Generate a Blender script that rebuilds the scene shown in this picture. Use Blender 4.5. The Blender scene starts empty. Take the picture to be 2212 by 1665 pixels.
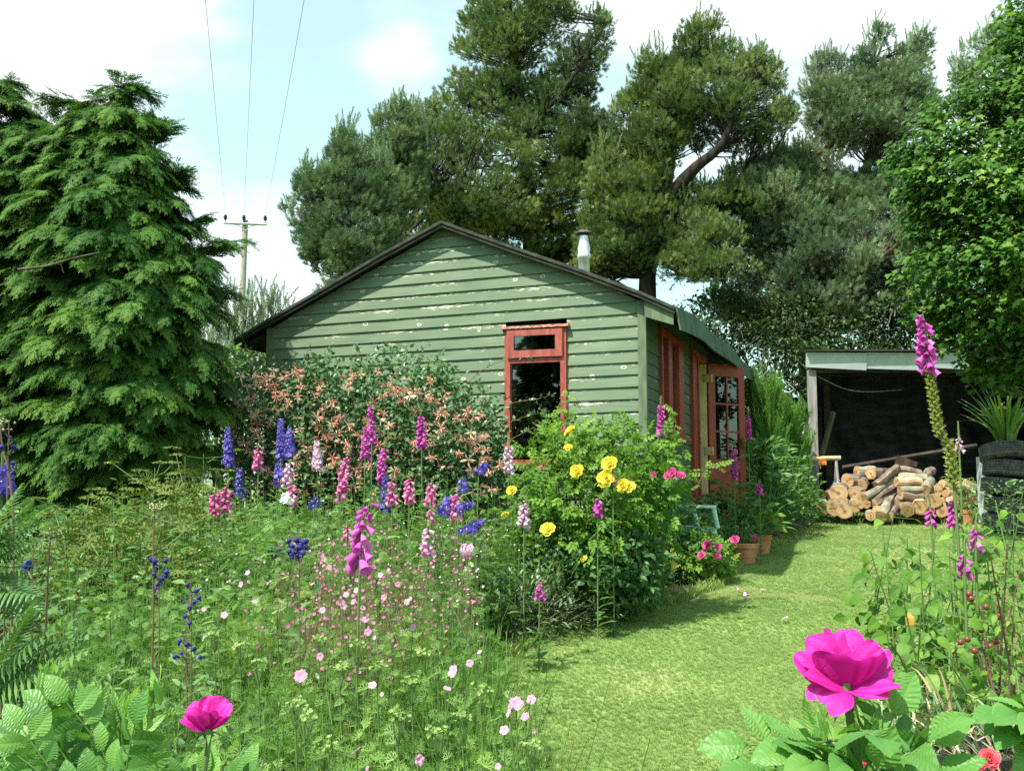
import bpy, math, random
import numpy as np
from mathutils import Vector, Matrix

R = np.random.RandomState(7)
random.seed(7)
scene = bpy.context.scene
COL = scene.collection
PI = math.pi

# ------------------------------------------------------------------ camera frame and terrain
FPX, CX, CY, HOR = 2200.0, 1106.0, 832.5, 1040.0      # photo measured on a 2212 x 1665 grid
EYE = 1.5
TH = math.atan((HOR - CY) / FPX)
ct, st = math.cos(TH), math.sin(TH)

def at(x, y, Y):
    """world point seen at photo position (x, y), Y metres ahead of the viewer"""
    a, b = (x - CX) / FPX, (CY - y) / FPX
    d = (a, ct - b * st, st + b * ct)
    t = Y / d[1]
    return np.array([d[0] * t, Y, EYE + d[2] * t])

def zg(Y):
    Y = np.asarray(Y, float)
    return 0.0573 * np.clip(Y, -5, 16.5)

def hit(x, y):
    lo, hi = 1.0, 16.5
    for _ in range(40):
        m = (lo + hi) / 2
        if at(x, y, m)[2] > zg(m): lo = m
        else: hi = m
    p = at(x, y, lo)
    return p

# ------------------------------------------------------------------ mesh builder
class MB:
    def __init__(s):
        s.V = []; s.F = []; s.A = []; s.n = 0
    def add(s, v, f, mat=0, a=0.5):
        v = np.asarray(v, float).reshape(-1, 3)
        f = np.asarray(f, np.int64)
        if f.ndim == 1: f = f.reshape(1, -1)
        s.V.append(v); s.F.append((f + s.n, mat))
        aa = np.empty(len(v)); aa[:] = a
        s.A.append(aa); s.n += len(v)
    def inst(s, tpl, pos, rot, sc=1.0, a=None, mat=None):
        """tpl: list of (verts, faces, mat). pos Nx3, rot Nx3x3 (columns = local axes), sc N or Nx3"""
        pos = np.asarray(pos, float).reshape(-1, 3); N = len(pos)
        if N == 0: return
        sc = np.asarray(sc, float)
        if sc.ndim == 0: sc = np.full((N, 3), float(sc))
        elif sc.ndim == 1 and len(sc) == N: sc = np.repeat(sc[:, None], 3, 1)
        if a is None: a = R.rand(N)
        a = np.asarray(a, float)
        if a.ndim == 0: a = np.full(N, float(a))
        for (v, f, m) in tpl:
            v = np.asarray(v, float); f = np.asarray(f, np.int64)
            w = v[None] * sc[:, None, :]
            w = np.einsum('nij,nkj->nki', rot, w) + pos[:, None, :]
            k = len(v)
            ff = f[None] + (np.arange(N) * k)[:, None, None]
            s.V.append(w.reshape(-1, 3))
            s.F.append((ff.reshape(-1, f.shape[1]) + s.n, m if mat is None else mat))
            s.A.append(np.repeat(a, k)); s.n += N * k
    def box(s, c, d, mat=0, a=0.5, rot=None, taper=None):
        hx, hy, hz = d[0] / 2, d[1] / 2, d[2] / 2
        v = np.array([[x * hx, y * hy, z * hz] for z in (-1, 1) for y in (-1, 1) for x in (-1, 1)])
        if taper is not None:
            v[4:, :2] *= taper
        if rot is not None: v = v @ np.asarray(rot).T
        v = v + np.array(c)
        f = [[0, 2, 3, 1], [4, 5, 7, 6], [0, 1, 5, 4], [2, 6, 7, 3], [0, 4, 6, 2], [1, 3, 7, 5]]
        s.add(v, f, mat, a)
    def hexa(s, v, mat=0, a=0.5):
        f = [[0, 2, 3, 1], [4, 5, 7, 6], [0, 1, 5, 4], [2, 6, 7, 3], [0, 4, 6, 2], [1, 3, 7, 5]]
        s.add(v, f, mat, a)
    def tube(s, pts, rad, n=6, mat=0, a=0.5, cap=True):
        pts = np.asarray(pts, float); k = len(pts)
        rad = np.asarray(rad, float)
        if rad.ndim == 0: rad = np.full(k, float(rad))
        t = np.gradient(pts, axis=0); t /= (np.linalg.norm(t, axis=1)[:, None] + 1e-12)
        ref = np.array([0, 0, 1.0]) if abs(t[0][2]) < 0.9 else np.array([1.0, 0, 0])
        vs = []
        for i in range(k):
            x = np.cross(ref, t[i]); x /= (np.linalg.norm(x) + 1e-12); y = np.cross(t[i], x)
            ref = np.cross(x, t[i]) * -1 if False else ref
            an = np.linspace(0, 2 * PI, n, endpoint=False)
            vs.append(pts[i] + rad[i] * (np.cos(an)[:, None] * x + np.sin(an)[:, None] * y))
        v = np.concatenate(vs)
        i = np.arange(k - 1)[:, None] * n; j = np.arange(n)[None]; j2 = (j + 1) % n
        f = np.stack([i + j, i + j2, i + n + j2, i + n + j], -1).reshape(-1, 4)
        s.add(v, f, mat, a)
        if cap and n >= 3:
            s.add(vs[0][::-1], [list(range(n))], mat, a); s.add(vs[-1], [list(range(n))], mat, a)
    def lathe(s, prof, c=(0, 0, 0), n=20, mat=0, a=0.5, sx=1, sy=1):
        prof = np.asarray(prof, float); k = len(prof)
        an = np.linspace(0, 2 * PI, n, endpoint=False)
        v = np.stack([prof[:, 0:1] * np.cos(an) * sx + c[0], prof[:, 0:1] * np.sin(an) * sy + c[1],
                      np.repeat(prof[:, 1:2], n, 1) + c[2]], -1).reshape(-1, 3)
        i = np.arange(k - 1)[:, None] * n; j = np.arange(n)[None]; j2 = (j + 1) % n
        f = np.stack([i + j, i + j2, i + n + j2, i + n + j], -1).reshape(-1, 4)
        s.add(v, f, mat, a)
    def build(s, name, mats, parent=None, smooth=False, link=True):
        me = bpy.data.meshes.new(name)
        V = np.concatenate(s.V)
        me.vertices.add(len(V)); me.vertices.foreach_set('co', V.astype(np.float32).ravel())
        nl = sum(f.size for f, m in s.F); nf = sum(len(f) for f, m in s.F)
        me.loops.add(nl); me.polygons.add(nf)
        me.loops.foreach_set('vertex_index', np.concatenate([f.ravel() for f, m in s.F]).astype(np.int32))
        tot = np.concatenate([np.full(len(f), f.shape[1]) for f, m in s.F])
        ls = np.concatenate([[0], np.cumsum(tot)[:-1]]).astype(np.int32)
        me.polygons.foreach_set('loop_start', ls)
        me.polygons.foreach_set('material_index', np.concatenate([np.full(len(f), m) for f, m in s.F]).astype(np.int32))
        me.polygons.foreach_set('use_smooth', np.full(nf, bool(smooth)))
        at_ = me.attributes.new('v', 'FLOAT', 'POINT')
        at_.data.foreach_set('value', np.concatenate(s.A).astype(np.float32))
        me.update(calc_edges=True)
        if not isinstance(mats, (list, tuple)): mats = [mats]
        for m in mats: me.materials.append(m)
        o = bpy.data.objects.new(name, me)
        if link: COL.objects.link(o)
        if parent is not None: o.parent = parent
        return o

def tag(o, label=None, cat=None, group=None, kind=None):
    if label: o['label'] = label
    if cat: o['category'] = cat
    if group: o['group'] = group
    if kind: o['kind'] = kind
    return o

def thing(name, label, cat, loc=(0, 0, 0), rz=0.0, group=None):
    o = bpy.data.objects.new(name, None); COL.objects.link(o)
    o.location = [float(c) for c in loc]; o.rotation_euler = (0, 0, rz); o.empty_display_size = 0.2
    return tag(o, label, cat, group)

def copy_tree(o, parent=None):
    c = o.copy(); COL.objects.link(c)
    if parent is not None: c.parent = parent
    for ch in list(o.children): copy_tree(ch, c)
    return c

def nrm(v):
    v = np.asarray(v, float)
    return v / (np.linalg.norm(v, axis=-1, keepdims=True) + 1e-12)

def frames(d, up=None, roll=0.0):
    """rotation matrices: local Y = d, local Z = near up, local X = side"""
    d = nrm(np.asarray(d, float).reshape(-1, 3)); N = len(d)
    if up is None: up = np.tile([0, 0, 1.0], (N, 1))
    up = np.asarray(up, float).reshape(-1, 3)
    if len(up) == 1: up = np.repeat(up, N, 0)
    up = up + 1e-3 * np.array([0.3, 0.7, 0.1])
    x = nrm(np.cross(d, up)); z = np.cross(x, d)
    roll = np.zeros(N) + roll
    c, s = np.cos(roll)[:, None], np.sin(roll)[:, None]
    x2 = x * c + z * s; z2 = -x * s + z * c
    return np.stack([x2, d, z2], -1)

def rsph(n):
    return nrm(R.randn(n, 3))

# ------------------------------------------------------------------ materials
def newmat(name):
    m = bpy.data.materials.new(name); m.use_nodes = True
    nt = m.node_tree; nt.nodes.clear()
    return m, nt, nt.nodes, nt.links

def ramp(nodes, cols, pos=None):
    r = nodes.new('ShaderNodeValToRGB'); cr = r.color_ramp
    n = len(cols); pos = pos or [i / (n - 1) for i in range(n)]
    while len(cr.elements) < n: cr.elements.new(0.5)
    for e, c, p in zip(cr.elements, cols, pos):
        e.position = p; e.color = (*c, 1) if len(c) == 3 else c
    return r

def leafmat(name, cols, trans=0.3, rough=0.45, spec=0.35, tcol=1.25):
    m, nt, N, L = newmat(name)
    a = N.new('ShaderNodeAttribute'); a.attribute_name = 'v'
    r = ramp(N, cols); L.new(a.outputs['Fac'], r.inputs[0])
    p = N.new('ShaderNodeBsdfPrincipled'); L.new(r.outputs[0], p.inputs['Base Color'])
    p.inputs['Roughness'].default_value = rough
    p.inputs['Specular IOR Level'].default_value = spec
    o = N.new('ShaderNodeOutputMaterial')
    if trans > 0:
        t = N.new('ShaderNodeBsdfTranslucent')
        mx = N.new('ShaderNodeMix'); mx.data_type = 'RGBA'; mx.blend_type = 'MULTIPLY'; mx.inputs[0].default_value = 1
        L.new(r.outputs[0], mx.inputs[6]); mx.inputs[7].default_value = (tcol * 1.15, tcol * 1.2, tcol * 0.6, 1)
        L.new(mx.outputs[2], t.inputs[0])
        ms = N.new('ShaderNodeMixShader'); ms.inputs[0].default_value = trans
        L.new(p.outputs[0], ms.inputs[1]); L.new(t.outputs[0], ms.inputs[2]); L.new(ms.outputs[0], o.inputs[0])
    else: L.new(p.outputs[0], o.inputs[0])
    return m

def petalmat(name, cols, trans=0.35, rough=0.6):
    m, nt, N, L = newmat(name)
    a = N.new('ShaderNodeAttribute'); a.attribute_name = 'v'
    r = ramp(N, cols); L.new(a.outputs['Fac'], r.inputs[0])
    p = N.new('ShaderNodeBsdfPrincipled'); L.new(r.outputs[0], p.inputs['Base Color'])
    p.inputs['Roughness'].default_value = rough; p.inputs['Specular IOR Level'].default_value = 0.2
    t = N.new('ShaderNodeBsdfTranslucent'); L.new(r.outputs[0], t.inputs[0])
    ms = N.new('ShaderNodeMixShader'); ms.inputs[0].default_value = trans
    o = N.new('ShaderNodeOutputMaterial')
    L.new(p.outputs[0], ms.inputs[1]); L.new(t.outputs[0], ms.inputs[2]); L.new(ms.outputs[0], o.inputs[0])
    return m

def plain(name, c1, c2=None, scale=8.0, rough=0.7, metal=0.0, bump=0.0, stretch=(1, 1, 1), spec=0.4, detail=6, lo=0.35, hi=0.65, bscale=None):
    m, nt, N, L = newmat(name)
    p = N.new('ShaderNodeBsdfPrincipled'); o = N.new('ShaderNodeOutputMaterial'); L.new(p.outputs[0], o.inputs[0])
    tc = N.new('ShaderNodeTexCoord'); mp = N.new('ShaderNodeMapping'); mp.inputs['Scale'].default_value = stretch
    L.new(tc.outputs['Object'], mp.inputs[0])
    ns = N.new('ShaderNodeTexNoise'); ns.inputs['Scale'].default_value = scale; ns.inputs['Detail'].default_value = detail
    L.new(mp.outputs[0], ns.inputs[0])
    r = ramp(N, [c1, c2 or c1], [lo, hi]); L.new(ns.outputs['Fac'], r.inputs[0]); L.new(r.outputs[0], p.inputs['Base Color'])
    p.inputs['Roughness'].default_value = rough; p.inputs['Metallic'].default_value = metal
    p.inputs['Specular IOR Level'].default_value = spec
    if bump > 0:
        b = N.new('ShaderNodeBump'); b.inputs['Strength'].default_value = bump; b.inputs['Distance'].default_value = 0.01
        if bscale:
            n2 = N.new('ShaderNodeTexNoise'); n2.inputs['Scale'].default_value = bscale; n2.inputs['Detail'].default_value = 5
            L.new(mp.outputs[0], n2.inputs[0]); L.new(n2.outputs['Fac'], b.inputs['Height'])
        else: L.new(ns.outputs['Fac'], b.inputs['Height'])
        L.new(b.outputs[0], p.inputs['Normal'])
    return m

# ------------------------------------------------------------------ templates (growth along +Y, width X, face normal +Z)
def T_leaf(l=1.0, w=0.5, seg=3, fold=0.25, curl=0.25, y0=0.0, peak=0.45, ends=True, mat=0):
    t = np.linspace(0, 1, seg + 1)
    g = np.where(t < peak, np.sin(t / peak * PI / 2), np.cos((t - peak) / (1 - peak) * PI / 2)) ** 0.85
    hw = w / 2 * g
    v = []
    for ti, h in zip(t, hw):
        zc = -curl * l * ti * ti
        v += [[-h, y0 + l * ti, zc + fold * h], [0, y0 + l * ti, zc], [h, y0 + l * ti, zc + fold * h]]
    f = []
    for i in range(seg):
        b = i * 3
        f += [[b, b + 1, b + 4, b + 3], [b + 1, b + 2, b + 5, b + 4]]
    return (np.array(v, float), np.array(f), mat)

def T_xform(parts, pos=(0, 0, 0), d=(0, 1, 0), up=(0, 0, 1), s=1.0, mat=None):
    M = frames([d], [up])[0]
    return [((v * s) @ M.T + np.array(pos), f, m if mat is None else mat) for v, f, m in parts]

def T_join(parts):
    """merge template parts that share material and face size"""
    out = {}
    for v, f, m in parts:
        f = np.asarray(f); k = (m, f.shape[1])
        if k not in out: out[k] = [[], [], 0]
        e = out[k]; e[0].append(v); e[1].append(f + e[2]); e[2] += len(v)
    return [(np.concatenate(e[0]), np.concatenate(e[1]), k[0]) for k, e in out.items()]

def T_compound(n=7, l=0.10, leaflet=0.04, w=0.55, seg=3, droop=0.2):
    parts = []
    pairs = n // 2
    stalk = np.array([[-.001, 0, 0], [.001, 0, 0], [.0008, l, -droop * l], [-.0008, l, -droop * l]])
    parts.append((stalk, np.array([[0, 1, 2, 3]]), 0))
    for i in range(pairs):
        y = l * (0.35 + 0.6 * i / max(1, pairs - 1) if pairs > 1 else 0.6)
        y = min(y, l * 0.9)
        for sx in (-1, 1):
            parts += T_xform([T_leaf(leaflet * 0.9, leaflet * w, seg, 0.3, 0.3)], (0, y, -droop * y), (sx, 0.55, -0.1))
    parts += T_xform([T_leaf(leaflet, leaflet * w, seg, 0.3, 0.3)], (0, l, -droop * l), (0, 1, -0.2))
    return T_join(parts)

def T_needles(n=28, L=0.20, nl=0.07, w=0.009, spread=0.8):
    v = []; f = []
    for i in range(n):
        t = (i + 0.5) / n; y = L * t
        a = i * 2.399; sp = spread * (1.15 - 0.55 * t)
        d = nrm([math.cos(a) * sp, 1.0, math.sin(a) * sp])
        p = np.array([0, y, 0.0]); side = nrm(np.cross(d, [math.sin(a), 0, -math.cos(a)]) + 0.01) * w / 2
        k = len(v); le = nl * (0.8 + 0.4 * ((i * 7) % 5) / 5)
        v += [p - side, p + side, p + d * le]; f.append([k, k + 1, k + 2])
    return [(np.array(v), np.array(f), 0)]

def T_cypress(L=0.16, n=6):
    """small flat feathery spray, mostly gaps"""
    v = []; f = []
    def strip(p, d, l, w, dz, q=True):
        p = np.array(p, float); d = nrm(np.array(d, float)); s = np.array([d[1], -d[0], 0]) * w / 2
        k = len(v); e = p + d * l + np.array([0, 0, dz])
        if q:
            m = p + d * l * 0.55 + np.array([0, 0, dz * 0.4]); v.extend([p - s * .7, p + s * .7, m + s, m - s, e]); f.extend([[k, k + 1, k + 2], [k, k + 2, k + 3], [k + 3, k + 2, k + 4]])
        else: v.extend([p - s, p + s, e]); f.append([k, k + 1, k + 2])
        return d
    strip((0, 0, 0), (0, 1, 0), L, 0.006, -0.03)
    for i in range(n):
        t = (i + 0.3 + 0.4 * ((i * 5) % 3) / 3) / n; y = L * t; ll = L * 0.60 * (1 - t * 0.65) * (0.55 + 0.45 * min(1, t * 4))
        for sx in (-1, 1):
            y2 = y + (0.5 * L / n if sx > 0 else 0); p = (0, y2, -0.03 * t * t)
            l1 = ll * (0.75 + 0.3 * ((i * 2 + (sx > 0)) % 3) / 2)
            d = strip(p, (sx * 0.60, 1, 0), l1, 0.0075, -0.016)
            for j in range(2):
                q = np.array(p) + d * l1 * (0.25 + 0.33 * j); strip(q, (sx * 1.3, 0.8, 0), l1 * .36, 0.007, -.006, False); strip(q, (-sx * 0.15, 1, 0), l1 * .36, 0.007, -.006, False)
    return [(np.array(v), np.array(f), 0)]

def T_maple(s=1.0):
    out = [(0, 0), (0.18, 0.02), (0.42, -0.02), (0.30, 0.22), (0.52, 0.42), (0.26, 0.46), (0.20, 0.62), (0.0, 0.95),
           (-0.20, 0.62), (-0.26, 0.46), (-0.52, 0.42), (-0.30, 0.22), (-0.42, -0.02), (-0.18, 0.02)]
    v = [[x * s, y * s, 0.10 * s * abs(x) - 0.22 * s * y * y] for x, y in out] + [[0, 0.32 * s, -0.02 * s]]
    n = len(out); f = [[i, (i + 1) % n, n] for i in range(n)]
    return [(np.array(v, float), np.array(f), 0)]

def T_cutleaf(l=0.06, lobes=7, w=0.10, seed=0):
    """finely divided leaf, a fan of narrow forked lobes"""
    rr = np.random.RandomState(seed); v = []; f = []
    def strip(p, d, ln, ww):
        s = np.array([d[1], -d[0], 0]) * ww / 2; k = len(v); e = p + d * ln + np.array([0, 0, -0.15 * ln])
        m = p + d * ln * 0.55
        v.extend([p - s * .5, p + s * .5, m + s, m - s, e]); f.extend([[k, k + 1, k + 2], [k, k + 2, k + 3], [k + 3, k + 2, k + 4]])
        return m
    strip(np.zeros(3), np.array([0, 1., 0]), l * 0.5, 0.0016)
    c = np.array([0, l * 0.4, 0.0])
    for i in range(lobes):
        a = (i / (lobes - 1) - 0.5) * 2.9 + rr.uniform(-.15, .15)
        d = nrm([math.sin(a), math.cos(a), rr.uniform(-.1, .25)])
        ln = l * (0.75 - 0.25 * abs(a) / 1.3)
        m = strip(c, d, ln, l * w)
        for s in (-1, 1):
            b = a + s * 0.75; d2 = nrm([math.sin(b), math.cos(b), 0.05]); strip(m, d2, ln * 0.42, l * w * 0.8)
    return [(np.array(v), np.array(f), 0)]

def petal_grid(L, W, cup=0.25, tipcurl=0.0, notch=0.12, nu=6, nv=5, ruffle=0.0, seed=0, basew=0.18, peak=0.66):
    rr = np.random.RandomState(seed); ph = rr.uniform(0, 6, 3)
    v = []
    for i in range(nu + 1):
        t = i / nu
        wt = basew + (1 - basew) * math.sin(min(1, t / peak) * PI / 2) if t < peak else math.sqrt(max(0, 1 - ((t - peak) / (1.0 - peak + 0.22)) ** 2))
        for j in range(nv + 1):
            s = -1 + 2 * j / nv
            ln = L * t * (1 - notch * math.exp(-(s / 0.3) ** 2) * t ** 4 - 0.10 * s * s * t * t)
            z = cup * W * 0.5 * s * s * wt * (0.4 + 0.6 * t) + cup * L * 0.5 * (t * t) - tipcurl * L * max(0, t - 0.55) ** 2 * 4
            z += ruffle * L * t * t * math.sin(4.5 * s + ph[0] + 2 * t) * 0.5 + ruffle * L * 0.4 * t ** 3 * math.sin(9 * s + ph[1])
            v.append([s * W / 2 * wt, ln, z])
    f = []
    for i in range(nu):
        for j in range(nv):
            a = i * (nv + 1) + j; f.append([a, a + 1, a + nv + 2, a + nv + 1])
    return (np.array(v), np.array(f), 0)

def T_flower5(r=0.018, w=0.9, cup=0.25, n=5, mat=0, eye=None, nu=2, nv=2, notch=0.2):
    parts = []
    for i in range(n):
        a = 2 * PI * i / n
        p = petal_grid(r, r * w, cup, 0.3, notch, nu, nv)
        # petals radiate in local XZ plane; flower faces +Y
        d = (math.cos(a), 0.35, math.sin(a))
        parts += T_xform([p], (0, 0, 0), d, (0, 1, 0), mat=mat)
    if eye is not None:
        k = 6; an = np.linspace(0, 2 * PI, k, endpoint=False)
        v = np.concatenate([np.stack([np.cos(an) * r * .2, np.full(k, r * .12), np.sin(an) * r * .2], -1), [[0, r * .4, 0]]])
        parts.append((v, np.array([[i, (i + 1) % k, k] for i in range(k)]), eye))
    return T_join(parts)

def T_bell(l=0.045, r=0.012, n=8, mat=0):
    """foxglove bell, mouth towards +Y, attached at origin"""
    prof = [(0.0, 0.10), (0.12, 0.45), (0.35, 0.72), (0.7, 0.95), (0.92, 1.05), (1.0, 1.30)]
    an = np.linspace(0, 2 * PI, n, endpoint=False); v = []
    for t, q in prof:
        for a in an:
            ex = 1.0 + (0.12 * (1 if math.sin(a) < -0.3 else 0) if t == 1.0 else 0)
            v.append([math.cos(a) * r * q, l * t * ex, math.sin(a) * r * q])
    f = []
    for i in range(len(prof) - 1):
        for j in range(n): f.append([i * n + j, i * n + (j + 1) % n, (i + 1) * n + (j + 1) % n, (i + 1) * n + j])
    return [(np.array(v), np.array(f), mat)]

def smooth_path(pts, n=12):
    pts = np.asarray(pts, float); k = len(pts)
    if k == 2: return pts[0] + np.linspace(0, 1, n)[:, None] * (pts[1] - pts[0])
    P = np.vstack([2 * pts[0] - pts[1], pts, 2 * pts[-1] - pts[-2]])
    out = []
    for u in np.linspace(0, k - 1 - 1e-6, n):
        i = int(u); t = u - i; p0, p1, p2, p3 = P[i], P[i + 1], P[i + 2], P[i + 3]
        out.append(0.5 * ((2 * p1) + (-p0 + p2) * t + (2 * p0 - 5 * p1 + 4 * p2 - p3) * t * t + (-p0 + 3 * p1 - 3 * p2 + p3) * t ** 3))
    return np.array(out)

def inpoly(P, poly):
    poly = np.asarray(poly, float); x, y = P[:, 0], P[:, 1]; ins = np.zeros(len(P), bool)
    j = len(poly) - 1
    for i in range(len(poly)):
        xi, yi = poly[i]; xj, yj = poly[j]
        c = ((yi > y) != (yj > y)) & (x < (xj - xi) * (y - yi) / (yj - yi + 1e-12) + xi)
        ins ^= c; j = i
    return ins

def edgedist(P, poly):
    poly = np.asarray(poly, float); best = np.full(len(P), 1e9)
    for i in range(len(poly)):
        a = poly[i]; b = poly[(i + 1) % len(poly)]; ab = b - a
        t = np.clip(((P - a) @ ab) / (ab @ ab + 1e-9), 0, 1)
        best = np.minimum(best, np.linalg.norm(P - (a + t[:, None] * ab), axis=1))
    return best

def sample_poly(poly, n, mind=0):
    poly = np.asarray(poly, float); lo, hi = poly.min(0), poly.max(0); out = []
    tries = 0
    if mind <= 0:
        res = np.zeros((0, 2))
        while len(res) < n:
            q = lo + R.rand(n * 2, 2) * (hi - lo); res = np.vstack([res, q[inpoly(q, poly)]])
        return res[:n]
    out = np.zeros((0, 2))
    while len(out) < n and tries < 60:
        q = lo + R.rand(400, 2) * (hi - lo); q = q[inpoly(q, poly)]
        for c in q:
            if len(out) == 0 or np.min(np.sum((out - c) ** 2, 1)) > mind * mind: out = np.vstack([out, c])
            if len(out) >= n: break
        tries += 1
    return out
def wbuild(mb, name, mats, parent, smooth=False):
    """mesh collected in world coordinates, stored relative to its thing's base"""
    off = np.array(parent.location[:]) if parent is not None else np.zeros(3)
    mb.V = [v - off for v in mb.V]
    return mb.build(name, mats, parent, smooth)

# ------------------------------------------------------------------ camera
cam_d = bpy.data.cameras.new('camera'); cam = bpy.data.objects.new('camera', cam_d); COL.objects.link(cam)
cam.location = (0, 0, EYE); cam.rotation_euler = (PI / 2 + TH, 0, 0)
cam_d.sensor_fit = 'HORIZONTAL'; cam_d.sensor_width = 36.0; cam_d.lens = 36.0 * FPX / 2212.0
cam_d.clip_start = 0.05; cam_d.clip_end = 3000
scene.camera = cam

# ------------------------------------------------------------------ light
SUN = nrm(np.array([-0.66, -0.625, 1.38]))          # towards the sun, behind the viewer's left shoulder
sl = bpy.data.lights.new('sun', 'SUN'); so = bpy.data.objects.new('sun', sl); COL.objects.link(so)
sl.energy = 4.9; sl.angle = math.radians(0.55); sl.color = (1.0, 0.95, 0.86)
so.location = (-8, -8, 16); so.rotation_euler = Vector(SUN).to_track_quat('Z', 'Y').to_euler()
w = bpy.data.worlds.new('World'); scene.world = w; w.use_nodes = True
nt = w.node_tree; nt.nodes.clear(); N, L = nt.nodes, nt.links
sky = N.new('ShaderNodeTexSky'); sky.sky_type = 'NISHITA'; sky.sun_disc = False
sky.sun_elevation = math.asin(SUN[2]); sky.sun_rotation = math.atan2(SUN[0], SUN[1])
sky.air_density = 1.0; sky.dust_density = 1.6; sky.ozone_density = 1.0
tint = N.new('ShaderNodeMix'); tint.data_type = 'RGBA'; tint.blend_type = 'MULTIPLY'; tint.inputs[0].default_value = 1
tint.inputs[7].default_value = (0.98, 1.46, 1.08, 1); L.new(sky.outputs[0], tint.inputs[6])
bg = N.new('ShaderNodeBackground'); bg.inputs[1].default_value = 0.13; L.new(tint.outputs[2], bg.inputs[0])
cl = N.new('ShaderNodeBackground'); cl.inputs[0].default_value = (0.93, 1.0, 1.0, 1); cl.inputs[1].default_value = 0.68
tc = N.new('ShaderNodeTexCoord')
def mnode(op, a=None, b=None, c=None):
    n = N.new('ShaderNodeMath'); n.operation = op
    for i, q in enumerate((a, b, c)):
        if q is None: continue
        if isinstance(q, (int, float)): n.inputs[i].default_value = q
        else: L.new(q, n.inputs[i])
    return n.outputs[0]
mp = N.new('ShaderNodeMapping'); mp.inputs['Scale'].default_value = (1.2, 1.2, 3.4); mp.inputs['Location'].default_value = (3.1, 0.4, 0.2)
L.new(tc.outputs['Generated'], mp.inputs[0])
ns = N.new('ShaderNodeTexNoise'); ns.inputs['Scale'].default_value = 2.6; ns.inputs['Detail'].default_value = 7; ns.inputs['Roughness'].default_value = 0.58
L.new(mp.outputs[0], ns.inputs[0])
def lobe(px, py, r0, r1, amt):
    """a cloud bank centred on one direction of the sky"""
    a_, b_ = (px - CX) / FPX, (CY - py) / FPX
    d = nrm([a_, ct - b_ * st, st + b_ * ct])
    dt = N.new('ShaderNodeVectorMath'); dt.operation = 'DOT_PRODUCT'; L.new(tc.outputs['Generated'], dt.inputs[0]); dt.inputs[1].default_value = d
    mr = N.new('ShaderNodeMapRange'); mr.interpolation_type = 'SMOOTHSTEP'; L.new(dt.outputs['Value'], mr.inputs[0])
    mr.inputs[1].default_value = math.cos(math.radians(r1)); mr.inputs[2].default_value = math.cos(math.radians(r0))
    mr.inputs[3].default_value = 0; mr.inputs[4].default_value = amt
    return mr.outputs[0]
acc = mnode('ADD', ns.outputs['Fac'], lobe(120, 90, 1, 12, 0.26))
acc = mnode('ADD', acc, lobe(860, 160, 0.1, 3.2, 0.13))
acc = mnode('ADD', acc, lobe(1700, -60, 3, 17, 0.20))
acc = mnode('ADD', acc, lobe(560, 620, 2, 8, 0.20))
acc = mnode('SUBTRACT', acc, lobe(560, 230, 2, 9, 0.10))
mr = N.new('ShaderNodeMapRange'); mr.interpolation_type = 'SMOOTHSTEP'; L.new(acc, mr.inputs[0])
mr.inputs[1].default_value = 0.47; mr.inputs[2].default_value = 0.80; mr.inputs[3].default_value = 0.36; mr.inputs[4].default_value = 1.0
ms = N.new('ShaderNodeMixShader'); L.new(mr.outputs[0], ms.inputs[0]); L.new(bg.outputs[0], ms.inputs[1]); L.new(cl.outputs[0], ms.inputs[2])
wo = N.new('ShaderNodeOutputWorld'); L.new(ms.outputs[0], wo.inputs[0])
vs = scene.view_settings; vs.view_transform = 'Standard'; vs.look = 'None'; vs.gamma = 1; vs.use_curve_mapping = False; vs.exposure = 0.95
scene.cycles.max_bounces = 7; scene.cycles.diffuse_bounces = 3; scene.cycles.transmission_bounces = 4; scene.cycles.glossy_bounces = 3
scene.cycles.transparent_max_bounces = 8; scene.cycles.caustics_reflective = False; scene.cycles.caustics_refractive = False
scene.cycles.sample_clamp_indirect = 4
scene.cycles.use_denoising = False

# ------------------------------------------------------------------ ground
def lawn_material():
    m, nt, N, L = newmat('lawn')
    p = N.new('ShaderNodeBsdfPrincipled'); o = N.new('ShaderNodeOutputMaterial'); L.new(p.outputs[0], o.inputs[0])
    tc = N.new('ShaderNodeTexCoord')
    n1 = N.new('ShaderNodeTexNoise'); n1.inputs['Scale'].default_value = 0.9; n1.inputs['Detail'].default_value = 8; n1.inputs['Roughness'].default_value = 0.65
    n2 = N.new('ShaderNodeTexNoise'); n2.inputs['Scale'].default_value = 38; n2.inputs['Detail'].default_value = 4
    L.new(tc.outputs['Object'], n1.inputs[0]); L.new(tc.outputs['Object'], n2.inputs[0])
    r1 = ramp(N, [(0.11, 0.17, 0.052), (0.17, 0.245, 0.075), (0.32, 0.33, 0.15)], [0.32, 0.52, 0.72])
    L.new(n1.outputs['Fac'], r1.inputs[0])
    r2 = ramp(N, [(0.7, 0.7, 0.7), (1.2, 1.2, 1.15)], [0.3, 0.7]); L.new(n2.outputs['Fac'], r2.inputs[0])
    mx = N.new('ShaderNodeMix'); mx.data_type = 'RGBA'; mx.blend_type = 'MULTIPLY'; mx.inputs[0].default_value = 1
    L.new(r1.outputs[0], mx.inputs[6]); L.new(r2.outputs[0], mx.inputs[7]); L.new(mx.outputs[2], p.inputs['Base Color'])
    p.inputs['Roughness'].default_value = 0.9; p.inputs['Specular IOR Level'].default_value = 0.1
    return m
g = MB()
xs = np.array([-900, -200, -60, -20, -8, 0, 8, 20, 60, 200, 900.]); ys = np.array([-900, -100, -20, -5, 0, 5, 10, 16.5, 30, 100, 900.])
V = np.array([[x, y, float(zg(y))] for y in ys for x in xs]); nx = len(xs)
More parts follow.
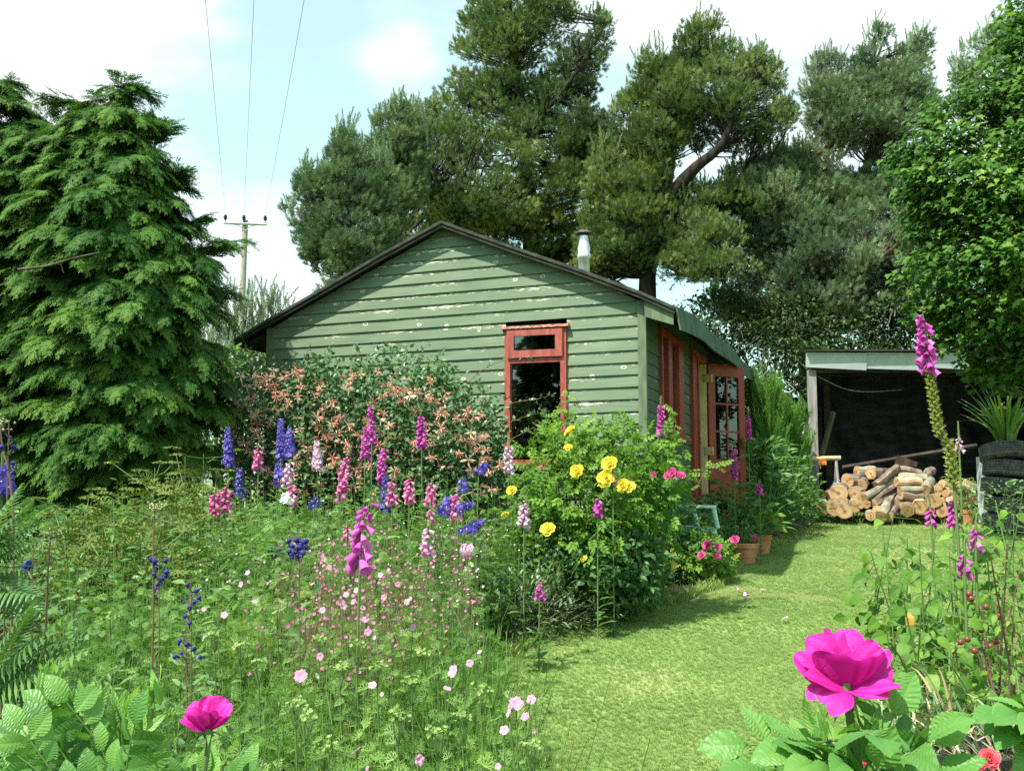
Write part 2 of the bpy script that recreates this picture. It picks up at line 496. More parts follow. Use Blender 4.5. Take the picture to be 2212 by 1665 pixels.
g.add(V, [[i * nx + j, i * nx + j + 1, (i + 1) * nx + j + 1, (i + 1) * nx + j] for i in range(len(ys) - 1) for j in range(nx - 1)])
tag(g.build('lawn', lawn_material()), kind='structure')

# boundary between the bed and the mown grass (x of the edge for each Y)
EDGE = [(-2, .6), (0, .35), (3, .14), (4.4, 0.0), (5.6, -.18), (6.5, -.14), (7.3, .22), (8.0, .80), (8.7, 1.35), (9.3, 1.75), (10.4, 2.15), (11.2, 2.45), (12.2, 2.95), (13.6, 3.7), (14.6, 4.05), (16.4, 4.9)]
def edge_x(Y): return np.interp(Y, [e[0] for e in EDGE], [e[1] for e in EDGE])
m_soil = plain('soil', (0.018, 0.012, 0.008), (0.05, 0.036, 0.022), 14, 0.95, bump=0.8, spec=0.1)
g = MB(); yy = np.linspace(-2, 16.4, 60)
vl = [[-14.0, y, float(zg(y)) + 0.006] for y in yy]
vr = [[edge_x(y) - 0.05 + 0.03 * math.sin(5 * y), y, float(zg(y)) + 0.006] for y in yy]
n = len(yy)
g.add(np.array(vl + vr), [[i, n + i, n + i + 1, i + 1] for i in range(n - 1)])
tag(g.build('flower_bed_soil', m_soil), kind='structure')
g = MB()
RB = [(0.95, -1), (0.98, 1.5), (1.12, 2.6), (1.35, 3.6), (1.75, 4.3), (2.35, 4.9), (3.2, 5.5), (6.5, 6.0), (6.5, -1)]
g.add(np.array([[x, y, float(zg(y)) + 0.006] for x, y in RB]), [[0, 8, 7, 6, 5, 4, 3, 2, 1][::-1]])
tag(g.build('border_soil', m_soil), kind='structure')

# ------------------------------------------------------------------ hut
def board_material(name, base, base2, flake=(0.62, 0.58, 0.46), axis=0, z0=0.0, ex=0.1123, famt=1.0, shear=0.0):
    m, nt, N, L = newmat(name)
    def mn(op, a=None, b=None, c=None):
        n = N.new('ShaderNodeMath'); n.operation = op
        for i, q in enumerate((a, b, c)):
            if q is None: continue
            if isinstance(q, (int, float)): n.inputs[i].default_value = q
            else: L.new(q, n.inputs[i])
        return n.outputs[0]
    p = N.new('ShaderNodeBsdfPrincipled'); o = N.new('ShaderNodeOutputMaterial'); L.new(p.outputs[0], o.inputs[0])
    tc = N.new('ShaderNodeTexCoord'); sp = N.new('ShaderNodeSeparateXYZ'); L.new(tc.outputs['Object'], sp.inputs[0])
    u = sp.outputs[axis]; z = mn('SUBTRACT', sp.outputs[2], mn('MULTIPLY', u, shear))
    q = mn('DIVIDE', mn('SUBTRACT', z, z0), ex); fr = mn('FRACT', q); bi = mn('FLOOR', q)
    uo = mn('ADD', u, mn('MULTIPLY', bi, 3.77))
    cx = N.new('ShaderNodeCombineXYZ'); L.new(mn('MULTIPLY', uo, 1.6), cx.inputs[0]); L.new(mn('MULTIPLY', z, 26.0), cx.inputs[2])
    grain = N.new('ShaderNodeTexNoise'); grain.inputs['Scale'].default_value = 2.0; grain.inputs['Detail'].default_value = 8; L.new(cx.outputs[0], grain.inputs[0])
    c2 = N.new('ShaderNodeCombineXYZ'); L.new(uo, c2.inputs[0]); L.new(mn('MULTIPLY', z, 2.0), c2.inputs[2])
    big = N.new('ShaderNodeTexNoise'); big.inputs['Scale'].default_value = 1.3; big.inputs['Detail'].default_value = 5; L.new(c2.outputs[0], big.inputs[0])
    rr = ramp(N, [base, base2], [0.3, 0.7]); L.new(mn('ADD', mn('MULTIPLY', grain.outputs['Fac'], 0.45), mn('MULTIPLY', big.outputs['Fac'], 0.55)), rr.inputs[0])
    wn = N.new('ShaderNodeTexWhiteNoise'); wn.noise_dimensions = '1D'; L.new(bi, wn.inputs['W'])
    # flakes: ragged horizontal slivers of bare wood, thickest just under each overlap
    c3 = N.new('ShaderNodeCombineXYZ'); L.new(mn('MULTIPLY', uo, 13.0), c3.inputs[0]); L.new(mn('MULTIPLY', z, 95.0), c3.inputs[2])
    fn = N.new('ShaderNodeTexNoise'); fn.inputs['Scale'].default_value = 1.0; fn.inputs['Detail'].default_value = 4; fn.inputs['Roughness'].default_value = 0.6; L.new(c3.outputs[0], fn.inputs[0])
    c4 = N.new('ShaderNodeCombineXYZ'); L.new(mn('MULTIPLY', uo, 1.5), c4.inputs[0]); L.new(bi, c4.inputs[2])
    f2 = N.new('ShaderNodeTexNoise'); f2.inputs['Scale'].default_value = 1.0; f2.inputs['Detail'].default_value = 3; L.new(c4.outputs[0], f2.inputs[0])
    edge = mn('SUBTRACT', 1.0, mn('MULTIPLY', mn('ABSOLUTE', mn('SUBTRACT', fr, 0.80)), 4.2))
    edge = mn('MAXIMUM', edge, -0.55)
    sc = mn('ADD', mn('ADD', fn.outputs['Fac'], mn('MULTIPLY', edge, 0.15)), mn('MULTIPLY', mn('SUBTRACT', f2.outputs['Fac'], 0.5), 0.75))
    sc = mn('ADD', sc, mn('MULTIPLY', mn('SUBTRACT', wn.outputs['Value'], 0.5), 0.10))
    fl = N.new('ShaderNodeMapRange'); L.new(sc, fl.inputs[0]); fl.inputs[1].default_value = 0.69; fl.inputs[2].default_value = 0.74; fl.inputs[3].default_value = 0; fl.inputs[4].default_value = famt
    # knots: pale rings round a greenish heart
    c5 = N.new('ShaderNodeCombineXYZ'); L.new(mn('MULTIPLY', uo, 3.1), c5.inputs[0]); L.new(mn('MULTIPLY', z, 5.4), c5.inputs[1])
    vo = N.new('ShaderNodeTexVoronoi'); vo.voronoi_dimensions = '2D'; vo.inputs['Scale'].default_value = 1.0; L.new(c5.outputs[0], vo.inputs[0])
    sc5 = N.new('ShaderNodeSeparateColor'); L.new(vo.outputs['Color'], sc5.inputs[0])
    rad = mn('MULTIPLY', mn('ADD', sc5.outputs[1], 0.55), 0.052)
    dd = mn('ABSOLUTE', mn('SUBTRACT', vo.outputs['Distance'], rad))
    kn = N.new('ShaderNodeMapRange'); L.new(dd, kn.inputs[0]); kn.inputs[1].default_value = 0.024; kn.inputs[2].default_value = 0.012; kn.inputs[3].default_value = 0; kn.inputs[4].default_value = 1
    kk = mn('MULTIPLY', kn.outputs[0], mn('GREATER_THAN', sc5.outputs[0], 0.62))
    kk = mn('MULTIPLY', kk, famt)
    tot = mn('MAXIMUM', fl.outputs[0], mn('MULTIPLY', kk, 0.75))
    mx = N.new('ShaderNodeMix'); mx.data_type = 'RGBA'; L.new(tot, mx.inputs[0]); L.new(rr.outputs[0], mx.inputs[6]); mx.inputs[7].default_value = (*flake, 1)
    L.new(mx.outputs[2], p.inputs['Base Color'])
    p.inputs['Roughness'].default_value = 0.62; p.inputs['Specular IOR Level'].default_value = 0.3
    b = N.new('ShaderNodeBump'); b.inputs['Strength'].default_value = 0.35; b.inputs['Distance'].default_value = 0.004
    L.new(mn('SUBTRACT', grain.outputs['Fac'], mn('MULTIPLY', tot, 0.6)), b.inputs['Height']); L.new(b.outputs[0], p.inputs['Normal'])
    return m

HUT = np.array([1.2141, 9.24]); HA = math.radians(-19.0)
SH = 0.015
EX = 0.1123; ZB = 2.927                       # board exposure, height of one board line
def roofz(x):                                 # top of roof at local x (ridge at -1.965)
    return 3.215 + 0.435 * (1.965 - abs(x + 1.965)) + SH * x
hut = thing('garden_hut', 'green weatherboarded garden hut with peeling paint and red window and door', 'hut', (HUT[0], HUT[1], 0), HA)
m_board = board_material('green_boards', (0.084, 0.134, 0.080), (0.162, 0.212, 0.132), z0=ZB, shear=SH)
m_shadeside = board_material('shaded_side_boards', (0.030, 0.060, 0.032), (0.052, 0.088, 0.044), axis=1, z0=ZB, famt=0.25)  # wall green darkened: the deep shade of this side is in the colour
m_green = plain('green_trim', (0.075, 0.115, 0.062), (0.13, 0.165, 0.092), 9, 0.65, bump=0.2, stretch=(3, 3, 0.6))
m_felt = plain('roof_felt', (0.018, 0.024, 0.018), (0.05, 0.06, 0.045), 12, 0.9, bump=0.5)
m_barge = plain('barge_wood', (0.012, 0.010, 0.008), (0.05, 0.042, 0.03), 7, 0.85, bump=0.4)
m_eave = plain('green_felt', (0.028, 0.06, 0.036), (0.07, 0.125, 0.075), 5, 0.8, bump=0.3)
m_red = plain('red_stain', (0.24, 0.046, 0.034), (0.36, 0.092, 0.070), 12, 0.5, bump=0.15, stretch=(2, 2, .5))
m_redpale = plain('faded_red', (0.36, 0.10, 0.06), (0.62, 0.48, 0.38), 22, 0.7, lo=0.45, hi=0.7, stretch=(1, 4, 4))
m_shadered = plain('shaded_door_red', (0.19, 0.022, 0.012), (0.26, 0.036, 0.018), 6, 0.45, bump=0.1)  # red lowered so door and side frames carry their shade in the colour
m_cream = plain('cream_wood', (0.55, 0.42, 0.20), (0.66, 0.52, 0.28), 6, 0.6)
m_white = plain('white_edge', (0.75, 0.76, 0.76), (0.55, 0.56, 0.56), 9, 0.6)
m_brass = plain('brass', (0.55, 0.42, 0.18), (0.40, 0.30, 0.14), 20, 0.45, metal=0.5)
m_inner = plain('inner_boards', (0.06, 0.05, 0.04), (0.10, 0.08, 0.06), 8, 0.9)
def glassmat(name, col=(0.01, 0.012, 0.012), a=0.35):
    m, nt, N, L = newmat(name)
    g1 = N.new('ShaderNodeBsdfGlossy'); g1.inputs['Roughness'].default_value = 0.02; g1.inputs[0].default_value = (.95, 1, 1, 1)
    t = N.new('ShaderNodeBsdfTransparent'); t.inputs[0].default_value = (0.72, 0.78, 0.76, 1)
    lw = N.new('ShaderNodeFresnel'); lw.inputs[0].default_value = 1.5
    mt = N.new('ShaderNodeMath'); mt.operation = 'ADD'; mt.inputs[1].default_value = 0.05; mt.use_clamp = True; L.new(lw.outputs[0], mt.inputs[0])
    ms = N.new('ShaderNodeMixShader'); L.new(mt.outputs[0], ms.inputs[0]); L.new(t.outputs[0], ms.inputs[1]); L.new(g1.outputs[0], ms.inputs[2])
    o = N.new('ShaderNodeOutputMaterial'); L.new(ms.outputs[0], o.inputs[0]); return m
m_glass = glassmat('window_glass')

GW = 3.93; LEN = 7.1; ZLO = 0.62
wu0, wu1, wz0, wz1 = -1.344, -0.735, 1.66, 2.965         # gable window hole
b = MB()
k0 = math.floor((ZLO - ZB) / EX); z = ZB + k0 * EX
while z < 4.1:
    zt = z + EX + 0.012
    def xr(zz):       # horizontal limits under the roof at height zz
        h = (zz - 3.215 + 0.055) / 0.435
        if h <= 0: return -GW, -0.0
        return -1.965 - (1.965 - h), -1.965 + (1.965 - h)
    spans = [(-GW + .03, -0.045)]
    if z < wz1 and zt - 0.012 > wz0 + 0.0:
        spans = [(-GW + .03, wu0), (wu1, -0.045)]
    for (a0, a1) in spans:
        lb, rb = xr(z); lt, rt = xr(zt)
        if rb - lb <= 0.02: continue
        lt = min(lt, -1.966); rt = max(rt, -1.964)
        x0b, x1b = max(a0, lb), min(a1, rb); x0t, x1t = max(a0, lt), min(a1, rt)
        if x1b <= x0b: continue
        nseg = max(2, int((x1b - x0b) / 0.25))
        for i in range(nseg):
            f0, f1 = i / nseg, (i + 1) / nseg
            pb = [x0b + (x1b - x0b) * f0, x0b + (x1b - x0b) * f1]; pt = [x0t + (x1t - x0t) * f0, x0t + (x1t - x0t) * f1]
            wob = [0.0018 * math.sin(9 * pb[q] + z * 31) for q in (0, 1)]
            v = [[pb[0], -0.024 + wob[0], z + SH * pb[0]], [pb[1], -0.024 + wob[1], z + SH * pb[1]], [pb[0], 0.0, z + SH * pb[0]], [pb[1], 0.0, z + SH * pb[1]],
                 [pt[0], -0.006, zt + SH * pt[0]], [pt[1], -0.006, zt + SH * pt[1]], [pt[0], 0.0, zt + SH * pt[0]], [pt[1], 0.0, zt + SH * pt[1]]]
            b.hexa(v)
    z += EX
b.build('gable_wall', m_board, hut)
# side wall with window and door holes
S_W = (0.60, 1.85, 1.96, 3.0); S_D = (2.46, 3.73, 0.90, 3.03)
b = MB(); z = ZB + k0 * EX
while z < 3.12:
    zt = z + EX + 0.012; spans = [(0.02, LEN)]
    for (s0, s1, h0, h1) in (S_W, S_D):
        if z + EX * .5 > h0 and z + EX * .5 < h1:
            ns_ = []
            for (a0, a1) in spans:
                if s0 > a0 and s1 < a1: ns_ += [(a0, s0), (s1, a1)]
                else: ns_.append((a0, a1))
            spans = ns_
    for (a0, a1) in spans:
        v = [[0.020, a0, z], [0.0, a0, z], [0.020, a1, z], [0.0, a1, z], [0.006, a0, zt], [0.0, a0, zt], [0.006, a1, zt], [0.0, a1, zt]]
        b.hexa([v[1], v[0], v[3], v[2], v[5], v[4], v[7], v[6]])
    z += EX
b.build('side_wall', m_shadeside, hut)
b = MB()                                        # back gable, far side wall, floor, inner lining
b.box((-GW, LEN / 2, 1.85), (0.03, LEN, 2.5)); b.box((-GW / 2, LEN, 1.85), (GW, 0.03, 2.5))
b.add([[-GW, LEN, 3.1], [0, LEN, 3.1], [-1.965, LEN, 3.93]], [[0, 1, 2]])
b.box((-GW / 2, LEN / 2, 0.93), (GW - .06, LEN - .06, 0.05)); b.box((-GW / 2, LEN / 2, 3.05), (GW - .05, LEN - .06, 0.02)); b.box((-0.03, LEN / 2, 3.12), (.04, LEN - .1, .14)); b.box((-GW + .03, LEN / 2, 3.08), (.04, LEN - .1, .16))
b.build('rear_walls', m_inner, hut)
b = MB()
b.box((-0.018, -0.012, (ZLO + 3.15) / 2), (0.075, 0.055, 3.15 - ZLO))
b.build('corner_post', m_green, hut)
b = MB(); b.box((-GW - .006, -0.012, (ZLO + 3.12) / 2 - 0.02), (0.07, 0.055, 3.10 - ZLO)); b.build('corner_post', m_green, hut)
# roof: two slabs with a little sag, verge 0.15 in front
b = MB(); T = 0.03; ysr = np.array([-0.15, 0.6, 1.4, 2.5, 3.5, 5.0, LEN + .1]); lift = np.interp(ysr, [-.15, 1.4, 3.5, 7.2], [0, .075, .095, .105])
for side in (0, 1):
    xs_ = np.array([-1.965, -1.3, -0.6, 0.0, 0.30]) if side else np.array([-1.965, -2.6, -3.3, -3.93, -4.29])
    grid = [[[x, y, 3.215 + 0.435 * (1.965 - abs(x + 1.965)) + SH * x + (lift[j] if True else 0) * abs(x + 1.965) / 2.2 - 0.008 * math.sin(3 * x) - (0.02 if abs(x + 1.965) > 2.2 else 0)] for x in xs_] for j, y in enumerate(ysr)]
    top = np.array(grid).reshape(-1, 3); bot = top - [0, 0, T]; nx_ = len(xs_); ny_ = len(ysr)
    V = np.concatenate([top, bot]); o_ = nx_ * ny_; F = []
    for j in range(ny_ - 1):
        for i in range(nx_ - 1):
            a = j * nx_ + i; F += [[a, a + 1, a + nx_ + 1, a + nx_], [a + o_, a + nx_ + o_, a + nx_ + 1 + o_, a + 1 + o_]]
    for i in range(nx_ - 1):
        F += [[i, i + o_, i + 1 + o_, i + 1]]; a = (ny_ - 1) * nx_ + i; F += [[a, a + 1, a + 1 + o_, a + o_]]
    for j in range(ny_ - 1):
        a = j * nx_ + nx_ - 1; F += [[a, a + o_, a + nx_ + o_, a + nx_]]
    b.add(V, F)
b.build('roof', m_felt, hut)
for side in (0, 1):                              # barge boards under the verge
    b = MB(); sgn = 1 if side else -1; pts = []
    for x in ([-1.965, -1.3, -0.65, 0.0, 0.30] if side else [-1.965, -2.6, -3.3, -3.93, -4.29]):
        z_ = 3.215 + 0.435 * (1.965 - abs(x + 1.965)) + SH * x - T - 0.003 - 0.008 * math.sin(3 * x) - (0.02 if abs(x + 1.965) > 2.2 else 0)
        pts.append((x, z_))
    for (x0, z0), (x1, z1) in zip(pts[:-1], pts[1:]):
        v = [[x0, -0.135, z0 - .032], [x1, -0.135, z1 - .032], [x0, -0.115, z0 - .032], [x1, -0.115, z1 - .032], [x0, -0.135, z0], [x1, -0.135, z1], [x0, -0.115, z0], [x1, -0.115, z1]]
        b.hexa(v)
    b.build('barge_board', m_barge, hut)
# boxed overhang filler at the right corner and the long eave flap that sags to the rear
b = MB()
v = [[0.022, -0.10, 2.99], [0.285, -0.10, 2.90], [0.022, -0.085, 2.99], [0.285, -0.085, 2.90], [0.022, -0.10, 3.155], [0.285, -0.10, 3.035], [0.022, -0.085, 3.155], [0.285, -0.085, 3.035]]
b.hexa(v); b.build('eave_end_board', m_green, hut)
b = MB(); ye = np.linspace(-0.10, LEN + .1, 16)
for i in range(15):
    y0, y1 = ye[i], ye[i + 1]
    def zz(y): return np.interp(y, [-.15, 1.4, 3.5, 7.2], [3.05, 3.135, 3.165, 3.175]) - T + 0.002
    o0, o1 = 0.312 + .02 * math.sin(2.1 * y0), 0.312 + .02 * math.sin(2.1 * y1); dp = 0.175
    v = [[o0 + .03, y0, zz(y0) - dp], [o0 + .045, y0, zz(y0) - dp], [o1 + .03, y1, zz(y1) - dp], [o1 + .045, y1, zz(y1) - dp], [o0 - .01, y0, zz(y0) + .04], [o0 + .01, y0, zz(y0) + .04], [o1 - .01, y1, zz(y1) + .04], [o1 + .01, y1, zz(y1) + .04]]
    b.hexa(v)
b.build('eave_flap', m_eave, hut)
b = MB()                                         # left side soffit
b.add([[-3.95, -.10, 3.02], [-4.28, -.10, 2.90], [-4.28, LEN, 2.93], [-3.95, LEN, 3.03]], [[0, 1, 2, 3]])
b.box((-4.27, LEN / 2 - .02, 2.94), (0.02, LEN, 0.09)); b.build('left_eave', m_barge, hut)
# flue
b = MB(); b.lathe([(0.072, 3.70), (0.072, 4.30), (0.085, 4.31), (0.085, 4.36), (0.074, 4.38), (0.08, 4.44), (0.062, 4.52), (0.055, 4.56), (0.055, 4.60)], (-1.41, 3.17, 0), 20)
m_steel = plain('steel', (0.75, 0.75, 0.78), (0.55, 0.55, 0.58), 9, 0.35, metal=0.6, bump=0.2)
flue = b.build('flue', m_steel, hut, smooth=True)
b = MB(); b.lathe([(0.0, 4.685), (0.05, 4.675), (0.11, 4.64), (0.112, 4.63), (0.05, 4.64), (0.0, 4.645)], (-1.41, 3.17, 0), 20)
for a in range(3): b.box((-1.41 + .05 * math.cos(a * 2.1), 3.17 + .05 * math.sin(a * 2.1), 4.61), (0.012, 0.012, 0.08))
b.build('flue_cowl', plain('cowl', (0.05, 0.05, 0.05), (0.16, 0.14, 0.12), 20, 0.6, metal=0.4), flue)
# gable window
def shz(x): return SH * x
fr = MB(); zt_ = wz1 - 0.01; sm = (wu0 + wu1) / 2; S_ = shz(sm)
for x in (wu0 + 0.028, wu1 - 0.028): fr.box((x, -0.012, (wz0 + zt_) / 2 + S_), (0.056, 0.07, zt_ - wz0))
fr.box((sm, -0.012, wz0 + .03 + S_), (wu1 - wu0 - .112, 0.068, 0.06)); fr.box((sm, -0.012, 2.655 + S_), (wu1 - wu0 - .112, 0.068, 0.045)); fr.box((sm, -0.012, zt_ - .014 + S_), (wu1 - wu0 - .112, 0.068, 0.028))
win = fr.build('window', m_red, hut)
b = MB()                                          # opening top light
z0_, z1_ = 2.682 + S_, zt_ - .012 + S_; xa, xb = wu0 + .03, wu1 - .03
b.box((xa + .035, -0.055, (z0_ + z1_) / 2), (0.07, 0.03, z1_ - z0_)); b.box((xb - .035, -0.055, (z0_ + z1_) / 2), (0.07, 0.03, z1_ - z0_))
b.box((sm, -0.056, z0_ + .034), (xb - xa - .14, 0.028, 0.068)); b.box((sm, -0.056, z1_ - .028), (xb - xa - .14, 0.028, 0.056))
b.build('top_sash', m_red, win)
b = MB(); b.box((sm, -0.052, (z0_ + z1_) / 2 + .005), (xb - xa - .14, 0.005, z1_ - z0_ - .12)); b.box((sm, -0.005, (wz0 + 2.63) / 2 + .03 + S_), (wu1 - wu0 - .112, 0.005, 2.63 - wz0 - .058)); b.build('pane', m_glass, win)
b = MB(); b.box((sm, -0.042, zt_ + .016 + S_), (wu1 - wu0 + .06, 0.075, 0.024)); b.build('drip_board', m_redpale, win)
b = MB(); b.box((sm, -0.055, wz0 - .012 + S_), (wu1 - wu0 + .08, 0.13, 0.045)); b.build('sill', m_redpale, win)
# side window, two lights
s0, s1, h0, h1 = S_W
fr = MB()
for s, wd in ((s0 + .03, .06), (1.05, .2), (s1 - .15, .30)): fr.box((0.012, s, (h0 + h1) / 2), (0.075, wd, h1 - h0 - .0))
fr.box((0.010, (s0 + s1) / 2, h1 - .035), (0.070, s1 - s0 - .004, 0.07)); fr.box((0.010, (s0 + s1) / 2, h0 + .03), (0.070, s1 - s0 - .004, 0.06))
w2 = fr.build('side_window', m_shadered, hut)
b = MB(); b.box((0.0, (s0 + s1) / 2, (h0 + h1) / 2), (0.005, s1 - s0 - .05, h1 - h0 - .06)); b.build('pane', m_glass, w2)
b = MB(); b.box((-0.05, 1.30, (h0 + h1) / 2 - .05), (0.01, 0.06, h1 - h0 - .12)); b.build('white_curtain_edge', m_white, w2)
b = MB(); b.box((0.045, (s0 + s1) / 2, h0 - .015), (0.14, s1 - s0 + .06, 0.035)); b.build('sill', m_shadered, w2)
# doorway: fixed red side leaf, cream far jamb, open glazed leaf
s0, s1, h0, h1 = S_D; sj = 3.00
b = MB()
b.box((0.015, s0 + .04, (h0 + h1) / 2), (0.08, .08, h1 - h0)); b.box((0.012, sj - .05, (h0 + h1) / 2 - .02), (0.07, .10, h1 - h0 - .04)); b.box((0.012, (s0 + s1) / 2, h1 - .03), (0.072, s1 - s0 - .16, .06))
b.box((0.006, (s0 + sj) / 2, (h0 + h1) / 2 - .03), (0.05, sj - s0 - .18, h1 - h0 - .06))
b.build('door_frame', m_shadered, hut)
b = MB(); b.box((-0.055, s1 - .02, (h0 + h1) / 2 - .03), (0.15, .04, h1 - h0 - .06)); b.build('door_jamb', m_cream, hut)
b = MB(); b.box((-0.03, sj + .012, (h0 + h1) / 2 - .04), (0.05, .022, h1 - h0 - .08)); b.build('weather_strip', m_white, hut)
# leaf in its own frame: x along the leaf from the hinge
ang = math.radians(38.5) - HA
leaf = MB(); Wd, h0l, h1l, th = 0.70, 0.98, 2.985, 0.04
def LB(mb, x0, x1, z0, z1, t=th, mat=0): mb.box(((x0 + x1) / 2, 0, (z0 + z1) / 2), (x1 - x0, t, z1 - z0), mat)
LB(leaf, 0, .125, h0l, h1l); LB(leaf, Wd - .115, Wd, h0l, h1l); LB(leaf, .125, Wd - .115, h1l - .15, h1l); LB(leaf, .125, Wd - .115, h0l, h0l + .20); LB(leaf, .125, Wd - .115, 1.62, 1.78)
zr = np.linspace(1.78, h1l - .15, 4)
for zq in zr[1:-1]: LB(leaf, .125, Wd - .115, zq - .012, zq + .012, .03)
for a_, b_ in zip(zr[:-1], zr[1:]): LB(leaf, .350, .374, a_ + .012, b_ - .012, .03)
LB(leaf, .125, Wd - .115, h0l + .20, 1.62, .018)
dl = leaf.build('door', m_shadered, hut); dl.location = (0.03, s1 + .01, 0); dl.rotation_euler = (0, 0, ang)
b = MB(); LB(b, .125, Wd - .115, 1.79, h1l - .16, .004); b.build('pane', m_glass, dl)
b = MB(); b.box((Wd - .05, .05, 2.0), (0.03, .06, 0.12)); b.box((Wd - .08, .07, 2.03), (0.11, .018, 0.018)); b.box((Wd - .05, -.04, 2.0), (0.03, .04, 0.12)); b.build('handle', m_brass, dl)
for zq in (2.79, 1.88):
    b = MB(); b.box((0.045, s1 - .035, zq), (0.085, .012, .10)); b.tube([[0.09, s1 - .03, zq - .05], [0.09, s1 - .03, zq + .05]], .009, 8); b.box((0.02, s1 - .045, zq), (0.05, .02, .10))
    b.build('hinge', m_brass, hut)
# interior furnishings seen only as dark shapes: a work bench under the window
b = MB(); b.box((-1.3, 5.6, 1.75), (1.8, .6, .05)); 
for q in (-2.1, -.5): b.box((q, 5.6, 1.34), (.08, .5, .77))
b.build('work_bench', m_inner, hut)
# ------------------------------------------------------------------ trees
def barkmat(name, a, b, s=9): return plain(name, a, b, s, 0.9, bump=0.9, stretch=(1, 1, 0.25), spec=0.15)
m_bark = barkmat('pine_bark', (0.014, 0.011, 0.009), (0.048, 0.036, 0.026))
m_barkr = barkmat('ruddy_bark', (0.030, 0.022, 0.014), (0.10, 0.068, 0.042))
m_barkg = barkmat('grey_bark', (0.05, 0.045, 0.035), (0.16, 0.14, 0.11))
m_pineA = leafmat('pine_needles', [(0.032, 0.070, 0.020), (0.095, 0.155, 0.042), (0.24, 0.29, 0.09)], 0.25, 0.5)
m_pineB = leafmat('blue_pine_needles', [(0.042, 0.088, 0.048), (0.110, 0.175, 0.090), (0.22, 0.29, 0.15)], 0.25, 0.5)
m_bud = plain('pine_candle', (0.16, 0.13, 0.07), (0.22, 0.19, 0.10), 8, 0.8)
m_cyp = leafmat('cypress_foliage', [(0.018, 0.062, 0.012), (0.050, 0.135, 0.024), (0.15, 0.275, 0.050)], 0.25, 0.6, 0.15)
m_maple = leafmat('maple_leaves', [(0.030, 0.090, 0.015), (0.075, 0.170, 0.024), (0.23, 0.34, 0.06)], 0.32, 0.5, 0.2)
m_hedge = leafmat('dark_leaves', [(0.014, 0.034, 0.012), (0.035, 0.072, 0.020), (0.085, 0.14, 0.038)], 0.25, 0.45)

NEED = T_needles(18, 0.085, 0.062, 0.011, 1.3)
NEED2 = T_needles(30, 0.24, 0.05, 0.011, 0.6)

def crown_points(polys, Y0, n, mind, thick, k=1.1, front=0.5):
    """clump centres filling a silhouette, given real depth from the distance to its edge"""
    pts = []; tot = sum(abs(area(p)) for p in polys)
    for p in polys:
        m_ = max(3, int(n * abs(area(p)) / tot)); P = sample_poly(p, m_, mind)
        e = edgedist(P, p) / FPX * Y0; th = np.minimum(thick, 0.25 + e * k)
        s_ = R.uniform(-1, 1, len(P)); s_ = np.sign(s_) * np.abs(s_) ** 0.6
        s_ = np.where(R.rand(len(P)) < front, -np.abs(s_), s_)
        for q, t, s, ee in zip(P, th, s_, e): pts.append(np.append(at(q[0], q[1], Y0 + s * t), ee))
    pts = np.array(pts); crown_points.edge = pts[:, 3]
    return pts[:, :3]
def area(p):
    p = np.asarray(p, float); return 0.5 * np.sum(p[:, 0] * np.roll(p[:, 1], -1) - p[:, 1] * np.roll(p[:, 0], -1))

def limb(mb, p0, p1, r0, r1, wob=0.1, n=6, k=5, mat=0, rise=0.0):
    p0 = np.asarray(p0, float); p1 = np.asarray(p1, float); L_ = np.linalg.norm(p1 - p0)
    t = np.linspace(0, 1, k)[:, None]; P = p0 + (p1 - p0) * t
    P = P + np.sin(t * PI) * (R.randn(3) * wob * L_ * np.array([1, 1, .6]) + np.array([0, 0, rise * L_]))
    mb.tube(P, np.linspace(r0, r1, k), n, mat, cap=False); return P

def trunk_from(mb, path, Y0, rads, n=10, base=True, mat=0):
    P = [at(q[0], q[1], Y0 + (q[2] if len(q) > 2 else 0)) for q in path]
    if base:
        b0 = P[0].copy(); P = [np.array([b0[0], b0[1], float(zg(b0[1])) - 0.1])] + P
    S_ = smooth_path(P, 26); rr = np.interp(np.linspace(0, 1, 26), np.linspace(0, 1, len(rads)), rads)
    mb.tube(S_, rr * (1 + 0.05 * R.randn(26)), n, mat); return S_

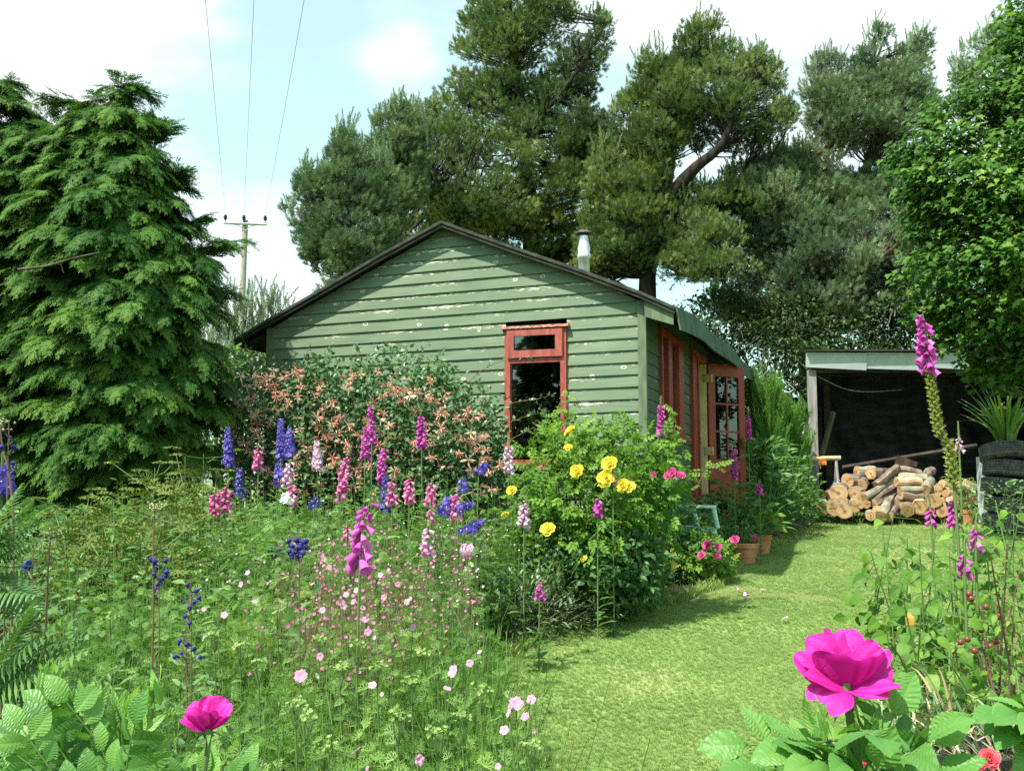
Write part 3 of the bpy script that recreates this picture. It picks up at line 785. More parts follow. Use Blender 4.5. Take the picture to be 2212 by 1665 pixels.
def pine(label, cat, Y0, polys, path, rads, nclump, mind, mat, thick, csize=0.5, nshoot=24, tone=0.5, candles=True, bark=None, rise=-0.02, extra=(), group=None, baseflag=True):
    P0 = at(path[0][0], path[0][1], Y0 + path[0][2]); t = thing('pine_tree', label, cat, (P0[0], P0[1], float(zg(P0[1]))), 0, group)
    tb = MB(); S_ = trunk_from(tb, path, Y0, rads, base=baseflag)
    C_ = crown_points(polys, Y0, nclump, mind, thick); E_ = crown_points.edge
    nm = max(6, nclump // 9); M_ = C_[R.choice(len(C_), nm, replace=False)]
    dm = np.linalg.norm((C_[:, None] - M_[None]) * [1, 1, 1.7], axis=2); jn = np.argmin(dm, 1)
    C_ = C_ + (M_[jn] - C_) * (0.24 * np.array([.6, .6, 1.0])); mt_ = 0.13 * R.randn(nm)
    pos = []; dr = []; av = []; sc = []
    main = []
    for (pts, r0, r1) in extra:
        Q = smooth_path([at(x, y, Y0 + dy) for x, y, dy in pts], 10); tb.tube(Q, np.linspace(r0, r1, 10), 7); main.append(Q)
    if main:                                 # foliage all along the big side limbs
        ex = np.vstack([np.repeat(Q[3:], 3, 0) + R.randn(3 * len(Q[3:]), 3) * [.22, .3, .2] for Q in main]); C_ = np.vstack([C_, ex]); E_ = np.concatenate([E_, np.full(len(ex), .28)]); jn = np.concatenate([jn, np.zeros(len(ex), int)])
    skel = np.vstack([S_] + main) if main else S_
    for ci, c in enumerate(C_):
        j = np.argmin(np.linalg.norm((skel - (c - [0, 0, 0.25 * np.linalg.norm(c[:2] - S_[0][:2])])) * [1, 1, 1.2], axis=1)); a = skel[j]
        d = np.linalg.norm(c - a); limb(tb, a, c, min(0.07, 0.012 + 0.016 * d), 0.007, 0.06, 5, 5, rise=rise)
        out = nrm(c - a + [0, 0, .2 * d]); cs = csize * R.uniform(0.6, 1.3) * np.clip(.42 + E_[ci] / (csize * 1.3), .48, 1.0); k = max(7, int(nshoot * R.uniform(0.7, 1.2) * (cs / csize) ** 1.6))
        q = rsph(k) * np.array([1, 1, 0.62]) * (R.rand(k, 1) ** 0.5) * cs; q[:, 2] += 0.15 * cs
        pos.append(c + q); dd = nrm(q / cs * 0.9 + out * 0.35 + np.array([0, 0, 0.55]) + 0.40 * R.randn(k, 3)); dr.append(dd)
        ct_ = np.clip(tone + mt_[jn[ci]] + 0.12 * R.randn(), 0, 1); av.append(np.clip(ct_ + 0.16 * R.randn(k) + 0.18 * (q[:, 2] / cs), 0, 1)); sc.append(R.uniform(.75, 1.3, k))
        for _ in range(5): limb(tb, c - out * cs * .6, c + rsph(1)[0] * cs * .7, 0.008, 0.003, 0.05, 4, 3)
    pos = np.vstack(pos); dr = np.vstack(dr); av = np.concatenate(av); sc = np.concatenate(sc)
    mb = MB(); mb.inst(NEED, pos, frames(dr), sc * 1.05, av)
    if candles:                               # upright new shoots along the outline
        for p in polys:
            Q = sample_poly(p, 900); e = edgedist(Q, p); Q = Q[e < 20]; Q = Q[~inpoly(Q - [0, 30], p)][:150]
            cp = np.array([at(x, y, Y0 + R.uniform(-.6, .6)) for x, y in Q])
            if len(cp):
                cp = cp[[np.min(np.linalg.norm(C_ - c, axis=1)) < csize * 1.2 for c in cp]]
                if len(cp):
                    u = nrm(np.array([0, 0, 1.0]) + 0.22 * R.randn(len(cp), 3) * [1, 1, .2])
                    mb.inst(NEED2, cp, frames(u), R.uniform(.8, 1.9, len(cp)), np.clip(tone + .1 + .1 * R.randn(len(cp)), 0, 1))
    wbuild(tb, 'trunk', bark or m_bark, t, True); wbuild(mb, 'crown', mat, t)
    return t, C_

pine('tallest dark green pine rising behind the hut ridge past the top of the picture', 'pine tree', 24.0,
     [[(1040, -60), (1180, -80), (1262, 40), (1225, 90), (1180, 110), (1160, 180), (1290, 200), (1280, 235), (1370, 280), (1440, 370), (1445, 500), (1400, 590), (1200, 625), (900, 640), (815, 600), (840, 470), (850, 380), (880, 300), (915, 215), (985, 180), (975, 120), (1000, 40)],
      [(1300, 30), (1322, 40), (1305, 160), (1280, 235), (1160, 215), (1190, 150), (1270, 110)]],
     [(1150, 560, 0), (1140, 400, 0), (1125, 220, 0), (1105, 60, 0), (1100, -60, 0)], [0.26, 0.24, 0.19, 0.12, 0.07, 0.03],
     900, 10, m_pineA, 2.6, 0.38, 50, 0.48, extra=[([(1130, 300, 0), (1180, 240, -1), (1250, 150, -1), (1310, 50, -1)], .07, .02), ([(1140, 420, 0), (1220, 330, -1.5), (1290, 260, -2)], .08, .03), ([(1150, 500, 0), (1000, 440, -1.4), (900, 380, -1)], .08, .02)])
pine('small bushy pine with upright candles left of the hut roof', 'pine tree', 19.5,
     [[(752, 258), (772, 300), (790, 340), (845, 330), (860, 420), (850, 560), (780, 650), (680, 660), (690, 600), (650, 540), (638, 490), (612, 470), (640, 425), (655, 345), (680, 380), (702, 368), (722, 300)]],
     [(760, 600, 0), (758, 480, 0), (754, 350, 0), (752, 262, 0)], [0.13, 0.10, 0.07, 0.04, 0.015], 230, 10, m_pineB, 1.5, 0.27, 44, 0.5)
pine('narrow young pine squeezed between the small bushy pine and the tallest pine', 'pine tree', 21.5,
     [[(805, 270), (835, 232), (865, 225), (905, 240), (925, 290), (920, 420), (870, 500), (800, 440), (795, 320)]],
     [(860, 600, 0), (860, 420, 0), (860, 240, 0)], [0.12, 0.09, 0.06, 0.02], 130, 10, m_pineB, 1.3, 0.29, 44, 0.5)
pine('leaning pine with bare forked trunk behind the hut chimney', 'pine tree', 21.5,
     [[(1372, 130), (1410, 88), (1440, 120), (1480, 85), (1515, 30), (1530, 100), (1590, 92), (1602, 125), (1650, 85), (1658, 130), (1692, 140), (1690, 200), (1722, 250), (1700, 305), (1640, 335), (1580, 345), (1535, 300), (1470, 350), (1430, 420), (1350, 330), (1320, 230), (1372, 190)],
      [(1290, 300), (1400, 340), (1440, 400), (1420, 540), (1380, 600), (1240, 600)],
      [(1290, 370), (1420, 350), (1455, 420), (1450, 520), (1400, 575), (1300, 560)],
      [(1480, 410), (1600, 390), (1625, 430), (1600, 570), (1540, 610), (1450, 560), (1440, 480)]],
     [(1398, 640, 0), (1408, 560, 0), (1440, 440, -.3), (1500, 365, -.6), (1560, 310, -.8), (1600, 200, -.8)], [0.20, 0.19, 0.17, 0.15, 0.12, 0.08, 0.03],
     640, 10, m_pineA, 2.1, 0.34, 50, 0.45,
     extra=[([(1440, 440, -.3), (1460, 300, 0), (1500, 180, .3), (1515, 60, .3)], .09, .02), ([(1408, 560, 0), (1480, 590, -.5), (1560, 600, -1)], .05, .015), ([(1405, 560, 0), (1440, 545, -.3), (1590, 560, -1)], .05, .015), ([(1440, 440, 0), (1520, 470, .4), (1600, 450, .4)], .05, .012)])
pine('broad blue green pine with ruddy leaning trunk above the log shed', 'pine tree', 22.5,
     [[(1738, 150), (1790, 108), (1850, 155), (1882, 30), (1900, 60), (1908, 140), (1960, 100), (2005, 62), (2015, 180), (2030, 260), (2000, 330), (1900, 335), (1820, 350), (1750, 310), (1742, 200)],
      [(1560, 380), (1660, 330), (1750, 320), (1740, 420), (1640, 520), (1600, 470)],
      [(1620, 380), (1700, 320), (1760, 340), (1830, 380), (1900, 345), (2000, 310), (2040, 420), (2060, 560), (2000, 680), (1850, 690), (1760, 770), (1700, 770), (1600, 740), (1500, 650), (1590, 590), (1600, 480)]],
     [(1748, 790, 0), (1735, 640, 0), (1745, 540, 0), (1795, 465, 0), (1860, 395, 0), (1895, 250, 0), (1885, 90, 0)], [0.26, 0.24, 0.20, 0.15, 0.12, 0.08, 0.03],
     950, 10, m_pineB, 2.2, 0.36, 50, 0.5, bark=m_barkr,
     extra=[([(1745, 540, 0), (1700, 470, -1), (1650, 400, -1.3)], .08, .02), ([(1735, 640, 0), (1820, 600, -1.5), (1900, 560, -1.8)], .07, .02), ([(1795, 465, 0), (1790, 380, -.5), (1785, 200, -.5)], .07, .02), ([(1740, 700, 0), (1790, 690, -1.3), (1850, 640, -1.6)], .06, .02)])
pine('distant pale pine top showing between the broad pine and the sycamore', 'pine tree', 27.0,
     [[(2060, 130), (2100, 75), (2150, 55), (2230, 40), (2260, 300), (2100, 300), (2050, 230)]],
     [(2150, 600, 0), (2150, 250, 0), (2150, 80, 0)], [0.14, 0.08, 0.03], 110, 11, m_pineB, 1.2, 0.32, 44, 0.6)
# slender saplings beside the pole
for i, (x, y, h) in enumerate([(508, 640, .9), (545, 605, 1.2), (590, 620, 1.0), (472, 700, .8)]):
    y += 42; p = at(x, 760, 17 + i * .4); top = at(x, y, 17 + i * .4)
    t = thing('pine_sapling', ['young pine leader with bare candles left of the pole foot', 'tallest young pine leader with bare candles against the sky right of the pole', 'young pine leader with bare candles nearest the hut eave', 'young pine almost hidden behind the cypress branch tips'][i], 'young pine', (p[0], p[1], float(zg(p[1]))), 0, 'young pines by the pole')
    tb = MB(); mb = MB(); base = np.array([p[0], p[1], float(zg(p[1]))]); tb.tube([base, base * .5 + top * .5, top], [.05, .03, .006], 6)
    for q in range(46):
        f = R.rand() ** .8; c = base + (top - base) * (0.45 + 0.52 * f); r = (1 - f) * .75 + .12
        a = R.rand() * 6.28; e = c + [math.cos(a) * r, math.sin(a) * r, .25]; tb.tube([c, e], [.01, .005], 4)
        k = 3; u = nrm(np.array([[0, 0, 1.0]] * k) + .25 * R.randn(k, 3)); mb.inst(NEED2, e + .1 * R.randn(k, 3), frames(u), R.uniform(1.0, 1.7, k), np.clip(.6 + .15 * R.randn(k), 0, 1))
    for q in range(3):
        a = q * 2.1; e = top + [.15 * math.cos(a), .15 * math.sin(a), -.25]; tb.tube([e - [0, 0, .2], e + [0.02, 0, .18]], .009, 4)
    mb.inst(NEED2, top - [[0, 0, .35], [0, 0, .15]], frames([[0, 0, 1], [0, 0, 1.]]), [1.4, 1.2], .6)
    wbuild(tb, 'trunk', m_bark, t); wbuild(mb, 'crown', m_pineB, t)

# ---- cypresses on the left
CYP = T_cypress(0.17, 6)
def cypress(label, poly, Y0, axis, nfan, mind, thick, ztop, tone=0.5, twigs=0, tip=None, arms=()):
    ax = at(axis, HOR, Y0); zb = float(zg(Y0)); t = thing('cypress_tree', label, 'cypress tree', (ax[0], ax[1], zb), 0)
    tb = MB(); base = np.array([ax[0], ax[1], zb - .1]); tb.tube(smooth_path([base, base + [0.05, 0, (ztop - base[2]) * .5], [ax[0] + .1, ax[1], ztop - .3]], 12), np.linspace(.16, .01, 12), 10)
    F_ = crown_points([poly], Y0, nfan, mind, thick, 1.0, front=0.72)
    pos = []; dr = []; up = []; av = []; sc = []
    def plume(c0, hd, Lp, tn, droop):
        m = 8; tt = np.linspace(0, 1, m)
        P = c0 + hd * (Lp * tt)[:, None] + np.array([0, 0, 1.0]) * (Lp * (0.22 * tt - droop * tt ** 2))[:, None]
        tan = nrm(np.gradient(P, axis=0)); side = nrm(np.cross(tan, [0, 0, 1.0])); nor = np.cross(side, tan)
        k = np.repeat(np.arange(m), 2); s = np.tile([-1, 1], m); wd = (.45 + .75 * np.sin(PI * np.clip(tt[k] * .8 + .12, 0, 1)))
        pos.append(P[k]); dr.append(nrm(tan[k] * (.7 + .5 * tt[k])[:, None] + side[k] * (s * (.9 - .55 * tt[k]))[:, None] + [0, 0, -.18] + .16 * R.randn(len(k), 3)))
        up.append(nor[k] + .22 * R.randn(len(k), 3)); sc.append(wd * R.uniform(.75, 1.2, len(k))); av.append(np.clip(tn + .34 * (tt[k] - .45) + .07 * R.randn(len(k)), 0, 1))
        pos.append(P[-1:]); dr.append(tan[-1:] + [0, 0, -.1]); up.append(nor[-1:]); sc.append(np.array([.85])); av.append(np.array([min(1, tn + .25)]))
        tb.tube(P[[0, 3, 6]], [.004, .003, .0015], 4, cap=False)
    for c in F_:
        a = np.array([ax[0], ax[1], max(zb + .1, c[2] - .25 - .22 * np.linalg.norm(c[:2] - ax[:2]))]); out = c - a; d = np.linalg.norm(out)
        hd = nrm(np.array([out[0], out[1] - .25, 0]) + .3 * R.randn(3) * [1, 1, 0]); sd = np.array([-hd[1], hd[0], 0]); tn = np.clip(tone + .15 * R.randn(), .1, .9)
        Lf = R.uniform(.55, .95) * (1.0 if d > .8 else .7); b0 = c - hd * Lf * .75; tb.tube([a, a * .5 + b0 * .5 + [0, 0, .05], b0, c - [0, 0, .05]], [min(.03, .006 + .01 * d), .010, .007, .003], 5, cap=False)
        npl = 8
        for k in range(npl):
            f = (k + .5) / npl; s = -1 if k % 2 else 1; p = b0 + hd * Lf * f + [0, 0, .10 * f - .16 * f * f]
            h2 = nrm(hd * (.55 + .6 * f) + sd * s * (1.0 - .6 * f) + .15 * R.randn(3) * [1, 1, .5]); plume(p, h2, R.uniform(.26, .46) * (1.05 - .35 * abs(f - .4)), tn, R.uniform(.35, .75))
        plume(c, hd, R.uniform(.25, .4), tn + .05, R.uniform(.3, .6))
    for (x, y, dy, L_) in arms:
        e = at(x, y, Y0 + dy); a = np.array([ax[0] + .3, Y0, e[2] - .35]); tb.tube(smooth_path([a, a * .4 + e * .6 + [0, 0, .1], e], 8), np.linspace(.02, .004, 8), 5)
        hd = nrm(e - a)
        for f in np.linspace(.45, 1, 7): plume(a + (e - a) * f + [0, 0, .08 * math.sin(PI * f)], nrm(hd + .45 * R.randn(3) * [1, 1, .3]), L_ * (1.2 - .5 * f), .5, .45)
    if tip:
        P = smooth_path([at(x, y, Y0) for x, y in tip], 9); tb.tube(P, np.linspace(.012, .003, 9), 5)
        for k in range(2, 9):
            for q in range(3): plume(P[k], nrm(R.randn(3) * [1, .8, .2] + [.2, 0, .2]), .20, .5, .5)
    mb = MB(); mb.inst(CYP, np.vstack(pos), frames(np.vstack(dr), np.vstack(up)), np.concatenate(sc), np.concatenate(av))
    if twigs:
        tb.tube(smooth_path([at(40, 582, Y0 - 1.9), at(100, 575, Y0 - 2.0), at(150, 560, Y0 - 1.95), at(215, 545, Y0 - 1.7)], 8), [.012, .011, .01, .009, .008, .007, .005, .004], 5); tb.tube([at(130, 566, Y0 - 1.97), at(138, 590, Y0 - 1.95)], .004, 4)
    wbuild(tb, 'trunk', m_barkg, t, True); wbuild(mb, 'crown', m_cyp, t)
cypress('large feathery cypress with drooping sprays and bent tip left of the hut',
        [(40, 330), (60, 300), (105, 280), (165, 285), (186, 270), (200, 235), (240, 220), (270, 240), (276, 290), (305, 330), (330, 430), (375, 520), (420, 580), (415, 660), (425, 720), (432, 800), (425, 880), (415, 970), (380, 1010), (300, 1090), (140, 1190), (20, 1190), (20, 600)],
        9.6, 235, 330, 19, 1.9, at(240, 215, 9.6)[2], tone=.5, twigs=1, tip=[(232, 330), (225, 275), (235, 225), (262, 190), (285, 205)], arms=[(475, 535, -.2, .42), (440, 560, .2, .4), (455, 640, .1, .35), (400, 500, .1, .35), (340, 300, 0, .3), (130, 225, .2, .3), (365, 400, -.2, .3)])
cypress('taller cypress cut off by the left edge of the picture',
        [(-300, 60), (-80, 100), (-10, 165), (45, 235), (105, 300), (150, 400), (120, 700), (90, 980), (40, 1180), (-300, 1200)],
        10.0, -80, 230, 19, 1.8, at(-80, 110, 10)[2], tone=.52, tip=[(-30, 260), (-10, 210), (5, 175)])

# ---- broadleaf trees
def broadleaf(name, label, cat, Y0, polys, path, rads, n, mind, thick, tpl, lsize, nleaf, csize, mat, tone, bark, droop=0.5, group=None, front=.6, limbs=True, fill=1.0):
    P0 = at(path[0][0], path[0][1], Y0); t = thing(name, label, cat, (P0[0], P0[1], float(zg(P0[1]))), 0, group)
    tb = MB(); S_ = trunk_from(tb, path, Y0, rads)
    C_ = crown_points(polys, Y0, n, mind, thick, 1.0, front); mb = MB(); pos = []; dr = []; av = []; up = []
    for c in C_:
        j = np.argmin(np.linalg.norm((S_ - (c - [0, 0, .5 * np.linalg.norm(c[:2] - S_[0][:2])])), axis=1)); a = S_[j] if not name.startswith('hedge') else c + [.3 * R.randn(), .3 * R.randn(), -.5]
        d = np.linalg.norm(c - a)
        if limbs: limb(tb, a, c, min(.05, .008 + .012 * d), .004, .07, 4, 4)
        out = nrm(c - a); cs = csize * R.uniform(.7, 1.3); k = int(nleaf * R.uniform(.7, 1.3))
        q = rsph(k) * (R.rand(k, 1) ** .4) * cs * [1, 1, .6]
        pos.append(c + q); h = nrm(np.concatenate([R.randn(k, 2) * .8 + out[:2] * .9, -droop * np.ones((k, 1)) + .35 * R.randn(k, 1)], 1)); dr.append(h)
        up.append(nrm(np.array([0, 0, 1.0]) + out * .55 + [0, -.25, 0] + .35 * R.randn(k, 3)))
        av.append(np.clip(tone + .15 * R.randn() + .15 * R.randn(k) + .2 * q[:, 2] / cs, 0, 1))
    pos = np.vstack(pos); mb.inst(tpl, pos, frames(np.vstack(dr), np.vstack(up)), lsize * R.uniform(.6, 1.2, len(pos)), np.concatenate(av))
    wbuild(tb, 'trunk', bark, t, True); wbuild(mb, 'crown', mat, t); return t
MAP = T_maple(1.0)
broadleaf('sycamore_tree', 'bright green lobed leaved sycamore filling the right edge above the tyres', 'tree', 12.6,
          [[(2260, -60), (2200, 5), (2165, 60), (2140, 125), (2110, 150), (2085, 200), (2010, 250), (1965, 285), (1935, 350), (1955, 420), (1985, 480), (1965, 560), (1950, 600), (1965, 650), (2010, 690), (2050, 740), (2100, 800), (2130, 835), (2190, 845), (2330, 850), (2460, 500), (2440, -60)]],
          [(2330, 1000), (2320, 600), (2280, 250), (2240, 0)], [.22, .2, .15, .1, .04], 620, 11, 1.7, MAP, 0.095, 46, 0.30, m_maple, .34, m_barkg, 0.55)
OV = T_join([T_leaf(1.0, .55, 2, .2, .2)])
broadleaf('hedgerow_tree', 'dark leafy tree in shade behind the left half of the log shed', 'tree', 21.2,
          [[(1480, 660), (1560, 615), (1700, 650), (1800, 660), (1900, 640), (1960, 660), (1960, 1080), (1480, 1080)]],
          [(1780, 1000), (1770, 780), (1800, 640)], [.14, .12, .06, .03], 600, 11, 1.5, OV, 0.12, 50, 0.38, m_hedge, .42, m_barkg, .4, 'dark trees behind the log shed')
broadleaf('hedgerow_tree', 'dark leafy tree behind the right half of the log shed', 'tree', 20.8,
          [[(1900, 620), (2040, 560), (2150, 560), (2330, 540), (2330, 1080), (1900, 1080)]],
          [(2080, 1000), (2080, 780), (2090, 600)], [.14, .12, .06, .03], 560, 12, 1.5, OV, 0.12, 50, 0.38, m_hedge, .40, m_barkg, .4, 'dark trees behind the log shed')
broadleaf('elder_bush', 'light green bush growing between the cypress and the hut corner', 'bush', 12.4,
          [[(470, 770), (520, 745), (560, 735), (590, 760), (610, 900), (600, 1010), (440, 1010), (440, 860)]],
          [(520, 1020), (520, 900), (530, 780)], [.05, .04, .02], 70, 14, .8, OV, 0.085, 34, 0.24, m_maple, .4, m_barkg, .3)
# conifers standing behind the viewer: the hut window mirrors them
for i, (x, y, h, r) in enumerate([(-10.5, -6.5, 7.8, 2.9), (-14.0, -4.5, 8.4, 3.0), (-7.2, -9.0, 7.4, 2.8), (-17.5, -2.0, 7.8, 3.0)]):
    t = thing('conifer_tree', 'dark conifer mirrored in the hut window, standing in the hedge line', 'conifer', (x, y, float(zg(y))), 0, 'conifers mirrored in the window')
    tb = MB(); tb.tube([[0, 0, 0], [0, 0, h * .95]], [.18, .02], 8); tb.build('trunk', m_bark, t)
    n = 4200; f = R.rand(n); a = R.rand(n) * 6.28; rr_ = r * (1 - f) ** .8 * (0.35 + .65 * R.rand(n) ** .5)
    pos = np.stack([np.cos(a) * rr_, np.sin(a) * rr_, .3 + f * (h - .4)], -1); d = nrm(np.stack([np.cos(a), np.sin(a), -.2 + .3 * R.randn(n)], -1))
    mb = MB(); mb.inst(OV, pos, frames(d, rsph(n) + [0, 0, 1]), R.uniform(.3, .7, n) * [1][0], .3 + .3 * R.rand(n)); mb.build('crown', m_hedge, t)
# ------------------------------------------------------------------ garden planting
m_stem = leafmat('stems', [(0.05, 0.10, 0.025), (0.10, 0.17, 0.045), (0.18, 0.22, 0.09)], 0.0, 0.6)
m_stemr = plain('brown_stems', (0.10, 0.06, 0.04), (0.18, 0.12, 0.07), 20, 0.8)
m_herb = leafmat('herb_leaves', [(0.038, 0.112, 0.020), (0.092, 0.210, 0.034), (0.24, 0.38, 0.085)], 0.35, 0.5)
m_broad = leafmat('broad_leaves', [(0.036, 0.100, 0.030), (0.085, 0.185, 0.052), (0.19, 0.32, 0.10)], 0.30, 0.42)
m_silver = leafmat('silver_leaves', [(0.07, 0.125, 0.06), (0.14, 0.215, 0.11), (0.32, 0.39, 0.23)], 0.2, 0.6)
m_rosel = leafmat('rose_leaves', [(0.045, 0.120, 0.016), (0.095, 0.205, 0.025), (0.21, 0.34, 0.05)], 0.30, 0.5, 0.2)
m_honeyl = leafmat('honeysuckle_leaves', [(0.030, 0.085, 0.032), (0.070, 0.150, 0.058), (0.16, 0.26, 0.10)], 0.25, 0.35)
m_fennel = leafmat('fennel', [(0.060, 0.110, 0.020), (0.13, 0.185, 0.034), (0.24, 0.27, 0.06)], 0.2, 0.6)
m_lime = leafmat('lime_heads', [(0.12, 0.21, 0.05), (0.20, 0.31, 0.08), (0.34, 0.42, 0.15)], 0.25, 0.6)
m_fox = petalmat('foxglove_magenta', [(0.36, 0.04, 0.26), (0.60, 0.10, 0.46), (0.80, 0.30, 0.66)])
m_foxp = petalmat('foxglove_pink', [(0.55, 0.10, 0.30), (0.76, 0.22, 0.48), (0.88, 0.48, 0.66)])
m_foxw = petalmat('foxglove_pale', [(0.55, 0.30, 0.46), (0.72, 0.48, 0.62), (0.85, 0.72, 0.78)])
m_bud = leafmat('pale_buds', [(0.20, 0.26, 0.10), (0.34, 0.38, 0.18), (0.55, 0.52, 0.34)], 0.2, 0.6)
m_seed = leafmat('seed_pods', [(0.22, 0.26, 0.06), (0.36, 0.40, 0.12), (0.55, 0.55, 0.25)], 0.2, 0.6)
m_delph = petalmat('delphinium_blue', [(0.05, 0.03, 0.26), (0.12, 0.08, 0.48), (0.28, 0.22, 0.72)])
m_delphd = petalmat('monkshood_blue', [(0.02, 0.02, 0.12), (0.045, 0.04, 0.24), (0.14, 0.13, 0.44)], 0.15)
m_mallow = petalmat('mallow_pink', [(0.50, 0.15, 0.32), (0.68, 0.29, 0.47), (0.78, 0.50, 0.63)])
m_whitep = petalmat('white_petals', [(0.75, 0.75, 0.70), (0.88, 0.88, 0.84)])
m_yellow = petalmat('yellow_rose', [(0.76, 0.56, 0.03), (0.88, 0.77, 0.10), (0.94, 0.88, 0.34)])
m_pinkr = petalmat('pink_rose', [(0.50, 0.03, 0.18), (0.70, 0.10, 0.34), (0.85, 0.36, 0.52)])
m_rugosa = petalmat('rugosa_pink', [(0.36, 0.006, 0.16), (0.62, 0.022, 0.34), (0.80, 0.08, 0.50)], 0.38)
def crinkle(m, s1=95, s2=260, st=.5):
    nt = m.node_tree; N, L = nt.nodes, nt.links; p = [n for n in N if n.type == 'BSDF_PRINCIPLED'][0]; tc = N.new('ShaderNodeTexCoord'); a = N.new('ShaderNodeTexNoise'); a.inputs['Scale'].default_value = s1; a.inputs['Detail'].default_value = 6; a.inputs['Distortion'].default_value = 1.2
    L.new(tc.outputs['Object'], a.inputs[0]); b = N.new('ShaderNodeBump'); b.inputs['Strength'].default_value = st; b.inputs['Distance'].default_value = .003; L.new(a.outputs['Fac'], b.inputs['Height']); L.new(b.outputs[0], p.inputs['Normal'])
crinkle(m_rugosa)
m_carn = petalmat('carnation', [(0.60, 0.03, 0.07), (0.85, 0.12, 0.16), (0.95, 0.45, 0.40)])
m_honeyf = petalmat('honeysuckle_flower', [(0.72, 0.23, 0.19), (0.86, 0.50, 0.38), (0.93, 0.80, 0.60)])
m_grassb = leafmat('grass_blades', [(0.125, 0.205, 0.060), (0.225, 0.325, 0.098), (0.42, 0.42, 0.20)], 0.4, 0.55)
m_dry = leafmat('dry_stalks', [(0.20, 0.15, 0.08), (0.34, 0.27, 0.15), (0.50, 0.44, 0.30)], 0.1, 0.8)

STICK = [(np.array([[-.5, -.3, 0], [.5, -.3, 0], [0, .6, 0], [-.25, -.15, 1], [.25, -.15, 1], [0, .3, 1]], float), np.array([[0, 1, 4, 3], [1, 2, 5, 4], [2, 0, 3, 5]]), 0)]
CUT = T_cutleaf(1.0, 7, .055, 1); CUT2 = T_cutleaf(1.0, 6, .08, 2)
LEAF3 = T_join([T_leaf(1.0, .5, 3, .22, .35)]); LEAF2 = T_join([T_leaf(1.0, .6, 2, .22, .3)]); LEAFN = T_join([T_leaf(1.0, .26, 3, .2, .4)])
ROSE7 = T_compound(7, .09, .042, .58, 2, .15)

def sticks(mb, base, top, w, a=0.5, mat=0):
    base = np.asarray(base, float); top = np.asarray(top, float); d = top - base; L_ = np.linalg.norm(d, axis=1); d = d / (L_[:, None] + 1e-9)
    M = frames(d, np.tile([0, 1.0, 0.02], (len(d), 1))); M2 = np.stack([M[:, :, 0], M[:, :, 2], M[:, :, 1]], -1)
    w = np.zeros(len(d)) + w; mb.inst(STICK, base, M2, np.stack([w, w, L_], 1), a if not np.isscalar(a) else np.full(len(d), a), mat)

def herb_mass(mb, bx, by, h, K, tpl, size, tone, lo=0.15, spread=0.10, elev=0.35, stem=0.004, tv=0.12, mat=0, smat=1, grow=0.3, leafdown=1.0, toplight=.25):
    n = len(bx); base = np.stack([bx, by, zg(by)], 1); lean = R.randn(n, 2) * 0.10
    top = base + np.concatenate([lean * h[:, None], h[:, None]], 1); sticks(mb, base, top, stem, .4, smat)
    t = lo + (1 - lo) * (np.arange(K)[None] + R.rand(n, K)) / K; az = R.rand(n, K) * 6.283
    p = base[:, None] + (top - base)[:, None] * t[..., None]
    d = np.stack([np.cos(az), np.sin(az), elev + .35 * R.randn(n, K)], -1); d = nrm(d)
    off = spread * (1 - .6 * t)[..., None] * R.rand(n, K, 1) * d; p = p + off
    s = size * R.uniform(.7, 1.25, (n, K)) * (1 - grow * t)
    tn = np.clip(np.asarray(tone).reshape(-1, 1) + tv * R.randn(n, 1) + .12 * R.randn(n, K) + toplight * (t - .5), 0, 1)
    up = nrm(np.array([0, 0, 1.0]) + .45 * R.randn(n * K, 3)); mb.inst(tpl, p.reshape(-1, 3), frames(d.reshape(-1, 3), up), s.ravel(), tn.ravel(), mat)

def bedpts(n, y0, y1, xmin=None, xmax=None, pad=0.08):
    out = []
    while len(out) < n:
        y = R.uniform(y0, y1); xl = -0.56 * y - .5 if xmin is None else xmin(y); xr_ = edge_x(y) - pad if xmax is None else xmax(y)
        # keep the number in proportion to the width
        x = R.uniform(-5.5, 2.5)
        if xl < x < xr_: out.append((x, y))
    return np.array(out)

def wall_Y(xD):
    a = (xD - CX) / FPX; u = (1.2141 - 9.24 * a) / (.9455 + .3256 * a); return 9.24 + .3256 * max(u, 0)

def vnoise(x, y, s, seed):
    rr = np.random.RandomState(seed); ph = rr.uniform(0, 6, (6, 2)); fr_ = rr.uniform(.5, 1.6, (6, 2)); o = 0
    for p_, f_ in zip(ph, fr_): o = o + np.sin(x * f_[0] * s + p_[0] + 1.3 * np.sin(y * f_[1] * s * .7)) * np.sin(y * f_[1] * s + p_[1])
    return o / 3
# --- the mixed bed (nobody could count its stems)
mb = MB()
P = bedpts(640, 1.9, 4.4, xmin=lambda y: -0.40 * y - .1)
herb_mass(mb, P[:, 0], P[:, 1], R.uniform(.60, .84, len(P)) * (1.02 + .16 * vnoise(P[:, 0], P[:, 1], 4.0, 11)) * np.clip(1.0 - .45 * np.exp(-((edge_x(P[:, 1]) - P[:, 0]) / .20)), .45, 1), 34, CUT, .056, .50 + .14 * vnoise(P[:, 0], P[:, 1], 3.0, 12), lo=.2, spread=.14, elev=.6)
n = 2600; ii = R.randint(0, len(P), n); bx_ = P[ii, 0] + .06 * R.randn(n); by_ = P[ii, 1] + .06 * R.randn(n); bb = np.stack([bx_, by_, zg(by_) + .25], 1); tp_ = bb + np.stack([.10 * R.randn(n), .10 * R.randn(n), R.uniform(.25, .52, n)], 1); sticks(mb, bb, tp_, .0035, .3 + .6 * R.rand(n), 0)
tag(mb.build('fine_herb_foliage', [m_herb, m_stem]), kind='stuff')
mb = MB()
P = bedpts(1000, 4.3, 8.5, xmin=lambda y: -0.42 * y - .1)
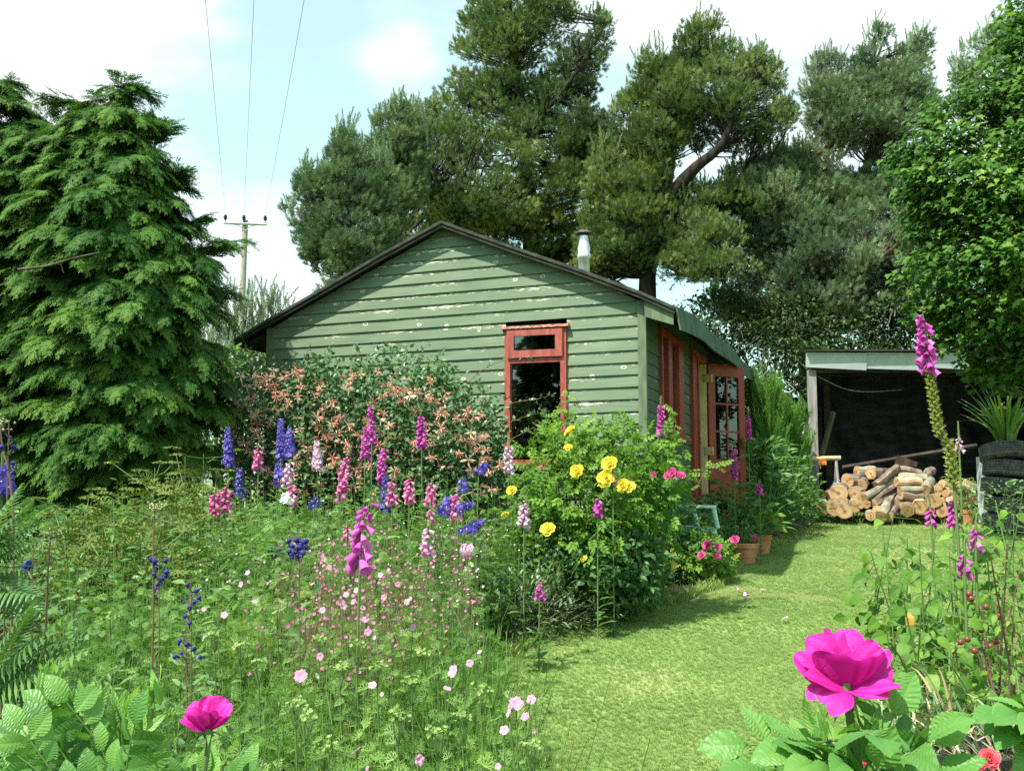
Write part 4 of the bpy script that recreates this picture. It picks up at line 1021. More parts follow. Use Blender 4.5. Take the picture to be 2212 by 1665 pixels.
hh = R.uniform(.58, .92, len(P)) * (1.0 + .20 * vnoise(P[:, 0], P[:, 1], 3.2, 13)) * np.clip(1.0 - .5 * np.exp(-((edge_x(P[:, 1]) - P[:, 0]) / .2)), .4, 1)
herb_mass(mb, P[:, 0], P[:, 1], hh, 22, CUT2, .075, .45 + .15 * vnoise(P[:, 0], P[:, 1], 2.2, 14), lo=.15)
P = bedpts(230, 4.6, 8.3, xmin=lambda y: -0.38 * y, pad=.4)
herb_mass(mb, P[:, 0], P[:, 1], R.uniform(.85, 1.15, len(P)), 26, LEAFN, .075, .42, lo=.2)
tag(mb.build('meadow_foliage', [m_herb, m_stem]), kind='stuff')
mb = MB()
P = bedpts(420, 3.4, 8.6, xmin=lambda y: -0.62 * y, xmax=lambda y: min(edge_x(y) - .15, -0.20 * y))
herb_mass(mb, P[:, 0], P[:, 1], R.uniform(.60, .92, len(P)), 18, LEAF3, .085, .5, lo=.25)
P = bedpts(420, 6.2, 9.0, xmin=lambda y: -.2 * y)
herb_mass(mb, P[:, 0], P[:, 1], R.uniform(.45, .85, len(P)), 16, LEAF3, .075, .42, lo=.2)
P = bedpts(260, 1.4, 3.6, xmin=lambda y: -.60 * y, xmax=lambda y: -.28 * y)
herb_mass(mb, P[:, 0], P[:, 1], R.uniform(.5, .85, len(P)), 22, LEAFN, .085, .5, lo=.2)
tag(mb.build('broadleaf_ground_cover', [m_broad, m_stem]), kind='stuff')
# behind the pots along the hut side: low leafy strip
mb = MB(); yb = R.uniform(9.6, 15.6, 260); xb = edge_x(yb) - R.uniform(.05, .75, 260)
herb_mass(mb, xb, yb, R.uniform(.3, .75, 260), 18, LEAF3, .09, .38, lo=.1)
tag(mb.build('hut_side_ground_cover', [m_broad, m_stem]), kind='stuff')

def yfor(y, h):       # distance at which something h above the soil shows at photo row y
    return FPX * (EYE - h) / ((y - HOR) + FPX * 0.0573)

# --- flowers on stems
def spike_base(top, low, Y):
    b = low + (low - top) * .25; return np.array([b[0], Y, float(zg(Y)) - .02])
BELL = T_bell(1.0, .31, 10, 0)
BUDT = T_join([T_leaf(1.0, .5, 2, .5, -.1), T_leaf(1.0, .5, 2, -.5, .1)])
def foxglove(label, xt, yt, xb, yb, Y, pm=None, dens=1.0, bs=1.0, seeds=None, budfrac=.22):
    pm = pm or m_fox; top = at(xt, yt, Y); low = at(xb, yb, Y)
    base = spike_base(top, low, Y) if seeds is None else spike_base(top, at(*seeds, Y), Y)
    t = thing('foxglove', label, 'foxglove', base, 0, 'foxglove spikes in the garden')
    mid = [low] if seeds is None else [at(*seeds, Y), at(2028, 930, Y), low]
    path = smooth_path([base] + mid + [top], 30); sb = MB(); sb.tube(path, np.linspace(.0060, .0020, 30), 6); 
    fb = MB(); L_ = np.linalg.norm(top - low); n = int(max(10, L_ / .0078 * dens)); zs = []
    tt = (np.arange(n) + .5) / n
    idx = low + (top - low) * tt[:, None]
    # follow the stem
    kp = np.array([np.argmin(np.abs(path[:, 2] - q[2])) for q in idx]); idx = np.stack([np.interp(idx[:, 2], path[:, 2], path[:, 0]), np.interp(idx[:, 2], path[:, 2], path[:, 1]), idx[:, 2]], 1)
    az = np.arange(n) * 2.4 + R.randn(n) * .3; face = np.where(np.cos(az + 1.9) < -.75, 1.2, 0)
    az = az + face; d = np.stack([np.cos(az), np.sin(az), np.zeros(n)], -1)
    bell = tt < (1 - budfrac); s = .050 * bs * (1 - .55 * tt)
    dd = nrm(d + np.array([0, 0, -1.0]) * (1.25 - .7 * tt)[:, None] + .1 * R.randn(n, 3))
    fb.inst(BELL, (idx + d * .004)[bell], frames(dd[bell]), s[bell] * R.uniform(.85, 1.1, bell.sum()), np.clip(.45 + .2 * R.randn(bell.sum()) - .1 * tt[bell], 0, 1), 0)
    nb = ~bell
    if nb.any():
        d2 = nrm(d[nb] + [0, 0, .25]); fb.inst(BUDT, idx[nb], frames(d2), s[nb] * .75, np.clip(.6 + .2 * R.randn(nb.sum()), 0, 1), 1)
        fb.inst(BUDT, idx[nb] + [0, 0, .006], frames(-d2 + [0, 0, .5]), s[nb] * .6, .6, 1)
    wbuild(fb, 'flower_spike', [pm, m_bud], t, True)
    if seeds is not None:
        s0 = at(*seeds, Y); m = 120; q = (np.arange(m) + .5) / m; z = s0[2] + (low[2] - s0[2]) * q
        c = np.stack([np.interp(z, path[:, 2], path[:, 0]), np.interp(z, path[:, 2], path[:, 1]), z], 1); az = np.arange(m) * 2.4
        d = np.stack([np.cos(az), np.sin(az), .35 + 0 * az], -1); sd = MB()
        sd.inst(BUDT, c + d * .003, frames(d), (.031 * bs * (1.15 - .4 * q)), .4 + .5 * R.rand(m)); sd.inst(BUDT, c, frames(d + [.5, 0, -.3]), .026 * bs, .3 + .5 * R.rand(m))
        wbuild(sd, 'seed_pods', m_seed, t)
    lb = MB(); m = 12; z = base[2] + (low[2] - base[2]) * (.05 + .8 * np.arange(m) / m); c = np.stack([np.interp(z, path[:, 2], path[:, 0]), np.interp(z, path[:, 2], path[:, 1]), z], 1)
    az = R.rand(m) * 6.28; d = np.stack([np.cos(az), np.sin(az), .5 + .2 * R.randn(m)], -1); lb.inst(LEAF3, c, frames(d), np.linspace(.16, .05, m), .4 + .3 * R.rand(m))
    wbuild(sb, 'stem', m_stem, t); wbuild(lb, 'leaves', m_broad, t)
    return t
FX = [
 ('tall magenta foxglove spike standing highest against the honeysuckle', 801, 858, 803, 950, 7.9, m_fox),
 ('magenta foxglove spike just lower left of the highest one before the honeysuckle', 797, 905, 789, 982, 7.7, m_fox),
 ('magenta foxglove with green seeding stem at the right of the honeysuckle flowers', 908, 880, 911, 958, 7.9, m_fox),
 ('single pink foxglove spike between the two tallest blue delphiniums', 556, 958, 558, 1005, 7.6, m_foxp),
 ('pale pink foxglove leaning right above a white bloom', 641, 985, 620, 1042, 7.0, m_foxw),
 ('short bright pink foxglove directly under the pale leaning one', 626, 1035, 632, 1082, 6.8, m_foxp),
 ('long pink foxglove spike leaning left in the middle of the bed', 757, 962, 738, 1072, 6.8, m_foxp),
 ('slim deep magenta foxglove above the dark blue delphinium', 834, 946, 826, 1036, 7.0, m_fox),
 ('small faded pink foxglove right of the dark blue delphinium', 846, 1028, 847, 1080, 6.6, m_foxp),
 ('squat wide magenta foxglove before dark honeysuckle leaves', 884, 1022, 884, 1076, 6.6, m_foxp),
 ('thin pink foxglove leaning right beside the squat one', 940, 1028, 930, 1082, 6.8, m_foxp),
 ('pink foxglove standing in front of the violet delphiniums', 990, 1048, 985, 1112, 6.2, m_foxp),
 ('pale lilac foxglove spike before the left post of the gable window', 1099, 945, 1098, 1014, 7.6, m_foxw),
 ('small foxglove tip against green boards above the yellow roses', 1320, 922, 1317, 958, 8.0, m_foxw),
 ('short pink foxglove tip touching the top yellow roses', 1326, 1005, 1324, 1040, 7.4, m_foxw),
 ('short magenta foxglove below the yellow roses', 1303, 1066, 1292, 1106, 7.2, m_fox),
 ('left foxglove of a short pink pair near the cypress', 466, 1052, 463, 1104, 6.2, m_foxp),
 ('right foxglove of the short pink pair near the cypress, leaning right', 495, 1036, 486, 1096, 6.2, m_foxp),
 ('tiny pink foxglove tip left of the big foreground foxglove', 751, 1126, 750, 1160, 4.6, m_foxp, .55),
 ('small pink foxglove tip above the two toned one', 928, 1090, 930, 1122, 5.6, m_foxp, .55),
 ('pale and pink foxglove in the middle of the meadow flowers', 928, 1126, 922, 1190, 5.2, m_foxw),
 ('faded white foxglove tip left of the rose bush', 1136, 1072, 1132, 1130, 6.4, m_foxw),
 ('little magenta foxglove low in the bed near the silver edging plants', 1174, 1252, 1166, 1288, 6.3, m_fox, .8),
 ('tall magenta foxglove in front of the hut side window', 1428, 856, 1428, 938, 8.9, m_fox),
 ('purple foxglove right of the open red door', 1616, 880, 1617, 942, 12.2, m_fox),
 ('dark purple foxglove before the lower part of the red door', 1586, 950, 1586, 1030, 11.2, m_fox),
 ('short purple foxglove above the big leaves by the pots', 1641, 1036, 1641, 1062, 11.0, m_fox),
 ('white and pink foxglove bud on a bare stalk left of the tyres', 2070, 936, 2072, 968, 4.6, m_foxw, .5),
 ('magenta foxglove low in front of the pale logs', 2072, 1060, 2060, 1132, 3.6, m_fox, .55),
 ('magenta foxglove leaning right below the tyres', 2126, 1130, 2108, 1182, 3.2, m_fox, .55),
 ('lowest magenta foxglove at the right border', 2096, 1185, 2084, 1236, 3.0, m_fox, .55),
 ('thin faded foxglove among leaves before the terracotta pots by the logs', 1996, 1082, 2012, 1130, 3.9, m_fox, .55),
]
for f in FX: foxglove(f[0], *f[1:6], f[6], dens=1.0 if len(f) < 8 else 1.15, bs=1.0 if len(f) < 8 else f[7])
foxglove('big magenta foxglove with large open bells in the middle foreground', 800, 1078, 778, 1216, 3.05, m_fox, dens=.95, bs=.95, budfrac=.04)
foxglove('very tall leaning foxglove with seed pods and magenta top before the log shed', 1992, 665, 2006, 792, 3.4, m_fox, dens=1.15, bs=.80, seeds=(2062, 1060), budfrac=.12)

FLO = T_flower5(1.0, 1.0, .3, 5, 0, 1, 1, 2, .1)
def delphinium(label, xt, yt, xb, yb, Y, pm=None, dens=1.0, r=.024, eye=None):
    top = at(xt, yt, Y); low = at(xb, yb, Y); base = spike_base(top, low, Y)
    t = thing('delphinium', label, 'delphinium', base, 0, 'blue flower spikes in the bed'); path = smooth_path([base, low, top], 20)
    sb = MB(); sb.tube(path, np.linspace(.006, .002, 20), 5); fb = MB(); L_ = np.linalg.norm(top - low); n = int(L_ / .0042 * dens); tt = (np.arange(n) + .5) / n
    c = low + (top - low) * tt[:, None]; az = np.arange(n) * 2.4; d = np.stack([np.cos(az), np.sin(az), .1 + .3 * R.randn(n)], -1)
    s = r * (1 - .55 * tt ** 2); fb.inst(FLO, c + d * (.036 * (1 - .65 * tt))[:, None], frames(d), s, np.clip(.45 + .25 * R.randn(n), 0, 1))
    wbuild(fb, 'flower_spike', [pm or m_delph, eye or m_whitep], t); wbuild(sb, 'stem', m_stem, t)
    lb = MB(); m = 14; z = base[2] + (low[2] - base[2]) * (.1 + .85 * np.arange(m) / m); c = np.stack([np.interp(z, path[:, 2], path[:, 0]), np.interp(z, path[:, 2], path[:, 1]), z], 1)
    az = R.rand(m) * 6.28; lb.inst(CUT2, c, frames(np.stack([np.cos(az), np.sin(az), .4 + 0 * az], -1)), np.linspace(.13, .06, m), .4 + .3 * R.rand(m)); wbuild(lb, 'leaves', m_herb, t)
DX = [
 ('slim violet blue delphinium nearest the cypress', 492, 922, 494, 1008, 7.6, m_delph, 1.0),
 ('left and taller of the two thick blue delphiniums', 606, 904, 608, 992, 7.6, m_delph, 1.3),
 ('right and shorter of the two thick blue delphiniums', 625, 926, 626, 988, 7.4, m_delph, 1.2),
 ('greyish blue delphinium low beside the pink foxglove pair', 517, 1010, 519, 1078, 7.0, m_delphd, 1.0),
 ('short fading blue delphinium under the two thick ones', 601, 998, 604, 1042, 7.2, m_delph, .9),
 ('pale lilac delphinium spike before the honeysuckle', 684, 952, 686, 1014, 7.6, m_foxw, 1.1),
 ('long dark blue delphinium in the middle of the bed', 833, 1024, 833, 1106, 6.8, m_delphd, .9),
 ('small blue delphinium tip among honeysuckle flowers', 1052, 1002, 1034, 1020, 7.2, m_delph, 1.0),
 ('upright violet blue delphinium tip behind the pink foxglove', 1001, 1032, 998, 1066, 6.6, m_delph, .8),
 ('blue delphinium leaning right at the left of the pink foxglove', 968, 1074, 956, 1112, 6.2, m_delph, 1.0),
 ('violet delphinium lying almost sideways right of the pink foxglove', 1022, 1088, 992, 1100, 6.0, m_delph, 1.2),
 ('blue delphinium bent to the right over the meadow flowers', 1042, 1124, 1004, 1152, 5.6, m_delph, 1.0),
 ('small dark blue delphinium tip low before the honeysuckle', 680, 1074, 678, 1096, 6.4, m_delphd, .8),
 ('small dark blue delphinium tip left of the lime heads', 597, 1182, 592, 1200, 5.2, m_delphd, .7),
 ('bright violet delphinium cut off by the left picture edge', 4, 1005, 2, 1070, 2.9, m_delph, 1.1),
]
for f in DX: delphinium(f[0], *f[1:6], f[6], f[7])

HOOD = (lambda m: [(m.V[0], m.F[0][0], 0)])((lambda m: (m.lathe([(0, -.5), (.35, -.42), (.55, -.1), (.5, .25), (.28, .55), (0, .66)], (0, 0, 0), 8), m)[1])(MB()))
HOODF = T_join([(HOOD[0][0], HOOD[0][1], 0)] + sum([T_xform([T_leaf(.95, .6, 2, .2, .3)], (0, -.3, 0), (math.cos(a_), -.6, math.sin(a_)), (math.cos(a_), .6, math.sin(a_))) for a_ in (.4, 2.2, 3.9, 5.2)], []))
def monkshood(label, pts, Y, r=.014):
    """dark hooded flowers scattered on a thin upright stem"""
    P3 = np.array([at(x, y, Y + .03 * R.randn()) for x, y in pts]); cx_ = P3[:, 0].mean(); base = np.array([cx_ + .01, Y, float(zg(Y))]); top = np.array([cx_, Y, P3[:, 2].max() + .02])
    t = thing('monkshood', label, 'monkshood', base, 0, 'dark blue hooded flowers'); sb = MB(); path = smooth_path([base, (base + top) / 2 + [.01, 0, 0], top], 10); sb.tube(path, np.linspace(.0035, .0015, 10), 5)
    n = len(P3); fo_ = None
    for q in P3:
        if fo_ is None: fb = MB(); fb.inst(HOODF, [[0, 0, 0]], frames([[0, .25, 1]]), r * .9, .5); fo_ = fb.build('flower', m_delphd, t, True); o = fo_
        else: o = fo_.copy(); COL.objects.link(o); o.parent = t
        o.location = q - base; o.rotation_euler = tuple(.6 * R.randn(3)); s_ = R.uniform(.8, 1.25); o.scale = (s_, s_, s_)
    for q in P3: sb.tube([[cx_, Y, q[2] - .02], q], [.0018, .0014], 4)
    wbuild(sb, 'stem', m_stemr, t)
monkshood('dense cluster of dark blue hooded flowers left of the big foreground foxglove', [(625, 1168), (640, 1166), (655, 1170), (632, 1180), (648, 1182), (660, 1182), (625, 1190), (640, 1192), (655, 1194), (650, 1176), (630, 1198), (662, 1168), (645, 1200)], 3.2, .0165)
monkshood('open stem of violet blue hooded flowers over the left ground cover', [(328, 1208), (358, 1210), (344, 1225), (332, 1240), (358, 1242), (340, 1262), (350, 1250), (337, 1270), (335, 1212), (360, 1235)], 3.1, .0165)
monkshood('loose dull blue flowers low in the bed left of the pink mallows', [(405, 1262), (412, 1285), (398, 1300), (420, 1300), (400, 1330), (410, 1345), (425, 1275), (430, 1290), (408, 1312)], 3.0, .012)
monkshood('sparse dark blue buds near the bottom of the left bed', [(388, 1384), (404, 1392), (378, 1418), (392, 1410), (420, 1400), (432, 1418)], 2.8, .012)
monkshood('single violet bloom in front of the dark cypress foot', [(55, 1220), (66, 1224), (60, 1230), (62, 1216)], 2.8, .017)
monkshood('blue grey buds on the tall brown stalk at the far left', [(10, 930), (22, 945), (4, 965), (30, 965), (28, 1000), (34, 1012)], 2.7, .012)

FL5 = T_flower5(1.0, 1.05, .2, 5, 0, None, 2, 2, .25)
MAL = [(535, 1237), (485, 1328), (650, 1460), (795, 1365), (790, 1338), (764, 1300), (980, 1450), (1015, 1432), (1115, 1520), (1090, 1577), (770, 1622), (805, 1480), (697, 1318), (711, 1225), (521, 1262), (748, 1284), (742, 1310), (822, 1242), (893, 1355), (880, 1300), (1010, 1190), (700, 1208), (770, 1275), (830, 1290), (550, 1300), (905, 1640), (1135, 1548), (860, 1262), (1100, 1540)]
mal_lab = {2: 'largest pale pink mallow bloom low between the lime heads', 6: 'pair of pale pink mallow blooms nearest the lawn edge', 8: 'flat pale pink mallow bloom overhanging the lawn', 10: 'white pink mallow bloom near the bottom of the bed', 1: 'white pink mallow bloom standing alone left of centre in the bed'}
def blossom_plant(name, label, cat, group, x, y, h, fm, r, k, spread=.035, lm=None):
    Y = yfor(y, h); p = at(x, y, Y); base = np.array([p[0] + .05 * R.randn(), Y, float(zg(Y))]); t = thing(name, label, cat, base, 0, group)
    sb = MB(); sb.tube(smooth_path([base, (base + p) / 2 + .02 * R.randn(3), p], 7), np.linspace(.003, .0012, 7), 4); fb = MB()
    c = p + np.vstack([[0, 0, 0], spread * R.randn(k - 1, 3)]) if k > 1 else p[None]
    d = nrm(np.array([-.25, -.9, .5]) + .35 * R.randn(k, 3)); ss = r * np.concatenate([[1.0], R.uniform(.4, .7, k - 1)])
    for q_, d_, s_ in zip(c, d, ss): fb = MB(); fb.inst(FL5, q_[None], frames(d_[None]), s_, .5 + .4 * R.rand(1)); wbuild(fb, 'bloom', fm, t)
    for q in c[1:]: sb.tube([p - [0, 0, .04], q], .001, 3)
    m = 7; lb = MB(); q = base + (p - base) * (.3 + .65 * np.arange(m)[:, None] / m); az = R.rand(m) * 6.28
    lb.inst(CUT, q, frames(np.stack([np.cos(az), np.sin(az), .4 + 0 * az], -1)), .05, .4 + .4 * R.rand(m))
    wbuild(sb, 'stem', m_stem, t); wbuild(lb, 'leaves', lm or m_herb, t)
for i, (x, y) in enumerate(MAL):
    blossom_plant('musk_mallow', mal_lab.get(i, 'small pale pink mallow flower on a thin stem in the green bed'), 'mallow', 'pink mallow flowers in the bed', x, y, .86, m_mallow, .019 if i in (2, 6, 8) else (.0115 if y > 1380 else .0135), 2)
# airy pink and white specks: campion and cranesbill haze
mb = MB(); n = 420; Yv = R.uniform(4.0, 7.2, n); xv = (R.uniform(600, 1080, n) - CX) / FPX * Yv; xv = np.minimum(xv, edge_x(Yv) - .15); c = np.stack([xv, Yv, zg(Yv) + R.uniform(.60, .92, n)], 1)
mb.inst(T_flower5(1, 1, .2, 5, 0, None, 1, 1, .0), c, frames(nrm(np.array([-.2, -.7, .6]) + .4 * R.randn(n, 3))), R.uniform(.004, .0085, n), R.rand(n) * .7, 0)
sticks(mb, c - np.stack([.03 * R.randn(n), .03 * R.randn(n), R.uniform(.2, .35, n)], 1), c, .002, .5, 1)
n = 330; Yv = R.uniform(3.1, 4.8, n); xv = (760 + 95 * R.randn(n) - CX) / FPX * Yv; c = np.stack([xv, Yv, zg(Yv) + R.uniform(.72, .98, n)], 1)
mb.inst(T_flower5(1, 1, .2, 5, 0, None, 1, 1, .0), c, frames(nrm(np.array([-.2, -.7, .6]) + .4 * R.randn(n, 3))), R.uniform(.004, .0075, n), R.rand(n) * .55, 0); sticks(mb, c - np.stack([.04 * R.randn(n), .04 * R.randn(n), R.uniform(.15, .35, n)], 1), c, .0018, .5, 1)
tag(mb.build('pink_flower_haze', [m_foxp, m_stemr]), kind='stuff')
mb = MB(); n = 170; Yv = R.uniform(4.0, 8.2, n); xv = (R.uniform(300, 1200, n) - CX) / FPX * Yv; xv = np.minimum(xv, edge_x(Yv) - .15); c = np.stack([xv, Yv, zg(Yv) + R.uniform(.55, .9, n)], 1)
mb.inst(T_flower5(1, 1, .2, 5, 0, None, 1, 1, .0), c, frames(nrm(np.array([-.2, -.7, .6]) + .4 * R.randn(n, 3))), R.uniform(.004, .007, n), R.rand(n), 0)
sticks(mb, c - [0, 0, .3], c, .002, .5, 1)
tag(mb.build('white_flower_specks', [m_whitep, m_stem]), kind='stuff')
# lime heads
DOTS = T_flower5(1, 1.2, .5, 4, 0, None, 1, 1, 0)
for i, (x, y) in enumerate([(240, 1340), (180, 1260), (160, 1300), (365, 1300), (465, 1375), (620, 1255), (815, 1448), (735, 1452), (640, 1530), (660, 1560), (700, 1620), (1000, 1560), (560, 1440), (520, 1400), (890, 1480), (945, 1590), (1150, 1620), (600, 1330), (690, 1390), (770, 1400), (860, 1560), (430, 1240), (920, 1420), (1040, 1500)]):
    Y = yfor(y, .84); p = at(x, y, Y); base = np.array([p[0] + .03, Y, float(zg(Y))]); t = thing('lime_umbel_plant', 'yellow green flower head standing out of the fine herb leaves', 'herb', base, 0, 'yellow green flower heads')
    sb = MB(); q = p + np.array([0, 0, -.05]); sb.tube([base, (base + q) / 2 + [.01, 0, 0], q], [.003, .0025, .002], 4); n = 24; a = R.rand(n) * 6.28; r = .024 * np.sqrt(R.rand(n)); c = p + np.stack([np.cos(a) * r, np.sin(a) * r, .018 - .4 * r + .004 * R.randn(n)], 1)
    fb = MB(); fb.inst(DOTS, c, frames(nrm(.5 * R.randn(n, 3) + [0, -.4, 1])), R.uniform(.005, .008, n), R.rand(n)); sticks(sb, np.repeat(q[None], n, 0), c, .0012, .5)
    wbuild(fb, 'flower_head', m_lime, t); wbuild(sb, 'stem', m_stem, t)
# fennel like brown green umbels before the cypress
for i, (x, y, Y) in enumerate([(185, 1090, 5.6), (225, 1070, 5.8), (140, 1120, 5.2), (270, 1110, 5.6), (310, 1060, 6.2), (335, 1010, 6.8), (400, 985, 7.4), (440, 980, 7.6), (380, 1060, 6.6), (440, 1050, 6.8), (350, 1130, 5.6), (240, 1150, 5.2), (470, 1010, 7.6), (300, 1150, 5.2), (420, 1110, 6.0)]):
    top = at(x, y, Y); base = np.array([top[0] + .05 * R.randn(), Y, float(zg(Y))]); t = thing('fennel', 'olive green fennel plant with flat flower heads at the foot of the cypress', 'fennel', base, 0, 'fennel plants by the cypress')
    sb = MB(); fb = MB(); sb.tube(smooth_path([base, (base + top) / 2 + .03 * R.randn(3), top], 8), np.linspace(.007, .003, 8), 5)
    for k in range(9):
        s_ = base + (top - base) * R.uniform(.45, .98); e = s_ + np.array([.20 * R.randn(), .16 * R.randn(), R.uniform(.08, .22)]); e[2] = min(e[2], top[2] + .03); sb.tube([s_, (s_ + e) / 2 + [0, 0, -.02], e], [.003, .0025, .002], 4)
        n = 34; a = R.rand(n) * 6.28; r = .055 * np.sqrt(R.rand(n)); c = e + np.stack([np.cos(a) * r, np.sin(a) * r, .012 - .2 * r], 1); fb.inst(DOTS, c, frames(nrm(.6 * R.randn(n, 3) + [0, -.3, 1])), R.uniform(.007, .013, n), R.rand(n))
    wbuild(fb, 'flower_heads', m_fennel, t); lb = MB(); m = 60; q = base + (top - base) * (.1 + .8 * R.rand(m, 1)) + .07 * R.randn(m, 3); lb.inst(CUT2, q, frames(nrm(R.randn(m, 3) + [0, -.3, .4])), .12, .25 + .4 * R.rand(m)); wbuild(lb, 'leaves', m_fennel, t); wbuild(sb, 'stem', m_stem, t)

# --- leafy masses
def leafmass(mb, poly, Yf, thick, ncl, per, cr, tpl, size, tone, up=.6, droop=.15, sv=.25, mat=0, front=.72, tv=.13, mind=0):
    C2 = sample_poly(poly, ncl, mind); e = edgedist(C2, poly); C3 = []
    for (x, y), ed in zip(C2, e):
        Y0 = Yf(x) if callable(Yf) else Yf; th = min(thick, .08 + ed / FPX * Y0 * 1.3); s_ = abs(R.uniform(-1, 1)) ** .6 * (-1 if R.rand() < front else 1)
        C3.append(at(x, y, Y0 + s_ * th))
    C3 = np.array(C3); n = len(C3); q = rsph(n * per) * (R.rand(n * per, 1) ** .45) * cr; p = np.repeat(C3, per, 0) + q
    p[:, 2] = np.maximum(p[:, 2], zg(p[:, 1]) + .02)
    d = nrm(q / cr + np.array([0, -.35, .05]) + .5 * R.randn(n * per, 3) - [0, 0, droop]); u = nrm(np.array([-.1, -.35, up]) + .45 * R.randn(n * per, 3))
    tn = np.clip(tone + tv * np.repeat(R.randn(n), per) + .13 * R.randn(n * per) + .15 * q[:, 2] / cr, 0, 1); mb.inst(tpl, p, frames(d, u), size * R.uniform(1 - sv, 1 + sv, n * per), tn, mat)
    return C3

def woody(mb, base, targets, r0=.012, k=5, wob=.06):
    for q in targets: limb(mb, base + [.08 * R.randn(), .06 * R.randn(), 0], q, r0, .003, wob, 5, k)

# honeysuckle against the gable
hp = [(478, 880), (500, 815), (560, 785), (640, 800), (700, 782), (770, 790), (870, 790), (960, 800), (1030, 850), (1075, 910), (1092, 1000), (1085, 1075), (1000, 1120), (760, 1130), (560, 1130), (470, 1090), (468, 960)]
Yh = lambda x: wall_Y(x) - .62
b0 = at(780, HOR, Yh(780)); hs = thing('honeysuckle', 'sprawling honeysuckle bush with coral and cream flowers against the green gable', 'honeysuckle', (b0[0], b0[1], float(zg(b0[1]))), 0)
mb = MB(); C3 = leafmass(mb, hp, Yh, .48, 620, 20, .15, LEAF2, .062, .45, .7)
leafmass(mb, [(530, 800), (700, 750), (960, 780), (1090, 900), (1090, 980), (900, 900), (540, 860)], Yh, .3, 90, 12, .12, LEAF2, .05, .55, .7)
sb = MB(); woody(sb, np.array([b0[0], b0[1], float(zg(b0[1]))]), C3[R.choice(len(C3), 60)], .014)
whips = [[(640, 830), (655, 780), (672, 742)], [(700, 800), (702, 765), (716, 752)], [(770, 800), (775, 760), (765, 742)], [(835, 800), (850, 760), (830, 735)], [(870, 800), (880, 760), (860, 740)], [(900, 800), (910, 762), (925, 742)], [(940, 800), (945, 775), (960, 748)], [(560, 800), (545, 770), (530, 740)], [(990, 850), (1040, 800), (1100, 775), (1150, 772)], [(1060, 900), (1110, 870), (1160, 862), (1200, 850)], [(1060, 930), (1120, 905), (1170, 890)], [(620, 820), (610, 790), (590, 770)], [(1000, 870), (1010, 840), (1035, 822)], [(1080, 960), (1140, 930), (1190, 900), (1215, 880)], [(1070, 1010), (1120, 980), (1160, 950)]]
for wp in whips:
    Q = smooth_path([at(x, y, wall_Y(x) - .16 - .12 * (1 - i / len(wp))) for i, (x, y) in enumerate(wp)], 12); sb.tube(Q, np.linspace(.004, .0015, 12), 4)
    T_ = nrm(np.gradient(Q, axis=0)); nl = 16; u_ = np.sort(R.uniform(2, 11, nl)); cc = np.stack([np.interp(u_, np.arange(12), Q[:, k]) for k in range(3)], 1); dd = np.stack([np.interp(u_, np.arange(12), T_[:, k]) for k in range(3)], 1)
    dd = nrm(dd * R.uniform(-.2, .9, (nl, 1)) + .9 * R.randn(nl, 3) * [1, .7, 1]); mb.inst(LEAF2, cc, frames(dd, [[0, -.8, .6]] + .5 * R.randn(nl, 3)), R.uniform(.025, .065, nl), R.uniform(.3, .8, nl))
wbuild(mb, 'foliage', m_honeyl, hs); wbuild(sb, 'stem', m_stemr, hs)
# one flower cluster, then copies
fb = MB(); 
for k in range(17):
    d = nrm(R.randn(3) * [1, .8, .7] + [0, -.7, .35]); s_ = nrm(np.cross(d, [0, 0, 1])); L_ = R.uniform(.030, .045); e = d * L_
    fb.tube([d * .006, e * .6 + [0, 0, -.002], e], [.0022, .0028, .0036], 5, 0, R.uniform(.1, .9), cap=False)
    for sx in (-1, .0, 1): fb.add([e - s_ * .003, e + s_ * .003, e + d * .014 + s_ * .013 * sx + [0, 0, -.010 + .006 * abs(sx)]], [[0, 1, 2]], 0, R.uniform(.4, 1))
proto = None
fl = sample_poly([(492, 890), (505, 825), (590, 805), (700, 800), (800, 800), (900, 805), (970, 830), (1050, 900), (1080, 1000), (1060, 1060), (960, 1000), (760, 1040), (560, 1050), (490, 1060), (480, 960)], 118, 17)
fl = np.vstack([fl, [[700, 770], [672, 795], [912, 790], [560, 770], [590, 790]]])[:100] if len(fl) > 95 else fl
for x, y in fl:
    p = at(x, y, Yh(x) - .42 - .16 * R.rand()) - np.array(hs.location)
    if proto is None: proto = fb.build('blossom', m_honeyf, hs); o = proto
    else: o = proto.copy(); COL.objects.link(o); o.parent = hs
    o.location = p; o.rotation_euler = (R.uniform(-.5, .5), R.uniform(0, 6.28), R.uniform(-.6, .6)); s_ = R.uniform(.9, 1.5); o.scale = (s_, s_, s_)

sm = MB(); q2 = sample_poly([(482, 890), (500, 815), (590, 795), (700, 800), (800, 810), (900, 820), (970, 850), (1050, 920), (1085, 1000), (1060, 1080), (960, 1060), (760, 1080), (560, 1080), (480, 1060), (470, 960)], 170, 12)
cp = np.array([at(x, y, Yh(x) - .36 - .2 * R.rand()) for x, y in q2]); hv = []
for k in range(9):
    d = nrm(R.randn(3) * [1, .8, .7] + [0, -.7, .4]); hv.append((T_xform([T_leaf(.05, .012, 2, .2, .4)], (0, 0, 0), tuple(d), (0, -.5, 1))[0]))
HONEY = T_join(hv); n = len(cp); sm.inst(HONEY, cp, frames(rsph(n) * .5 + [0, -.4, 1]), R.uniform(.8, 1.5, n), R.rand(n)); o = wbuild(sm, 'blossom_sprays', m_honeyf, hs); o['kind'] = 'stuff'
